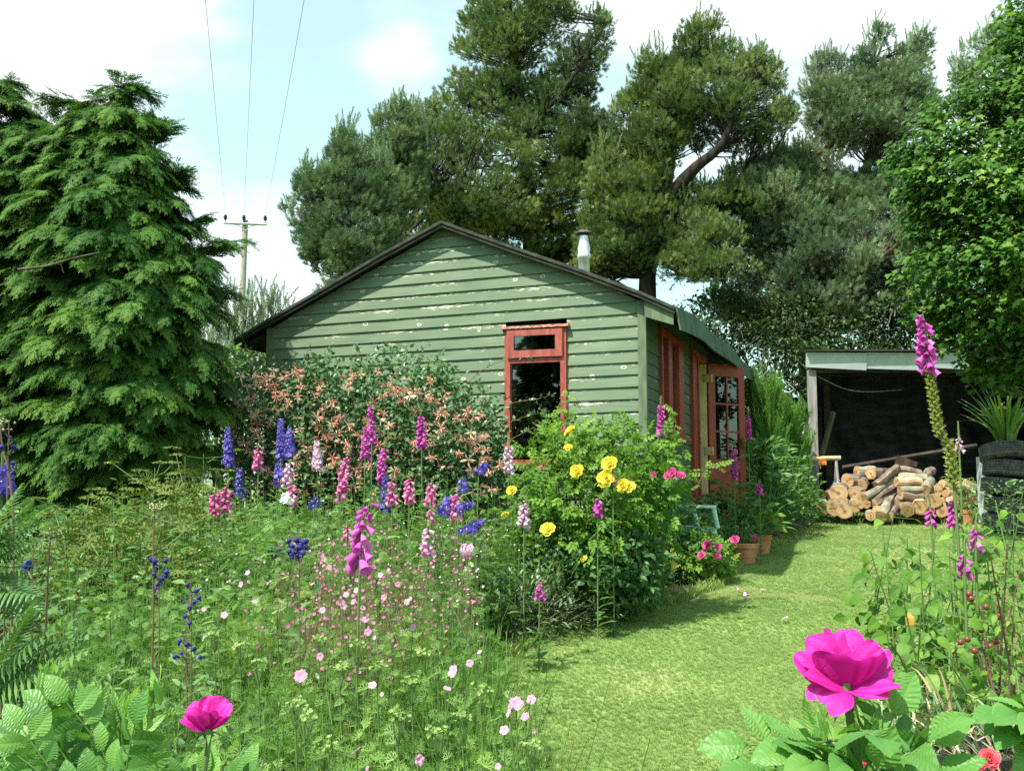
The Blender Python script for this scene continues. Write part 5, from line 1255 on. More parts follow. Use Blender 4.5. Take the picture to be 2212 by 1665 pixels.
# yellow rose bush and companions in front of the window
def rosebloom(r, npet, mats, seed=0, nv=3):
    mb = MB(); rr = np.random.RandomState(seed)
    for i in range(npet):
        f = i / npet; a = i * 2.4; tl = .25 + 1.05 * f; d = nrm([math.cos(a) * tl, math.sin(a) * tl, 1.15 - f])
        P_ = T_xform([petal_grid(r * (.62 + .4 * f), r * (.8 + .35 * f), .5, .12 + .3 * f, .08, nv, nv, .05, seed * 31 + i)], (math.cos(a) * r * .08, math.sin(a) * r * .08, 0), d, (-math.cos(a), -math.sin(a), .8))
        for v, fc, m in P_: mb.add(v, fc, 0, np.clip(.75 - .45 * f + rr.uniform(-.15, .15), 0, 1))
    return mb
def blooms(parent, pts, mbf, mat, Yf, name='bloom', smin=.85, smax=1.15, tilt=(-.25, -.85, .55)):
    pr = None
    for (x, y, s) in pts:
        p = at(x, y, Yf(x, y) if callable(Yf) else Yf) - np.array(parent.location)
        if pr is None: pr = mbf.build(name, mat, parent, True); o = pr
        else: o = pr.copy(); COL.objects.link(o); o.parent = parent
        o.location = p; o.scale = (s, s, s); d = Vector(nrm(np.array(tilt) + .3 * R.randn(3))); o.rotation_euler = d.to_track_quat('Z', 'Y').to_euler()
rb = at(1270, HOR, 8.05); rose = thing('yellow_rose_bush', 'large bright green rose bush with yellow roses in front of the gable window', 'rose bush', (rb[0], rb[1], float(zg(rb[1]))), 0)
mb = MB(); C3 = leafmass(mb, [(1125, 1080), (1130, 1000), (1170, 965), (1195, 930), (1235, 915), (1290, 935), (1330, 945), (1400, 955), (1455, 975), (1470, 1030), (1452, 1090), (1425, 1170), (1405, 1260), (1380, 1300), (1250, 1290), (1150, 1250), (1120, 1180)], 8.05, .62, 400, 6, .16, ROSE7, 1.05, .5, .7, tv=.15)
sb = MB(); woody(sb, np.array([rb[0], rb[1], float(zg(rb[1]))]), C3[R.choice(len(C3), 50)], .012)
for wp in [[(1215, 1000), (1195, 930), (1205, 880), (1222, 850)], [(1225, 1000), (1222, 930), (1232, 870)], [(1440, 1020), (1460, 950), (1448, 900), (1430, 870)], [(1500, 1060), (1530, 1010), (1560, 1005)], [(1340, 980), (1350, 930), (1345, 905)]]:
    Q = smooth_path([at(x, y, 8.3) for x, y in wp], 10); sb.tube(Q, np.linspace(.005, .002, 10), 5); d = nrm(np.gradient(Q, axis=0) * 4 + R.randn(10, 3) * .8 * [1, .4, .5]); mb.inst(ROSE7, Q[2:], frames(d[2:], [[0, -.6, .8]]), R.uniform(.7, 1.1, 8), .6 + .2 * R.rand(8))
wbuild(mb, 'foliage', m_rosel, rose); wbuild(sb, 'stem', m_stemr, rose)
blooms(rose, [(1318, 1003, 1.1), (1309, 1035, 1.15), (1305, 1052, .85), (1345, 1048, 1.0), (1360, 1054, .9), (1248, 1018, 1.0), (1184, 1145, 1.0), (1233, 933, .9), (1228, 968, .6), (1106, 1060, .7), (1092, 1113, .5), (1262, 1208, .5)], rosebloom(.058, 18, None, 3), m_yellow, 7.38)
blooms(rose, [(1452, 1022, .9), (1470, 1028, .75), (1442, 1028, .6), (1412, 1024, .45)], rosebloom(.05, 14, None, 5), m_pinkr, 7.45, 'pink_bloom')
# shrub at the bed corner under the roses
cb = at(1330, HOR, 7.6); sh = thing('shady_shrub', 'dense dark leafy shrub at the lawn corner under the rose bush', 'shrub', (cb[0], cb[1], float(zg(cb[1]))), 0)
mb = MB(); leafmass(mb, [(1180, 1180), (1300, 1150), (1410, 1160), (1425, 1230), (1405, 1290), (1300, 1310), (1200, 1290)], 7.75, .4, 150, 18, .12, LEAF3, .06, .3, .6); wbuild(mb, 'foliage', m_broad, sh)
# silvery edging clumps along the lawn
for i, (x, y, w, lb_) in enumerate([(1390, 1275, 55, 'silver green lavender mound at the bed corner by the rose bush'), (1330, 1310, 60, 'silver green lavender mound second from the bed corner'), (1260, 1335, 62, 'silver green lavender mound with brown stalks at the middle of the bed edge'), (1185, 1350, 62, 'silver green lavender mound third along the bed edge before the fine herbs'), (1110, 1370, 55, 'silver green lavender mound furthest from the rose bush'), (1080, 1330, 50, 'silver green lavender mound set back behind the furthest edging mound'), (1150, 1290, 55, 'silver green lavender mound set back under the yellow rose bush')]):
    g = hit(x, y + 32); Y = g[1] + .30; t = thing('lavender_clump', lb_, 'lavender', (g[0], Y, float(zg(Y))), 0, 'silvery clumps edging the bed'); n = 900; mb = MB()
    a = R.rand(n) * 6.28; el = R.uniform(.15, 1.45, n); d = np.stack([np.cos(a) * np.cos(el), np.sin(a) * np.cos(el), np.sin(el)], 1); r = R.uniform(.10, .46, n); c = np.array([g[0], Y, float(zg(Y))]) + d * r[:, None] * [1.0, .8, 1.0] * w / 55
    mb.inst(LEAFN, c, frames(nrm(d + .4 * R.randn(n, 3) + [0, 0, .3])), R.uniform(.04, .09, n), np.clip(.40 + .25 * R.randn(n), 0, 1)); wbuild(mb, 'foliage', m_silver, t)
    sb = MB(); k = 60; sel = R.choice(n, k); sticks(sb, np.repeat(np.array([[g[0], Y, float(zg(Y))]]), k, 0), c[sel] + .03 * R.randn(k, 3), .004, .5); wbuild(sb, 'stalks', m_dry, t)

# pale pink allium ball and a big grey leaf in the mid bed
p = at(1010, 1190, 5.0); t = thing('allium', 'round dusty pink allium head in the middle of the bed', 'allium', (p[0], 5.0, float(zg(5.0))), 0); fb = MB(); n = 160; d = rsph(n); fb.inst(FL5, p + d * .036, frames(d), .008, R.rand(n)); wbuild(fb, 'flower_head', m_foxw, t); sb = MB(); sb.tube([[p[0], 5.0, float(zg(5.0))], p], .004, 5); wbuild(sb, 'stem', m_stem, t)
p = at(617, 1076, 6.4); t = thing('white_bloom', 'white fluted bloom under the pale leaning foxglove', 'flower', (p[0], 6.4, float(zg(6.4))), 0); fb = MB(); fb.inst(FL5, p[None] + [[0, 0, 0], [.02, .01, -.02]], frames([[-.5, -.7, .3], [.4, -.6, .5]]), [.045, .035], .9); wbuild(fb, 'petals', m_whitep, t); sb = MB(); sb.tube([[p[0], 6.4, float(zg(6.4))], p], .003, 5); wbuild(sb, 'stem', m_stem, t)
# ------------------------------------------------------------------ utility pole and wires
m_pole = plain('weathered_pole', (0.21, 0.20, 0.17), (0.36, 0.34, 0.29), 6, 0.85, bump=0.4, stretch=(4, 4, .5))
m_ins = plain('insulator', (0.015, 0.012, 0.012), (0.03, 0.02, 0.02), 6, 0.3)
m_galv = plain('galvanised', (0.30, 0.32, 0.33), (0.42, 0.44, 0.45), 8, 0.5, metal=.5)
m_wire = plain('wire', (0.22, 0.23, 0.24), None, 6, 0.5)
YP = 40.0; pt = at(530, 476, YP); pb = np.array([at(524, 700, YP)[0] - .15, YP, float(zg(YP))])
pole = thing('utility_pole', 'weathered wooden power line pole with steel crossarm left of the hut', 'utility pole', pb)
b = MB(); b.tube([pb, (pb + pt) / 2, pt], [.17, .14, .115], 12); wbuild(b, 'post', m_pole, pole, True)
arm = [at(484, 482, YP - .15), at(576, 485, YP - .15)]; b = MB(); b.tube(arm, .055, 4); wbuild(b, 'crossarm', m_galv, pole)
b = MB(); b.tube([at(500, 484, YP - .16), at(516, 487, YP - .16), at(529, 498, YP - .16)], .018, 4); b.tube([at(556, 486, YP - .16), at(543, 488, YP - .16), at(531, 498, YP - .16)], .018, 4); wbuild(b, 'brace', m_galv, pole)
tops = []
for (x, y) in ((487, 469), (527, 470), (573, 471)):
    p = at(x, y, YP - .15); b = MB(); b.lathe([(0, -.11), (.075, -.10), (.05, -.04), (.095, -.02), (.05, .03), (.07, .06), (0, .12)], p, 10); b.tube([p - [0, 0, .22], p - [0, 0, .1]], .016, 5); wbuild(b, 'insulator', m_ins, pole, True); tops.append(p + [0, 0, .10])
for i, (tp, (x, y)) in enumerate(zip(tops, ((447, 0), (548, 0), (653, 0)))):
    q = at(x, y, 20.5 - .0); q[2] = at(x, y, 20.5)[2]; d = (q - tp); e = tp + d * 2.9
    t = thing('power_line', ['left overhead wire running from the pole across the sky', 'middle overhead wire running from the pole across the sky', 'right overhead wire running from the pole across the sky'][i], 'wire', tp, 0, 'overhead wires')
    s = np.linspace(0, 1, 30)[:, None]; P = tp + d * s * 2.9; P[:, 2] -= 0.5 * np.sin(s[:, 0] * PI * 2.9 / 2 * .69) * .6 * (s[:, 0] < 2)
    b = MB(); b.tube(P, .0055, 4); wbuild(b, 'cable', m_wire, t)

# ------------------------------------------------------------------ log shed
m_grey = plain('weathered_grey_wood', (0.16, 0.15, 0.145), (0.32, 0.30, 0.285), 9, 0.85, bump=0.5, stretch=(3, 3, .4))
m_tin = plain('grey_roof_sheet', (0.36, 0.41, 0.44), (0.50, 0.54, 0.56), 3, 0.6, bump=0.1)
m_tarp = plain('black_netting', (0.003, 0.004, 0.005), (0.040, 0.046, 0.050), 2.6, 0.7, bump=0.6, stretch=(1, 1, 4), lo=.45, hi=.8)
m_darkw = plain('dark_timber', (0.02, 0.016, 0.012), (0.06, 0.045, 0.032), 8, 0.9)
YS = 16.4; zs = float(zg(YS)); xl = at(1750, HOR, YS)[0] + .04; xr_s = xl + 4.3
shed = thing('log_shed', 'open fronted log shed with grey sheet fascia and black netting behind', 'shed', ((xl + xr_s) / 2, YS, zs))
def shbox(name, c, d, m, rot=None):
    q = MB(); q.box(c, d, 0, .5, rot); return wbuild(q, name, m, shed)
zt = at(1745, 800, YS)[2]
for x in (xl + .03, xr_s): shbox('post', (x, YS, (zs + zt) / 2), (.12, .11, zt - zs), m_grey)
shbox('post', (xl + .62, YS + 1.2, (zs + zt) / 2), (.11, .11, zt - zs), m_darkw)
q = MB(); z1 = at(1733, 757, YS)[2]
for k in range(5):
    x0 = xl - .09 + k * .92; q.hexa([[x0, YS - .12 + .012 * (k % 2), zt + .04 - .02 * (k % 2)], [x0 + .97, YS - .12 + .012 * (k % 2), zt - .01], [x0, YS - .10 + .012 * (k % 2), zt + .04 - .02 * (k % 2)], [x0 + .97, YS - .10 + .012 * (k % 2), zt - .01], [x0, YS - .16 + .012 * (k % 2), z1 - .05], [x0 + .97, YS - .16 + .012 * (k % 2), z1 - .06], [x0, YS - .14 + .012 * (k % 2), z1 - .05], [x0 + .97, YS - .14 + .012 * (k % 2), z1 - .06]])
wbuild(q, 'fascia', m_tin, shed)
q = MB(); q.hexa([[xl - .12, YS - .22, z1 - .035], [xr_s + .1, YS - .22, z1 - .035], [xl + .74, YS + 2.6, z1 - .16], [xr_s + .1, YS + 2.6, z1 - .16], [xl - .12, YS - .22, z1 - .01], [xr_s + .1, YS - .22, z1 - .01], [xl + .74, YS + 2.6, z1 - .13], [xr_s + .1, YS + 2.6, z1 - .13]]); wbuild(q, 'roof', m_darkw, shed)
shbox('beam', ((xl + xr_s) / 2, YS, zt - .02 + .04), (xr_s - xl, .07, .12), m_darkw)
q = MB(); nx_, nz_ = 26, 14; V = []
for j in range(nz_):
    for i in range(nx_): V.append([xl + .78 + (xr_s - xl - .7) * i / (nx_ - 1), YS + 2.4 + .08 * math.sin(i * 1.3 + j * .7) + .04 * R.randn(), zs + (z1 - .17 - zs) * j / (nz_ - 1)])
q.add(V, [[j * nx_ + i, j * nx_ + i + 1, (j + 1) * nx_ + i + 1, (j + 1) * nx_ + i] for j in range(nz_ - 1) for i in range(nx_ - 1)]); wbuild(q, 'back_netting', m_tarp, shed, True)
q = MB(); q.hexa([[xl + .06, YS + .08, zs], [xl + .08, YS + .08, zs], [xl + .76, YS + 2.4, zs], [xl + .78, YS + 2.4, zs], [xl + .06, YS + .08, zs + 2.4], [xl + .08, YS + .08, zs + 2.4], [xl + .76, YS + 2.4, zs + 2.4], [xl + .78, YS + 2.4, zs + 2.4]]); wbuild(q, 'side_netting', m_tarp, shed); shbox('side_netting', (xr_s + .04, YS + 1.3, zs + 1.15), (.02, 2.3, 2.3), m_tarp)
q = MB(); a_, b_ = at(1820, 1010, YS + .4), at(2110, 962, YS + .4); q.tube([a_, b_], .038, 4); wbuild(q, 'rail', m_darkw, shed)
q = MB(); q.box(((xl + xr_s) / 2, YS + 1.2, zs + .015), (xr_s - xl, 2.6, .02)); wbuild(q, 'earth_floor', m_darkw, shed)
q = MB(); q.tube(smooth_path([at(1765, 812, YS + .05), at(1820, 838, YS + .05), at(1870, 846, YS + .2), at(1950, 842, YS + .8)], 14), .008, 4); wbuild(q, 'hanging_cord', m_grey, shed)
# boards and bits near the post
for i, (x0, y0, x1, y1, lab) in enumerate([(1698, 1010, 1722, 905, 'weathered grey board leaning left of the log shed post, leftmost'), (1712, 1012, 1738, 915, 'weathered grey board leaning against the log shed post, middle one'), (1728, 1020, 1742, 940, 'short weathered board leaning closest to the log shed post')]):
    a_, b_ = at(x0, y0 + 60, 15.7), at(x1, y1, 16.1); t = thing('leaning_board', lab, 'board', (a_[0], a_[1], float(zg(a_[1]))), 0, 'boards leaning by the shed post'); q = MB(); q.tube([a_, b_], [.075, .07], 4); wbuild(q, 'plank', m_grey, t)
t = thing('slanted_prop', 'green stained prop leaning inside the log shed beside its post', 'prop', (xl + .3, YS + .5, zs)); q = MB(); q.tube([at(1770, 1000, YS + .5), at(1800, 890, YS + .7)], .045, 5); wbuild(q, 'pole', plain('mossy', (.09, .10, .05), (.14, .15, .08), 8, .9), t)
a_, b_ = at(1722, 991, 15.6), at(1815, 989, 15.6); t = thing('sawhorse', 'pale rail on legs left of the log pile', 'sawhorse', ((a_[0] + b_[0]) / 2, 15.6, float(zg(15.6)))); q = MB(); q.tube([a_, b_], .035, 8); wbuild(q, 'rail', plain('pale_log', (.42, .30, .18), (.6, .46, .3), 8, .8), t, True)
for x in (1732, 1806):
    for s in (-1, 1):
        q = MB(); c = at(x, 991, 15.6); q.tube([c + [0, 0, -.03], [c[0] + .04 * s, 15.6 + .3 * s, float(zg(15.6))]], .022, 6); wbuild(q, 'leg', m_grey, t)
t = thing('orange_clamp', 'small orange clamp hanging under the pale rail', 'clamp', at(1777, 1001, 15.55)); q = MB(); q.box(at(1777, 999, 15.55), (.10, .05, .07)); q.tube([at(1772, 1004, 15.55), at(1772, 1012, 15.55)], .012, 5); wbuild(q, 'jaw', plain('orange_plastic', (.8, .28, .03), (.7, .2, .02), 5, .4), t)
p = at(1803, 1038, 15.9); t = thing('blue_container', 'bright blue plastic container left of the log pile', 'container', (p[0], p[1], float(zg(p[1])))); q = MB(); q.lathe([(0, .0), (.11, .0), (.12, .1), (.12, .42), (.07, .50), (.035, .52), (.035, .56), (0, .56)], (p[0], p[1], float(zg(p[1]))), 14); q.tube([p + [-.02, 0, -.05], p + [.02, 0, .04], p + [.08, 0, .0]], .015, 5); wbuild(q, 'body', plain('blue_plastic', (.03, .16, .55), (.05, .22, .65), 5, .35), t, True)

# ------------------------------------------------------------------ logs
m_logbark = plain('log_bark', (0.075, 0.054, 0.042), (0.24, 0.18, 0.14), 9, 0.9, bump=0.9, stretch=(1, 1, .4))
m_logbark2 = plain('grey_log_bark', (0.14, 0.13, 0.10), (0.30, 0.28, 0.20), 7, 0.9, bump=0.8)
m_logcut = leafmat('fresh_cut_wood', [(0.13, 0.070, 0.030), (0.33, 0.205, 0.10), (0.56, 0.39, 0.21)], 0, .8, .2)
m_split = plain('split_wood', (0.40, 0.26, 0.14), (0.58, 0.42, 0.25), 9, 0.8, stretch=(1, 1, .2))
def LX(cx, cy): return 1728 + .2188 * cx, 942.6 + .2188 * cy
LOGS = [ # visible end (crop grid), far end, radius, near depth, far depth, split?
 (235, 700, 200, 650, .11, 15.2, 15.7), (340, 710, 330, 660, .13, 15.1, 15.6), (445, 742, 440, 690, .125, 15.0, 15.5), (540, 690, 530, 650, .11, 15.2, 15.7), (600, 668, 640, 610, .075, 15.15, 15.7),
 (660, 668, 760, 600, .07, 15.1, 15.6), (700, 782, 690, 740, .085, 14.95, 15.4), (765, 732, 800, 700, .08, 15.05, 15.5), (620, 592, 700, 560, .075, 15.2, 15.8), (540, 562, 600, 520, .115, 15.3, 15.8),
 (605, 482, 660, 450, .10, 15.45, 15.9), (465, 440, 640, 420, .125, 15.5, 15.75), (560, 350, 700, 345, .105, 15.7, 15.75), (700, 365, 900, 375, .11, 15.5, 15.8), (750, 480, 965, 305, .075, 15.3, 15.5),
 (640, 600, 930, 430, .07, 15.1, 15.5), (690, 650, 950, 470, .075, 15.15, 15.5), (730, 670, 950, 540, .07, 15.1, 15.5), (800, 790, 885, 600, .105, 14.95, 15.4), (880, 790, 960, 690, .07, 15.0, 15.3),
 (1060, 730, 1040, 620, .11, 15.0, 15.5), (980, 535, 1200, 530, .075, 15.2, 15.25), (1000, 580, 1210, 600, .075, 15.15, 15.2), (950, 450, 1190, 455, .09, 15.35, 15.4), (960, 400, 1250, 420, .085, 15.5, 15.45),
 (960, 330, 1190, 370, .075, 15.6, 15.6), (1205, 405, 1310, 335, .08, 15.5, 15.7), (1240, 520, 1290, 430, .085, 15.2, 15.5), (1330, 640, 1300, 600, .12, 15.1, 15.6), (1345, 540, 1330, 500, .105, 15.3, 15.8),
 (1230, 600, 1270, 560, .10, 15.2, 15.7), (1440, 560, 1510, 600, .07, 15.2, 15.3), (1490, 620, 1500, 720, .085, 15.1, 15.2), (1430, 640, 1440, 700, .09, 15.2, 15.5), (270, 600, 370, 530, .12, 15.5, 15.6),
 (380, 560, 450, 520, .15, 15.35, 15.8), (420, 650, 500, 640, .10, 15.3, 15.6), (1000, 660, 960, 600, .10, 15.2, 15.6), (1540, 680, 1600, 640, .08, 15.2, 15.6), (1580, 600, 1620, 560, .08, 15.3, 15.7), (1500, 470, 1640, 520, .085, 15.5, 15.5), (1560, 520, 1700, 580, .08, 15.3, 15.4), (1700, 640, 1660, 600, .10, 15.2, 15.7), (1620, 460, 1720, 500, .08, 15.6, 15.6), (1470, 520, 1560, 540, .09, 15.35, 15.5),
 (1400, 470, 1500, 500, .08, 15.4, 15.5), (1100, 480, 1150, 500, .09, 15.5, 15.8), (1180, 700, 1190, 640, .12, 14.95, 15.4), (1270, 730, 1260, 690, .10, 15.1, 15.5), (900, 560, 880, 520, .10, 15.5, 15.9),
 (800, 560, 820, 520, .10, 15.5, 15.9), (1400, 740, 1390, 700, .10, 15.1, 15.6), (1650, 700, 1640, 660, .09, 15.2, 15.6)]
ptag = ['leftmost', 'left hand', 'middle', 'right hand', 'rightmost']
for i, (a0, b0_, a1, b1, r, y0, y1) in enumerate(LOGS):
    r *= .90
    A = at(*LX(a0, b0_), y0); B = at(*LX(a1, b1), y1); d = nrm(B - A); Ln = max(np.linalg.norm(B - A), .30); 
    A[2] = max(A[2], float(zg(A[1])) + r * .95); B = A + d * Ln; B[2] = max(B[2], float(zg(B[1])) + r * .9)
    end_on = abs(d[1]) > .75
    row = 'bottom' if b0_ > 640 else ('middle' if b0_ > 480 else 'top'); sec = ptag[min(4, int((a0 - 200) / 290))]
    look = ('thick' if r > .1 else 'thin') + ' log ' + ('with round cut end facing out' if end_on else 'lying bark side out')
    t = thing('log', f'{look}, {row} row, {sec} part of the pile', 'log', (A[0], A[1], A[2]), 0, 'sawn logs piled before the shed')
    q = MB(); n = 12; an = np.linspace(0, 2 * PI, n, endpoint=False); rr = r * (1 + .06 * R.randn(n)); M = frames([B - A])[0]
    ring = lambda c, s: c + (np.cos(an) * rr * s)[:, None] * M[:, 0] + (np.sin(an) * rr * s)[:, None] * M[:, 2]
    P = [ring(A + (B - A) * f + .012 * R.randn(3) * (0 < f < 1), 1 - .08 * f) for f in (0, .33, .66, 1)]
    V = np.concatenate(P); F = [[k * n + j, k * n + (j + 1) % n, (k + 1) * n + (j + 1) % n, (k + 1) * n + j] for k in range(3) for j in range(n)]
    split = i in (47, 23, 46, 31, 39, 40)
    q.add(V, F); wbuild(q, 'bark', m_split if split else (m_logbark2 if i % 3 == 0 else m_logbark), t)
    for c, Rg, s in ((A, P[0], -1), (B, P[3], 1)):
        q = MB(); rs = [1.0, .93, .80, .66, .5, .34, .18]; V = np.vstack([c + (Rg - c) * f + M[:, 1] * (.001 + .003 * (f < 1)) * s for f in rs] + [[c + M[:, 1] * .004 * s]]); hue = R.rand() * .3; va = np.concatenate([np.full(n, np.clip(w_ + hue + .12 * R.randn(), 0, 1)) for w_ in (.15, .55, .35, .6, .4, .55, .25)] + [[.15]]); va[:-1] += .06 * R.randn(len(va) - 1)
        k_ = R.randint(n); va[[k_ + n * r_ for r_ in range(1, 7)]] *= .3
        F = [[r_ * n + j_, r_ * n + (j_ + 1) % n, (r_ + 1) * n + (j_ + 1) % n, (r_ + 1) * n + j_] for r_ in range(6) for j_ in range(n)]
        q.add(V, F, 0, va); q.add(np.vstack([V[6 * n:7 * n], V[-1:]]), [[j_, (j_ + 1) % n, n] for j_ in range(n)], 0, .2); wbuild(q, 'cut_face', m_logcut, t)
# split timber offcut on top of the pile and loose pink brash to the right
A = at(1935, 992, 15.7); t = thing('timber_offcut', 'brown notched timber offcut propped on top of the log pile', 'offcut', (A[0], A[1], A[2])); q = MB(); q.hexa([at(1932, 1003, 15.7), at(1980, 1008, 15.7), at(1932, 1003, 15.8), at(1980, 1008, 15.8), at(1938, 982, 15.7), at(1983, 998, 15.7), at(1938, 982, 15.8), at(1983, 998, 15.8)]); wbuild(q, 'block', m_barkr, t)

# ------------------------------------------------------------------ tyres with an iris
m_tyre = plain('tyre_rubber', (0.055, 0.055, 0.058), (0.13, 0.13, 0.135), 14, 0.6, bump=0.3)
tc_ = at(2178, HOR, 14.0); TX, TY = tc_[0], 14.0; z0 = float(zg(TY))
def tyre_mesh():
    q = MB(); n = 48; prof = [(.20, .03), (.215, .0), (.29, -.0), (.325, .018), (.342, .040)]
    for zz in (.048, .080, .112, .144): prof += [(.345, zz), (.346, zz + .022), (.330, zz + .024), (.330, zz + .030)]
    prof += [(.342, .180), (.325, .202), (.29, .22), (.215, .22), (.20, .19), (.20, .03)]
    q.lathe(prof, (0, 0, 0), n)
    for k in range(48):
        a = k * 2 * PI / 48; M = np.array([[math.cos(a), -math.sin(a), 0], [math.sin(a), math.cos(a), 0], [0, 0, 1]]); q.box(M @ np.array([.334, 0, .035]), (.02, .022, .03), 0, .5, M); q.box(M @ np.array([.334, 0, .187]), (.02, .022, .03), 0, .5, M)
    return q
ty = None
for k in range(5):
    lab = ['bottom tyre of the stack by the right border', 'second tyre from the bottom of the stack by the right border', 'middle tyre of the stack by the right border', 'fourth tyre up in the stack by the right border', 'top tyre of the stack holding the iris'][k]
    if ty is None:
        ty = thing('tyre', lab, 'tyre', (TX, TY, z0), 0, 'tyres stacked as a planter'); tyre_mesh().build('tread', m_tyre, ty, False); o = ty
    else: o = copy_tree(ty)
    o.location = (TX + .03 * math.sin(k * 2.3), TY + .02 * math.cos(k * 1.7), z0 + .05 + .232 * k); o.rotation_euler = (math.radians([3, 5, 7, 9, 13][k]), math.radians([0, -2, 1, -1, 2][k]), k * .7); tag(o, lab, 'tyre', 'tyres stacked as a planter')
zT = z0 + 1.19
t = thing('tyre_soil', 'dark compost filling the top tyre', 'compost', (TX, TY, zT - .03)); q = MB(); q.lathe([(0, -.0), (.21, -.01)], (TX, TY, zT - .03), 20); wbuild(q, 'surface', m_soil, t)
m_iris = leafmat('iris_leaves', [(0.06, 0.14, 0.03), (0.12, 0.24, 0.045), (0.26, 0.38, 0.10)], .3, .4)
t = thing('yellow_flag_iris', 'strappy green iris with a yellow bloom growing out of the top tyre', 'iris', (TX, TY, zT - .03)); q = MB()
for k in range(70):
    a = R.rand() * 6.28; r = .14 * R.rand(); h = R.uniform(.5, 1.0); o_ = R.uniform(.05, .62); b0 = np.array([TX + math.cos(a) * r, TY + math.sin(a) * r, zT - .03]); s = np.linspace(0, 1, 8); bend = R.rand() < .5
    P = b0 + np.stack([math.cos(a) * o_ * s ** 1.8, math.sin(a) * o_ * s ** 1.8, h * (s - (.45 * s ** 3 if bend else 0.05 * s ** 3))], 1); w_ = .020 * (1 - s ** 3) + .001; sd = np.array([-math.sin(a), math.cos(a), 0]) if R.rand() < .5 else np.array([1.0, 0, 0])
    q.add(np.vstack([P - sd * w_[:, None], P + sd * w_[:, None]]), [[i, i + 1, i + 9, i + 8] for i in range(7)], 0, R.rand())
wbuild(q, 'leaves', m_iris, t)
q = MB(); p = at(2164, 878, 13.9); q.inst([petal_grid(1, .6, .2, .5, 0, 3, 2)], np.repeat(p[None], 6, 0), frames([[1, -.3, -.2], [-1, -.3, -.3], [.2, -1, -.2], [.3, 0, 1], [-.4, 0, .9], [0, .8, .3]]), .075, R.rand(6)); q.tube([[p[0] - .05, TY, zT], p], .005, 4); wbuild(q, 'bloom', m_yellow, t)
# grey box behind the tyres' left side
p = at(2112, 985, 14.5); t = thing('grey_block', 'grey concrete block corner behind the top tyre', 'block', (p[0], 14.5, float(zg(14.5)))); q = MB(); q.box((p[0] + .10, 14.55, (float(zg(14.5)) + p[2]) / 2 + .04), (.09, .25, p[2] - float(zg(14.5)) - .1)); wbuild(q, 'body', m_tin, t)
# ------------------------------------------------------------------ pots
m_terra = plain('terracotta', (0.36, 0.13, 0.055), (0.52, 0.24, 0.12), 7, 0.8, bump=0.15, detail=8)
m_terrab = plain('weathered_terracotta', (0.22, 0.10, 0.05), (0.42, 0.24, 0.13), 5, 0.85, bump=0.2)
m_blackp = plain('black_plastic', (0.012, 0.013, 0.014), (0.03, 0.032, 0.034), 5, 0.5)
def pot(label, xD, yD, r, h, m, ribs=True, sx=1.0, base=.72):
    g = hit(xD, yD); t = thing('plant_pot', label, 'plant pot', (g[0], g[1] + r * .7, float(zg(g[1] + r * .7))), 0); q = MB()
    pr = [(0, 0), (r * base, 0), (r * .90, h * .74), (r * .99, h * .76), (r, h * .97), (r * .97, h), (r * .90, h), (r * .88, h * .80), (0, h * .84)]
    if ribs: pr[2:2] = [(r * (base + .08), h * .30), (r * (base + .10), h * .32), (r * (base + .095), h * .345)]
    q.lathe(pr[:-2], (0, 0, 0), 28, sx=sx); q.build('body', m, t, False); q = MB(); q.lathe([(0, h * .88), (r * .9, h * .86)], (0, 0, 0), 20, sx=sx); q.build('compost', m_soil, t); return t, np.array(t.location) + [0, 0, h * .86]
def potplant(name, label, cat, top, n, tpl, size, rad, hgt, mat, tone, elev=.7, group=None):
    t = thing(name, label, cat, top, 0, group); q = MB(); sb = MB(); a = R.rand(n) * 6.28; hh = hgt * R.rand(n) ** .7; rr = rad * (.25 + .75 * R.rand(n)) * (.4 + .6 * np.sin(np.clip(hh / hgt, 0, 1) * PI * .8 + .3)); c = np.stack([np.cos(a) * rr, np.sin(a) * rr, hh], 1)
    q.inst(tpl, c, frames(nrm(np.stack([np.cos(a), np.sin(a), elev * R.rand(n)], 1) + .3 * R.randn(n, 3)), nrm(np.array([0, -.3, 1.]) + .35 * R.randn(n, 3))), size * R.uniform(.7, 1.2, n), np.clip(tone + .17 * R.randn(n) + .2 * (hh / hgt - .5), 0, 1))
    k = min(n, 24); sticks(sb, np.zeros((k, 3)) + .02 * R.randn(k, 3) * [1, 1, 0], c[:k], .005, .4); q.build('leaves', mat, t); sb.build('stems', m_stem, t); return t
t, top = pot('terracotta pot with rolled rim standing on the lawn edge by the chair', 1613, 1219, .165, .215, m_terra)
pp = potplant('geranium', 'leafy geranium with one pink bloom in the rolled rim pot', 'geranium', top, 90, LEAF3, .05, .15, .22, m_broad, .5)
blooms(pp, [(1628, 1162, 1.0)], rosebloom(.035, 12, None, 9), m_pinkr, float(top[1]) - .12)
t, top = pot('second terracotta pot half hidden behind the rolled rim pot', 1647, 1198, .135, .22, m_terra)
potplant('leafy_plant', 'broad leaved green plant in the second terracotta pot with leaves drooping to the lawn', 'plant', top, 46, LEAF3, .17, .26, .36, m_rosel, .45)
t, top = pot('wide terracotta trough with plants behind the front pots', 1657, 1157, .24, .26, m_terra, False, 1.15, .8)
potplant('leafy_plant', 'tall plant with large heart shaped leaves in the wide trough', 'plant', top, 70, LEAF3, .17, .34, .62, m_broad, .5)
t, top = pot('black plastic pot at the right end of the pot row', 1714, 1156, .15, .19, m_blackp, False, 1.0, .85)
potplant('bushy_plant', 'small leaved green plant spilling over the black pot', 'plant', top, 130, LEAF3, .06, .20, .45, m_broad, .45)
t, top = pot('plain terracotta pot in front of the logs, leftmost of three', 1988, 1128, .085, .19, m_terra, False)
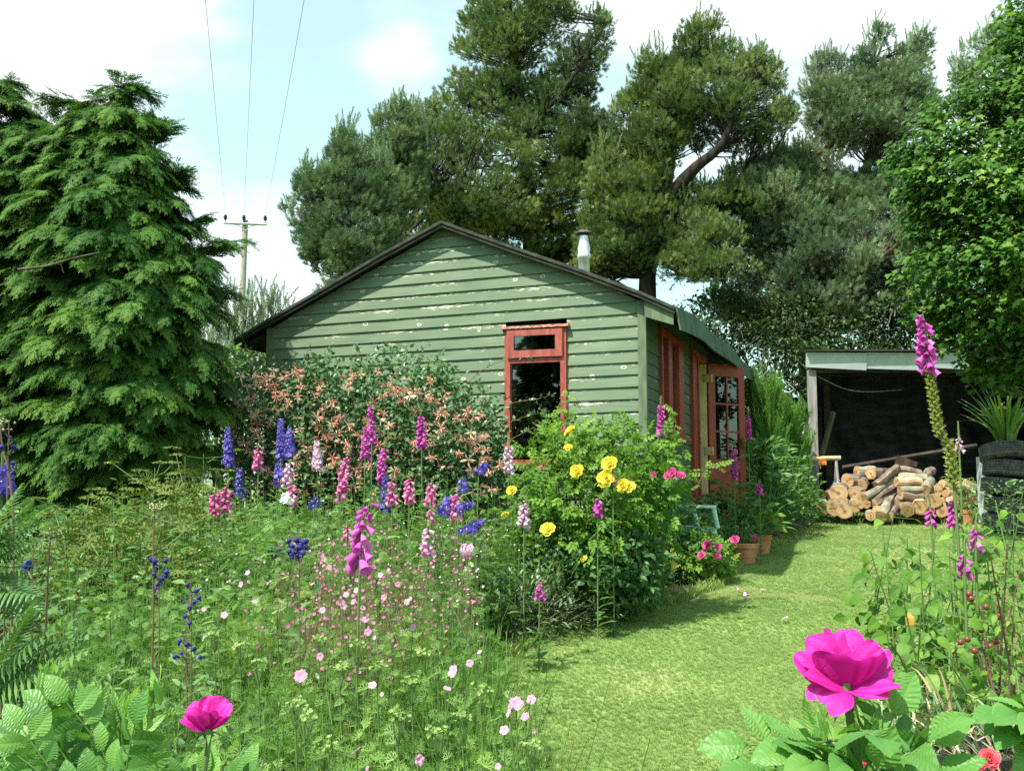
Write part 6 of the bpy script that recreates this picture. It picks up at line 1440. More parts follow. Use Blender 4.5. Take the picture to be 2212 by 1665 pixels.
t, top = pot('shallow wide terracotta pot in front of the logs, middle of three', 2042, 1128, .14, .17, m_terra, False)
t, top = pot('terracotta pot holding a yellow green shrub in front of the logs', 2094, 1134, .10, .22, m_terra, False)
potplant('golden_shrub', 'small yellow green leafy shrub in the terracotta pot by the tyres', 'shrub', top, 420, LEAF2, .035, .20, .50, m_lime, .35)
# terrace of green plants by the door
for i, (name, lab, x, Y, n, tpl, sz, rad, h, mat, tone) in enumerate([
   ('leafy_plant', 'dark leafy plant mass in front of the lower red door', 1582, 11.9, 200, LEAF3, .11, .32, .80, m_broad, .38),
   ('leafy_plant', 'willowy green plant with long narrow leaves right of the red door', 1655, 13.2, 330, LEAFN, .17, .40, 1.30, m_broad, .42),
   ('leafy_plant', 'leafy green plant between the willowy plant and the log shed', 1705, 14.2, 300, LEAF3, .10, .42, 1.05, m_broad, .52),
   ('leafy_plant', 'light green tufty plant left of the log pile', 1735, 14.6, 240, LEAFN, .13, .34, .55, m_herb, .5),
   ('leafy_plant', 'broad leaved dark plant behind the green chair', 1548, 12.0, 120, LEAF3, .14, .26, .62, m_broad, .35),
   ('leafy_plant', 'green plant under the side window of the hut', 1452, 9.9, 160, LEAF3, .10, .22, .80, m_broad, .4)]):
    p = at(x, HOR, Y); potplant(name, lab, 'plant', (p[0], Y, float(zg(Y))), n, tpl, sz, rad, h, mat, tone, .9)
p = at(2158, 1100, 12.2); potplant('leafy_plant', 'dark leafy sapling growing in front of the tyre stack', 'plant', (p[0], 12.2, float(zg(12.2))), 170, LEAF3, .075, .42, .80, m_broad, .5, .9)
# broom with upright whippy shoots
for i, (x, Y, h, rad, lab) in enumerate([(1655, 15.0, 2.15, .36, 'tall feathery broom bush rising right of the red door'), (1705, 15.4, 1.7, .32, 'lower feathery broom bush left of the log shed post')]):
    p = at(x, HOR, Y); z = float(zg(Y)); t = thing('broom_bush', lab, 'broom bush', (p[0], Y, z), 0, 'broom bushes by the shed'); q = MB(); n = 520
    a = R.rand(n) * 6.28; hh = h * (.15 + .8 * R.rand(n)); r = rad * np.sqrt(R.rand(n)) * (1.05 - .75 * (hh / h) ** 2.2); c = np.stack([np.cos(a) * r, np.sin(a) * r, hh], 1); q.inst(NEED2, c - [0, 0, .15], frames(nrm(np.stack([np.cos(a) * .2, np.sin(a) * .2, 1 + 0 * a], 1) + .15 * R.randn(n, 3))), R.uniform(1.0, 2.0, n), np.clip(.5 + .2 * R.randn(n), 0, 1))
    sb = MB(); k = 40; sticks(sb, np.zeros((k, 3)) + .04 * R.randn(k, 3) * [1, 1, 0], c[:k], .014, .3); q.build('crown', m_herb, t); sb.build('trunk', m_stem, t)

# ------------------------------------------------------------------ green plastic chair facing right
m_chair = plain('pale_green_plastic', (0.36, 0.60, 0.53), (0.42, 0.66, 0.59), 3, 0.35, spec=.5)
Yc = 10.55; pc = at(1482, HOR, Yc); zc = float(zg(Yc)); chair = thing('garden_chair', 'pale green plastic garden chair half hidden behind roses by the hut', 'chair', (pc[0], Yc, zc), math.radians(14))
def cb_(name, boxes=(), tubes=()):
    q = MB()
    for c, d in boxes: q.box(c, d)
    for P, r in tubes: q.tube(P, r, 8)
    o = q.build(name, m_chair, chair, False); md = o.modifiers.new('bevel', 'BEVEL'); md.width = .006; md.segments = 2; return o
q = MB(); n1 = 8; V = []
for j in range(n1):
    for i in range(n1): u_, v_ = i / (n1 - 1) - .5, j / (n1 - 1) - .5; V.append([u_ * .44, v_ * .44, .425 - .03 * (1 - 4 * u_ * u_) * (1 - 4 * v_ * v_) + .02 * u_])
V = np.array(V); q.add(np.vstack([V, V - [0, 0, .012]]), [[j * n1 + i, j * n1 + i + 1, (j + 1) * n1 + i + 1, (j + 1) * n1 + i] for j in range(n1 - 1) for i in range(n1 - 1)] + [[64 + j * n1 + i, 64 + (j + 1) * n1 + i, 64 + (j + 1) * n1 + i + 1, 64 + j * n1 + i + 1] for j in range(n1 - 1) for i in range(n1 - 1)])
q.box((.222, 0, .415), (.012, .45, .045)); q.box((0, .224, .415), (.43, .012, .045)); q.box((0, -.224, .415), (.43, .012, .045)); q.build('seat', m_chair, chair, True)
q = MB()
for k in range(6): y = -.165 + k * .066; q.hexa([[-.225, y - .024, .46], [-.225, y + .024, .46], [-.215, y - .024, .46], [-.215, y + .024, .46], [-.30, y - .024, .80], [-.30, y + .024, .80], [-.29, y - .024, .80], [-.29, y + .024, .80]])
q.box((-.305, 0, .825), (.025, .45, .06)); q.box((-.225, 0, .45), (.025, .45, .035)); q.build('backrest', m_chair, chair)
for s in (-1, 1):
    cb_('armrest', [((-.03, s * .25, .645), (.46, .075, .028))], [([[.18, s * .25, .64], [.225, s * .245, .43]], .028), ([[-.25, s * .235, .42], [-.25, s * .24, .66]], .020)])
    cb_('leg', (), [([[.205, s * .22, .42], [.26, s * .26, .0]], .020)]); cb_('leg', (), [([[-.21, s * .21, .42], [-.29, s * .25, .0]], .020)])
# patio rose in front of the chair and a yellow snapdragon
pr_ = at(1515, HOR, 9.75); t = thing('patio_rose', 'low rose with pink double blooms in front of the green chair', 'rose', (pr_[0], 9.75, float(zg(9.75))), 0); q = MB()
leafmass(q, [(1452, 1212), (1490, 1188), (1540, 1182), (1562, 1196), (1556, 1225), (1520, 1245), (1480, 1240)], 9.75, .28, 110, 6, .10, ROSE7, .95, .55, .7)
sb = MB(); woody(sb, np.array([pr_[0], 9.75, float(zg(9.75))]), [at(x, y, 9.75) for x, y in [(1480, 1200), (1520, 1180), (1560, 1190), (1580, 1210), (1500, 1220)]], .01); wbuild(q, 'foliage', m_rosel, t); wbuild(sb, 'stem', m_stemr, t)
blooms(t, [(1529, 1178, 1.15), (1516, 1200, .95), (1552, 1182, .8), (1550, 1201, .9), (1588, 1166, 1.0)], rosebloom(.045, 18, None, 11), m_pinkr, 9.42)
p = at(1455, 1190, 8.7); t = thing('yellow_snapdragon', 'yellow snapdragon spike at the lawn corner left of the patio rose', 'snapdragon', (p[0], 8.7, float(zg(8.7))), 0); q = MB(); c = np.array([at(1453 + 3 * R.randn(), y, 8.7) for y in np.linspace(1186, 1230, 12)]); q.inst(FL5, c, frames(nrm(R.randn(12, 3) * .6 + [0, -1, 0])), .024, R.rand(12)); wbuild(q, 'flower_spike', m_yellow, t); q = MB(); q.tube([[p[0], 8.7, float(zg(8.7))], p], .004, 4); wbuild(q, 'stem', m_stem, t)
# fallen petals
for i, (x, y) in enumerate([(1490, 1305), (1514, 1272), (1503, 1284), (1605, 1280), (1607, 1294), (1614, 1298), (1655, 1279), (1687, 1346), (1480, 1290)]):
    g = hit(x, y); q = MB(); v, f, m_ = petal_grid(.055, .06, .5, .1, .1, 4, 4, .1, i); q.add(v, f, 0, .8); o = q.build('fallen_petal', m_mallow, None, True)
    o.location = (g[0], g[1], g[2] + .028); o.rotation_euler = (R.uniform(-.3, .3), R.uniform(-.2, .2), R.rand() * 6); tag(o, ['pale petal nearest the bed corner on the grass', 'pale petal in the shade under the patio rose', 'small pale petal beside the shaded one under the patio rose', 'uppermost of three pale petals on the open lawn', 'middle of three pale petals on the open lawn', 'lowest of three pale petals on the open lawn', 'pale petal alone to the right of the three petals', 'pale petal lying alone nearest the big pink bloom', 'pale petal tucked against the bed plants'][i], 'petal', 'fallen petals on the lawn')
# ------------------------------------------------------------------ lawn grass
BL = []
for k in range(6):
    a = k * 1.05 + .3; l_ = .7 + .3 * ((k * 3) % 4) / 3; d = np.array([math.cos(a), math.sin(a), 0]); s_ = np.array([-d[1], d[0], 0]) * .07
    c = d * .18; BL.append((np.array([c - s_, c + s_, c + d * .22 * l_ + [0, 0, .6 * l_] + s_ * .7, c + d * .22 * l_ + [0, 0, .6 * l_] - s_ * .7, c + d * .6 * l_ + [0, 0, .95 * l_]]), np.array([[0, 1, 2], [0, 2, 3], [3, 2, 4]]), 0))
BL = T_join(BL)
mb = MB(); n = 120000; u = R.rand(n); Y = 3.4 * (16.6 / 3.4) ** (u ** .85); x = R.uniform(-.08, .60, n) * Y
ok = (x > np.interp(Y, [e[0] for e in EDGE], [e[1] for e in EDGE]) - .06) & (Y < 16.3); Y, x = Y[ok], x[ok]; n = len(Y)
tone = .44 + .05 * np.sin((x * .8 + Y * 2.2) * 2.4) + .12 * vnoise(x, Y, 1.3, 3) + .06 * vnoise(x, Y, 6, 4) + .07 * R.randn(n)
str_ = vnoise(x + 5, Y * 1.4, 1.9, 31) + .5 * vnoise(x, Y, 5, 32); tone = tone + np.clip((str_ - .5) * 1.2, 0, .32)
sc = (.0125 + .0010 * Y) * R.uniform(.7, 1.3, n); a = R.rand(n) * 6.28; rot = np.zeros((n, 3, 3)); rot[:, 0, 0] = np.cos(a); rot[:, 0, 1] = -np.sin(a); rot[:, 1, 0] = np.sin(a); rot[:, 1, 1] = np.cos(a); rot[:, 2, 2] = 1
mb.inst(BL, np.stack([x, Y, zg(Y)], 1), rot, sc, np.clip(tone, 0, 1)); tag(mb.build('grass', m_grassb), kind='stuff')
# longer grass along the borders and at the shed
mb = MB(); n = 2600; Y = R.uniform(4, 16.2, n); x = edge_x(Y) + .05 * R.randn(n) + .02; mb.inst(BL, np.stack([x, Y, zg(Y)], 1), rot[:n], R.uniform(.04, .10, n), np.clip(.5 + .2 * R.randn(n), 0, 1))
n = 1200; x = R.uniform(4.3, 9.5, n); Y = 15.9 + .3 * R.randn(n); mb.inst(BL, np.stack([x, Y, zg(Y)], 1), rot[:n], R.uniform(.05, .13, n), np.clip(.55 + .2 * R.randn(n), 0, 1)); tag(mb.build('edge_grass', m_grassb), kind='stuff')

# ------------------------------------------------------------------ right border
def leafy_stems(name, label, cat, group, base, tips, tpl, size, per, mat, tone, stemm, sr=.006, spread=.10, up=(-.1, -.6, .7), tv=.12, droop=.25):
    t = thing(name, label, cat, base, 0, group); q = MB(); sb = MB(); base = np.array(base)
    for tp in tips:
        P = smooth_path([base + [.05 * R.randn(), .05 * R.randn(), 0], base * .45 + tp * .55 + .05 * R.randn(3), tp], 14); sb.tube(P, np.linspace(sr, .0018, 14), 5)
        k = per; f = np.clip(.22 + .78 * (np.arange(k) + R.rand(k)) / k, 0, 1); c = np.stack([np.interp(f * 13, np.arange(14), P[:, i]) for i in range(3)], 1); az = np.arange(k) * 2.4 + R.rand() * 6
        d = nrm(np.stack([np.cos(az), np.sin(az) * .8 - .15, -droop + .3 * R.randn(k)], 1)); pet = c + d * spread * (1 - .6 * f)[:, None]; sticks(sb, c, pet, .0022, .5)
        q.inst(tpl, pet, frames(d - [0, 0, .2], nrm(np.array(up) + .3 * R.randn(k, 3))), size * (1 - .5 * f) * R.uniform(.8, 1.2, k), np.clip(tone + (tv + .06) * R.randn(k) + .2 * (f - .5), 0, 1))
    wbuild(q, 'leaves', mat, t); wbuild(sb, 'stems', stemm, t); return t
def gb(x, Y): p = at(x, HOR, Y); return (p[0], Y, float(zg(Y)))
HEART = T_join([T_leaf(1.0, .78, 4, .16, .35, peak=.32)])
leafy_stems('leafy_plant', 'light green heart leaved plant at the left end of the right border', 'plant', None, gb(1915, 3.5), [at(x, y, 3.5 + .12 * R.randn()) for x, y in [(1880, 1190), (1905, 1130), (1930, 1110), (1960, 1160), (1895, 1260), (1950, 1230), (1925, 1320), (1870, 1330)]], HEART, .080, 34, m_rosel, .42, m_stem, spread=.16)
leafy_stems('leafy_plant', 'heart leaved plant around the foot of the very tall foxglove', 'plant', None, gb(2010, 3.2), [at(x, y, 3.2 + .12 * R.randn()) for x, y in [(1985, 1170), (2020, 1150), (2050, 1190), (1990, 1260), (2060, 1280), (2030, 1330), (1970, 1370)]], HEART, .085, 34, m_rosel, .34, m_stem, spread=.16)
leafy_stems('leafy_plant', 'yellowing small leaved plant low in the right border with two orange leaves', 'plant', None, gb(1945, 3.0), [at(x, y, 3.0 + .1 * R.randn()) for x, y in [(1900, 1390), (1940, 1370), (1985, 1400), (1925, 1440), (1880, 1420)]], LEAF3, .055, 22, m_rosel, .65, m_stemr)
leafy_stems('leafy_plant', 'heart leaved plant between the big pink bloom and the apple bush', 'plant', None, gb(1990, 2.7), [at(x, y, 2.7 + .12 * R.randn()) for x, y in [(1910, 1330), (1950, 1290), (1990, 1310), (2030, 1270), (2050, 1350), (1970, 1420), (2020, 1420), (1930, 1400)]], HEART, .07, 32, m_rosel, .40, m_stem, spread=.14)
leafy_stems('leafy_plant', 'pale leaved plant behind the apple bush at the right edge', 'plant', None, gb(2150, 3.7), [at(x, y, 3.7 + .12 * R.randn()) for x, y in [(2080, 1130), (2110, 1100), (2150, 1080), (2190, 1110), (2210, 1060), (2060, 1200), (2130, 1180), (2180, 1160)]], HEART, .08, 32, m_rosel, .34, m_stem, spread=.16)
t = leafy_stems('apple_bush', 'dark twiggy apple bush with small red fruits at the right edge', 'apple bush', None, gb(2160, 3.0), [at(x, y, 3.0 + .25 * R.randn()) for x, y in [(2105, 1240), (2140, 1200), (2175, 1180), (2205, 1220), (2090, 1330), (2060, 1360), (2120, 1300), (2150, 1290), (2190, 1310), (2230, 1270), (2120, 1400), (2170, 1420), (2080, 1440), (2210, 1400), (2050, 1420)]], LEAF3, .048, 36, m_rosel, .5, m_stemr, .007, .05)
m_fruit = plain('red_fruit', (.10, .02, .02), (.20, .05, .03), 30, .35)
fo = None
for (x, y) in [(2093, 1282), (2098, 1292), (2075, 1386), (2090, 1380), (2140, 1395), (2152, 1385), (2120, 1360), (2130, 1310), (2105, 1405), (2160, 1330)]:
    if fo is None: q = MB(); q.lathe([(0, -.009), (.006, -.007), (.009, 0), (.006, .007), (0, .008)], (0, 0, 0), 10); fo = q.build('fruit', m_fruit, t, True); o = fo
    else: o = fo.copy(); COL.objects.link(o); o.parent = t
    o.location = at(x, y, 2.75 + .05 * R.randn()) - np.array(t.location)
for i, (x0, y0, x1, y1, lab) in enumerate([(1936, 1440, 1936, 1300, 'orange dying leaf hanging in the right border')]):
    p = at(1962, 1320, 2.9); t = thing('orange_leaf', lab, 'leaf', p, 0); q = MB(); q.inst(LEAF3, p[None], frames([[.1, -.2, -1]], [[0, -1, 0]]), .055, .5); wbuild(q, 'blade', plain('orange_leaf', (.6, .26, .04), (.7, .42, .10), 20, .6), t)
mb = MB(); n = 900; x = R.uniform(0, 1, n); Y = R.uniform(2.0, 5.2, n); xx = np.interp(Y, [2.4, 3.6, 4.3, 4.9, 5.5], [1.12, 1.38, 1.8, 2.4, 3.2]) + x * 1.9
herb_mass(mb, xx, Y, R.uniform(.55, 1.15, n) * np.clip(1.1 - .12 * Y, .55, 1), 22, LEAF3, .060, .52, lo=.1, elev=.4); herb_mass(mb, xx[:260] + .1, Y[:260], R.uniform(.3, .7, 260), 14, CUT2, .07, .5)
tag(mb.build('right_border_foliage', [m_rosel, m_stem]), kind='stuff')
# spiky silver tufts and dry litter, with carnations
def tuft(label, x, y, Y, n, L_, mat, w=.0035, flat=.5, cat='pink plant'):
    p = at(x, y, Y); base = np.array([p[0], Y, p[2] - L_ * .6]); t = thing('spiky_tuft', label, cat, (p[0], Y, float(zg(Y))), 0); q = MB()
    for k in range(n):
        d = nrm(R.randn(3) * [1, 1, .6] + [0, 0, flat]); s = np.linspace(0, 1, 5)[:, None]; b0 = base + .06 * R.randn(3); P = b0 + d * L_ * R.uniform(.6, 1.1) * s + np.array([0, 0, -.35 * L_]) * s ** 2.5; sd = nrm(np.cross(d, [0, .3, 1])) * w; ww = (1 - s) ** .6
        q.add(np.vstack([P - sd * ww, P + sd * ww]), [[i, i + 1, i + 6, i + 5] for i in range(4)], 0, R.rand())
    q.tube([(p[0], Y, float(zg(Y))), base], .02, 6, 0, .2); wbuild(q, 'leaves', mat, t); return t
tuft('silver spiky tuft with dead leaves at the bottom right', 2140, 1600, 2.2, 420, .22, m_silver)
tuft('silver spiky tuft behind the big pink bloom', 1985, 1520, 2.5, 300, .20, m_silver)
tuft('dry straw coloured tuft between the silver tufts', 2060, 1560, 2.3, 300, .18, m_dry)
tuft('silver spiky tuft under the right edge rose leaves', 2200, 1560, 2.4, 260, .20, m_silver)
tuft('dry straw coloured tuft at the bottom right corner', 2150, 1660, 2.1, 260, .16, m_dry)
g = gb(2060, 2.2); t = thing('black_pot', 'black pot sunk among the dry tufts at the bottom right', 'plant pot', (g[0], g[1], g[2])); q = MB(); zt_ = at(2060, 1610, 2.2)[2] - g[2]; q.lathe([(0, 0), (.09, 0), (.12, zt_), (.11, zt_), (.10, zt_ - .04), (0, zt_ - .04)], (0, 0, 0), 18); q.build('body', m_blackp, t)
def carn(label, x, y, Y, r, seed):
    p = at(x, y, Y); t = thing('carnation', label, 'carnation', (p[0], Y, float(zg(Y))), 0); mb_ = rosebloom(r, 26, None, seed, 3); o = mb_.build('bloom', m_carn, t, True); o.location = p - np.array(t.location); o.rotation_euler = Vector((-.2, -.8, .6)).to_track_quat('Z', 'Y').to_euler()
    q = MB(); q.tube([(p[0], Y, float(zg(Y))), p], .003, 5); wbuild(q, 'stem', m_stem, t)
carn('coral red carnation, larger of the pair at the bottom right corner', 2137, 1640, 1.9, .020, 21)
carn('coral red carnation half open left of the larger one', 2115, 1648, 1.9, .014, 22)
carn('small coral carnation peeping under the big pink bloom, left one', 1815, 1644, 1.7, .012, 23)
carn('small coral carnation peeping under the big pink bloom, right one', 1860, 1640, 1.7, .012, 24)

# ------------------------------------------------------------------ near rugosa roses
m_rug = None
def leafveins():
    m, nt, N, L = newmat('rugosa_leaves'); a = N.new('ShaderNodeAttribute'); a.attribute_name = 'v'; r = ramp(N, [(0.050, 0.15, 0.034), (0.105, 0.26, 0.055), (0.26, 0.44, 0.11)]); L.new(a.outputs['Fac'], r.inputs[0])
    p = N.new('ShaderNodeBsdfPrincipled'); L.new(r.outputs[0], p.inputs['Base Color']); p.inputs['Roughness'].default_value = .42; p.inputs['Specular IOR Level'].default_value = .35
    t = N.new('ShaderNodeBsdfTranslucent'); mx = N.new('ShaderNodeMix'); mx.data_type = 'RGBA'; mx.blend_type = 'MULTIPLY'; mx.inputs[0].default_value = 1; L.new(r.outputs[0], mx.inputs[6]); mx.inputs[7].default_value = (1.5, 1.6, .6, 1); L.new(mx.outputs[2], t.inputs[0])
    ns = N.new('ShaderNodeTexNoise'); ns.inputs['Scale'].default_value = 300; tc = N.new('ShaderNodeTexCoord'); L.new(tc.outputs['Object'], ns.inputs[0]); b = N.new('ShaderNodeBump'); b.inputs['Strength'].default_value = .25; b.inputs['Distance'].default_value = .001; L.new(ns.outputs['Fac'], b.inputs['Height']); L.new(b.outputs[0], p.inputs['Normal'])
    ms = N.new('ShaderNodeMixShader'); ms.inputs[0].default_value = .33; L.new(p.outputs[0], ms.inputs[1]); L.new(t.outputs[0], ms.inputs[2]); o = N.new('ShaderNodeOutputMaterial'); L.new(ms.outputs[0], o.inputs[0]); return m
m_rug = leafveins()
def T_rugleaf(seed=0):
    """one pleated oval leaflet with side veins and a toothed edge, length 1"""
    nu, nv = 22, 8; v = []
    for i in range(nu + 1):
        t = i / nu; hw = .31 * (math.sin(min(1, t / .45) * PI / 2) if t < .45 else math.cos((t - .45) / .55 * PI / 2) ** .8); hw *= 1 + .06 * (i % 2)
        for j in range(nv + 1):
            s = -1 + 2 * j / nv; z = .20 * abs(s) * hw - .28 * t * t + .014 * math.sin((t * 9 - abs(s) * 1.3) * 2 * PI) * min(1, abs(s) * 2.5) * (1 - t * .4) + .02 * math.sin(3 * t + seed + 2 * s)
            v.append([s * hw, t - .05 * abs(s) * 0, z])
    f = [[i * (nv + 1) + j, i * (nv + 1) + j + 1, (i + 1) * (nv + 1) + j + 1, (i + 1) * (nv + 1) + j] for i in range(nu) for j in range(nv)]
    return [(np.array(v), np.array(f), 0)]
RUG = T_rugleaf()
def rugcompound(mb, sb, p, d, up, size, n=7, tone=.5):
    """compound leaf with n leaflets; p is the stalk base, size the leaflet length"""
    d = nrm(np.array(d, float)); M = frames([d], [up])[0]; x, z = M[:, 0], M[:, 2]; Ls = size * (1.25 + .3 * (n // 2)); S_ = lambda s: p + d * Ls * s - z * .18 * Ls * s * s
    sb.tube([S_(0), S_(.35), S_(.7), S_(1)], [.0016, .0014, .0012, .0009], 6); pos = []; dd = []; uu = []; sc = []
    for k in range(n // 2):
        s = .42 + .50 * k / max(1, n // 2 - .5); 
        for sx in (-1, 1): pos.append(S_(s)); dd.append(d * .45 + sx * x - z * .12 + .1 * R.randn(3)); uu.append(z + .25 * R.randn(3) - d * .1); sc.append(size * (.78 + .12 * k) * R.uniform(.9, 1.1))
    pos.append(S_(1)); dd.append(d - z * .2); uu.append(z + .15 * R.randn(3)); sc.append(size * 1.05)
    mb.inst(RUG, np.array(pos), frames(np.array(dd), np.array(uu)), np.array(sc), np.clip(tone + .10 * R.randn(len(pos)), 0, 1))
def rugosa_bloom(parent, base, petals, name='bloom', k_=.88):
    """petals: (image dx, dy, toward viewer, length, width, normal hint, cup, seed)"""
    for k, (dx, dz, dy, L_, W_, nh, cup, seed) in enumerate(petals):
        d = nrm([dx, -dy, dz]); L_ *= k_; W_ *= k_; v, f, m_ = petal_grid(L_, W_, cup, .12 + .10 * (seed % 3), .14, 16, 14, .085, seed, .20)
        q = MB(); P_ = T_xform([(v, f, 0)], tuple(base), tuple(d), nh)[0]; tt = np.repeat(np.linspace(0, 1, 17), 15); ss = np.tile(np.linspace(-1, 1, 15), 17)
        q.add(P_[0], P_[1], 0, np.clip(.36 + .30 * tt + .16 * np.sin(ss * 17 + seed) * (1 - .6 * tt) + .10 * np.sin(ss * 31 + 2 * seed) + .07 * np.sin(seed * 3) - (.22 if seed in (8, 15) else 0), 0, 1)); o = wbuild(q, 'petal', m_rugosa, parent, True)  # front petal of each bloom toned darker, its shading put into the colour
def shoot_tip(mb, sb, p, n=7, size=.035, tone=.8):
    """young folded leaves pointing up"""
    d = nrm(np.stack([.35 * R.randn(n), .35 * R.randn(n), np.ones(n)], 1)); mb.inst([(v * [.45, 1, 1], f, m) for v, f, m in RUG], p + .006 * R.randn(n, 3), frames(d, rsph(n)), size * R.uniform(.7, 1.2, n), np.clip(tone + .1 * R.randn(n), 0, 1))
# right bloom
YR = .95; c = at(1832, 1488, YR); bz = float(zg(YR)); rr_ = thing('rugosa_rose', 'rose bush with one huge magenta bloom at the bottom right foreground', 'rose bush', (c[0] + .02, YR, bz), 0)
rugosa_bloom(rr_, c, [
  (-.15, 1.0, -.75, .068, .062, (0, -1, -.2), .30, 1), (.42, 1.0, -.6, .062, .060, (-.2, -1, -.1), .34, 2), (.95, .95, -.25, .062, .036, (-.4, -.8, .3), .2, 3),
  (-.85, .85, -.25, .064, .056, (.3, -1, .1), .28, 4), (1.0, .35, .25, .052, .055, (-.2, -.6, 1), .30, 5),
  (-1.0, .42, .1, .055, .040, (.1, -.7, 1), .25, 6), (-.72, .02, .55, .045, .050, (0, -.5, 1), -.15, 7), (.05, .92, .55, .046, .078, (0, .9, .6), .40, 8), (.85, .18, .5, .044, .050, (0, -.4, 1), .05, 9), (.05, .98, -.9, .072, .040, (0, -1, -.2), .5, 10)])
mb = MB(); sb = MB(); sb.tube(smooth_path([(c[0] + .03, YR + .02, bz), (c[0] + .03, YR + .01, 1.0), c - [0, 0, .02], c], 14), np.linspace(.006, .003, 14), 8)
sb.lathe([(0, -.022), (.006, -.018), (.008, -.010), (.005, -.004)], tuple(c), 10)
n = 5; a = np.arange(n) * 1.256; mb.inst([(v * [.35, 1, 1], f, m) for v, f, m in RUG], np.repeat(c[None], n, 0) - [0, 0, .008], frames(np.stack([np.cos(a), np.sin(a), -.5 + 0 * a], 1)), .028, .7)
hub = c - [0, 0, .035]
for (x, y, dy, up, sz, nn, tn) in [(1880, 1560, -.06, (0, -.4, 1), .050, 5, .40), (1740, 1560, -.05, (0, -.4, 1), .052, 5, .40), (1960, 1590, -.03, (0, -.3, 1), .055, 7, .45), (1640, 1620, -.03, (0, -.5, 1), .052, 7, .50), (1700, 1650, -.10, (0, -.6, 1), .055, 5, .5), (1900, 1640, -.10, (0, -.6, 1), .055, 5, .42), (2000, 1655, -.04, (0, -.5, 1), .055, 7, .38), (1800, 1600, -.12, (0, -.8, .6), .040, 5, .85), (1770, 1590, -.08, (.3, -.8, .5), .038, 5, .9), (1840, 1650, -.12, (0, -.8, .6), .05, 5, .5), (1560, 1660, 0, (0, -.5, 1), .05, 7, .5), (1620, 1590, -.02, (0, -.9, .7), .055, 7, .6), (1690, 1600, -.06, (0, -.9, .7), .05, 5, .5), (1930, 1545, -.02, (0, -.8, .7), .055, 5, .45), (1990, 1600, -.03, (0, -.9, .7), .055, 5, .5), (1850, 1600, -.14, (0, -.9, .6), .045, 5, .6), (1720, 1630, -.12, (0, -.9, .6), .05, 5, .55), (1790, 1650, -.14, (0, -.9, .6), .05, 5, .6), (1930, 1640, -.1, (0, -.9, .6), .055, 5, .5)]:
    e = at(x, y, YR + dy); b0 = hub + (np.array([hub[0], YR, hub[2] - .10]) - hub) * R.rand(); v_ = e - b0; rugcompound(mb, sb, b0, v_, up, sz * .78, nn, tn)
shoot_tip(mb, sb, at(1775, 1600, YR - .05), 6, .035, .95); shoot_tip(mb, sb, at(1885, 1600, YR - .02), 5, .03, .6)
wbuild(mb, 'leaves', m_rug, rr_); wbuild(sb, 'stem', m_stem, rr_)
# rose leaves at the right edge
p0 = gb(2290, 1.35); t = thing('rugosa_rose', 'rose foliage with big pleated leaves reaching in from the right edge', 'rose bush', p0, 0); mb = MB(); sb = MB()
sb.tube(smooth_path([p0, (p0[0] - .02, 1.35, .9), at(2235, 1500, 1.35)], 10), np.linspace(.007, .003, 10), 6)
for (x, y, sz, tn) in [(2100, 1530, .07, .45), (2150, 1480, .07, .5), (2200, 1560, .06, .5), (2230, 1450, .06, .5), (2180, 1620, .055, .6), (2260, 1600, .06, .45), (2120, 1490, .085, .5), (2190, 1500, .085, .55), (2165, 1560, .075, .5), (2210, 1640, .07, .5), (2240, 1520, .08, .55)]: rugcompound(mb, sb, at(2262, 1540, 1.35), at(x, y, 1.25) - at(2262, 1540, 1.35), (0, -.5, 1), sz * .62, 5, tn)
wbuild(mb, 'leaves', m_rug, t); wbuild(sb, 'stem', m_stem, t)
# left bloom
YL = 1.70; c = at(450, 1576, YL); p0 = np.array([at(430, HOR, YL)[0], YL, float(zg(YL))]); t = thing('rugosa_rose', 'rose bush with one cup shaped magenta bloom at the bottom left foreground', 'rose bush', p0, 0)
rugosa_bloom(t, c, [(-.45, 1.0, -.5, .064, .056, (.2, -1, -.1), .40, 11), (.15, 1.0, -.6, .062, .058, (0, -1, -.1), .34, 12), (.62, .95, -.2, .064, .052, (-.4, -.9, .1), .40, 13), (-.85, .55, .2, .056, .046, (.4, -.6, .7), .35, 14), (-.18, .62, .75, .048, .060, (0, .9, .6), .38, 15), (.50, .62, .55, .050, .052, (-.2, .8, .6), .35, 16)])
mb = MB(); sb = MB(); sb.tube(smooth_path([p0, (p0[0], YL, .8), c - [0, 0, .03], c], 12), np.linspace(.007, .003, 12), 8); sb.lathe([(0, -.018), (.007, -.012), (.009, -.004), (.005, .002)], tuple(c), 10)
n = 5; a = np.arange(n) * 1.256; mb.inst([(v * [.35, 1, 1], f, m) for v, f, m in RUG], np.repeat(c[None], n, 0) - [0, 0, .004], frames(np.stack([np.cos(a), np.sin(a), -.1 + 0 * a], 1)), .032, .6)
for k in range(84):
    x = R.uniform(-40, 500); y = 1500 + .22 * max(0, x) + R.uniform(0, 260); Yk = R.uniform(1.35, 1.8); 
    if x > 300: x, y, Yk = R.uniform(300, 520), R.uniform(1660, 1740), R.uniform(1.75, 1.95)
    e = at(x, y, Yk); b0 = np.array([p0[0] + (e[0] - p0[0]) * .6, Yk + .03, e[2] - .07 - .05 * R.rand()]); rugcompound(mb, sb, b0, e - b0, (-.15, -.75, .8), R.uniform(.032, .050), 7 if R.rand() < .6 else 5, .56 + .18 * R.randn())
for (x, y) in [(95, 1480), (115, 1500), (200, 1510), (260, 1530), (330, 1500), (290, 1560), (150, 1540)]:
    e = at(x, y + 30, 1.55); sb.tube([np.array([e[0] + .02, 1.6, .6]), e], [.0035, .002], 6); shoot_tip(mb, sb, e, 9, .05, .85)
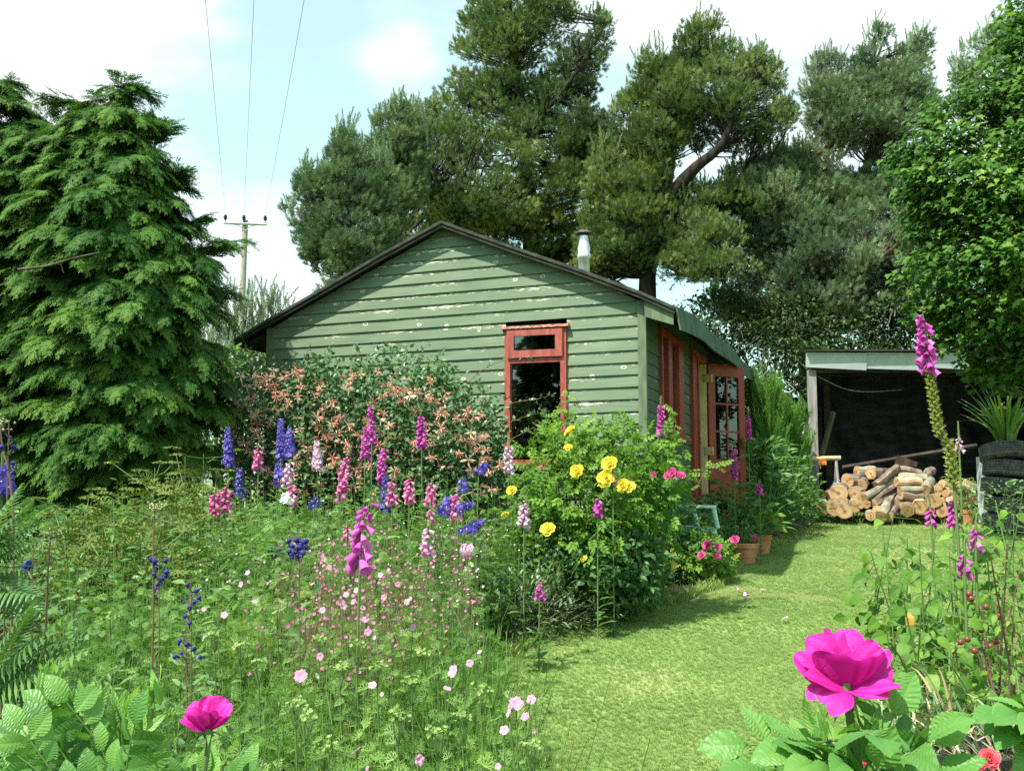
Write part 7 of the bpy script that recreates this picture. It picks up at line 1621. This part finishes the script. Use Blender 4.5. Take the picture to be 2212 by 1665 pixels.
for x in np.linspace(0, 480, 9): e = at(x, 1650, 1.6); sb.tube([np.array([p0[0] * .5 + e[0] * .5, 1.65, float(zg(1.6))]), e], [.006, .003], 6)
wbuild(mb, 'leaves', m_rug, t); wbuild(sb, 'stem', m_stem, t)
# feathery fronds at the left edge
FERN = []
for k in range(17):
    yy_ = .12 + .85 * k / 17; ln = .26 * math.sin(PI * min(1, .25 + k / 17 * .75)) + .02
    for sx in (-1, 1): FERN += T_xform([T_leaf(ln, .035, 3, .2, .25, peak=.3)], (0, yy_, -.12 * yy_ * yy_), (sx, .42, -.1))
FERN.append((np.array([[-.005, 0, 0], [.005, 0, 0], [.003, 1, -.12], [-.003, 1, -.12]]), np.array([[0, 1, 2, 3]]), 0)); FERN = T_join(FERN)
for i, (xb, yb, Yb, tips, lab, sz) in enumerate([
    (-60, 1500, 2.2, [(225, 1352), (150, 1330), (120, 1430), (60, 1300), (200, 1420)], 'feathery wisteria fronds arching in at the left edge', .36),
    (-90, 1250, 2.3, [(60, 1090), (90, 1140), (70, 1200), (110, 1260), (40, 1040), (75, 1320), (30, 1150)], 'large drooping fronds hanging in at the left edge', .34)]):
    b0 = at(xb, yb, Yb); g0 = (b0[0], Yb, float(zg(Yb))); t = thing('fern', lab, 'fern', g0, 0); mb = MB(); sb = MB(); sb.tube([g0, b0], [.012, .006], 6)
    for (x, y) in tips:
        e = at(x, y, Yb - .15 * R.rand()); v_ = e - b0; Lf = np.linalg.norm(v_); mb.inst(FERN, b0[None], frames([v_ + [0, 0, .06]], [[-.2, -.4, 1]]), Lf, .5 + .15 * R.randn(1))
        for _ in range(1): mb.inst(FERN, b0[None] + [0, .05, .02], frames([v_ + .12 * R.randn(3)], [[.2, -.5, 1]]), Lf * .8, .4 + .15 * R.randn(1))
    wbuild(mb, 'fronds', m_broad, t); wbuild(sb, 'stem', m_stem, t)
# brown bud stalks at the left
for i, (x0, y0, x1, y1, Y, lab) in enumerate([(118, 1150, 98, 1380, 3.0, 'nodding pale bud stalk before the dark cypress foot'), (344, 1088, 330, 1400, 3.1, 'upright seed stalk with pale buds left of the fennel'), (14, 905, 30, 1200, 2.7, 'tall brown stalk with pale buds at the far left edge')]):
    top = at(x0, y0, Y); low = at(x1, y1, Y); base = np.array([low[0], Y, float(zg(Y))]); t = thing('seed_stalk', lab, 'seed stalk', base, 0); sb = MB(); P = smooth_path([base, low, at(x0 - 12, y0 + 40, Y), top], 14); sb.tube(P, np.linspace(.0038, .0016, 14), 6); wbuild(sb, 'stem', m_stemr, t)
    fb = MB(); n = 26; f = R.uniform(.72, 1, n) * 13; c = np.stack([np.interp(f, np.arange(14), P[:, k]) for k in range(3)], 1) + .010 * R.randn(n, 3); fb.inst(HOOD, c, frames(rsph(n)), R.uniform(.004, .007, n), R.rand(n)); wbuild(fb, 'buds', m_bud, t, True)
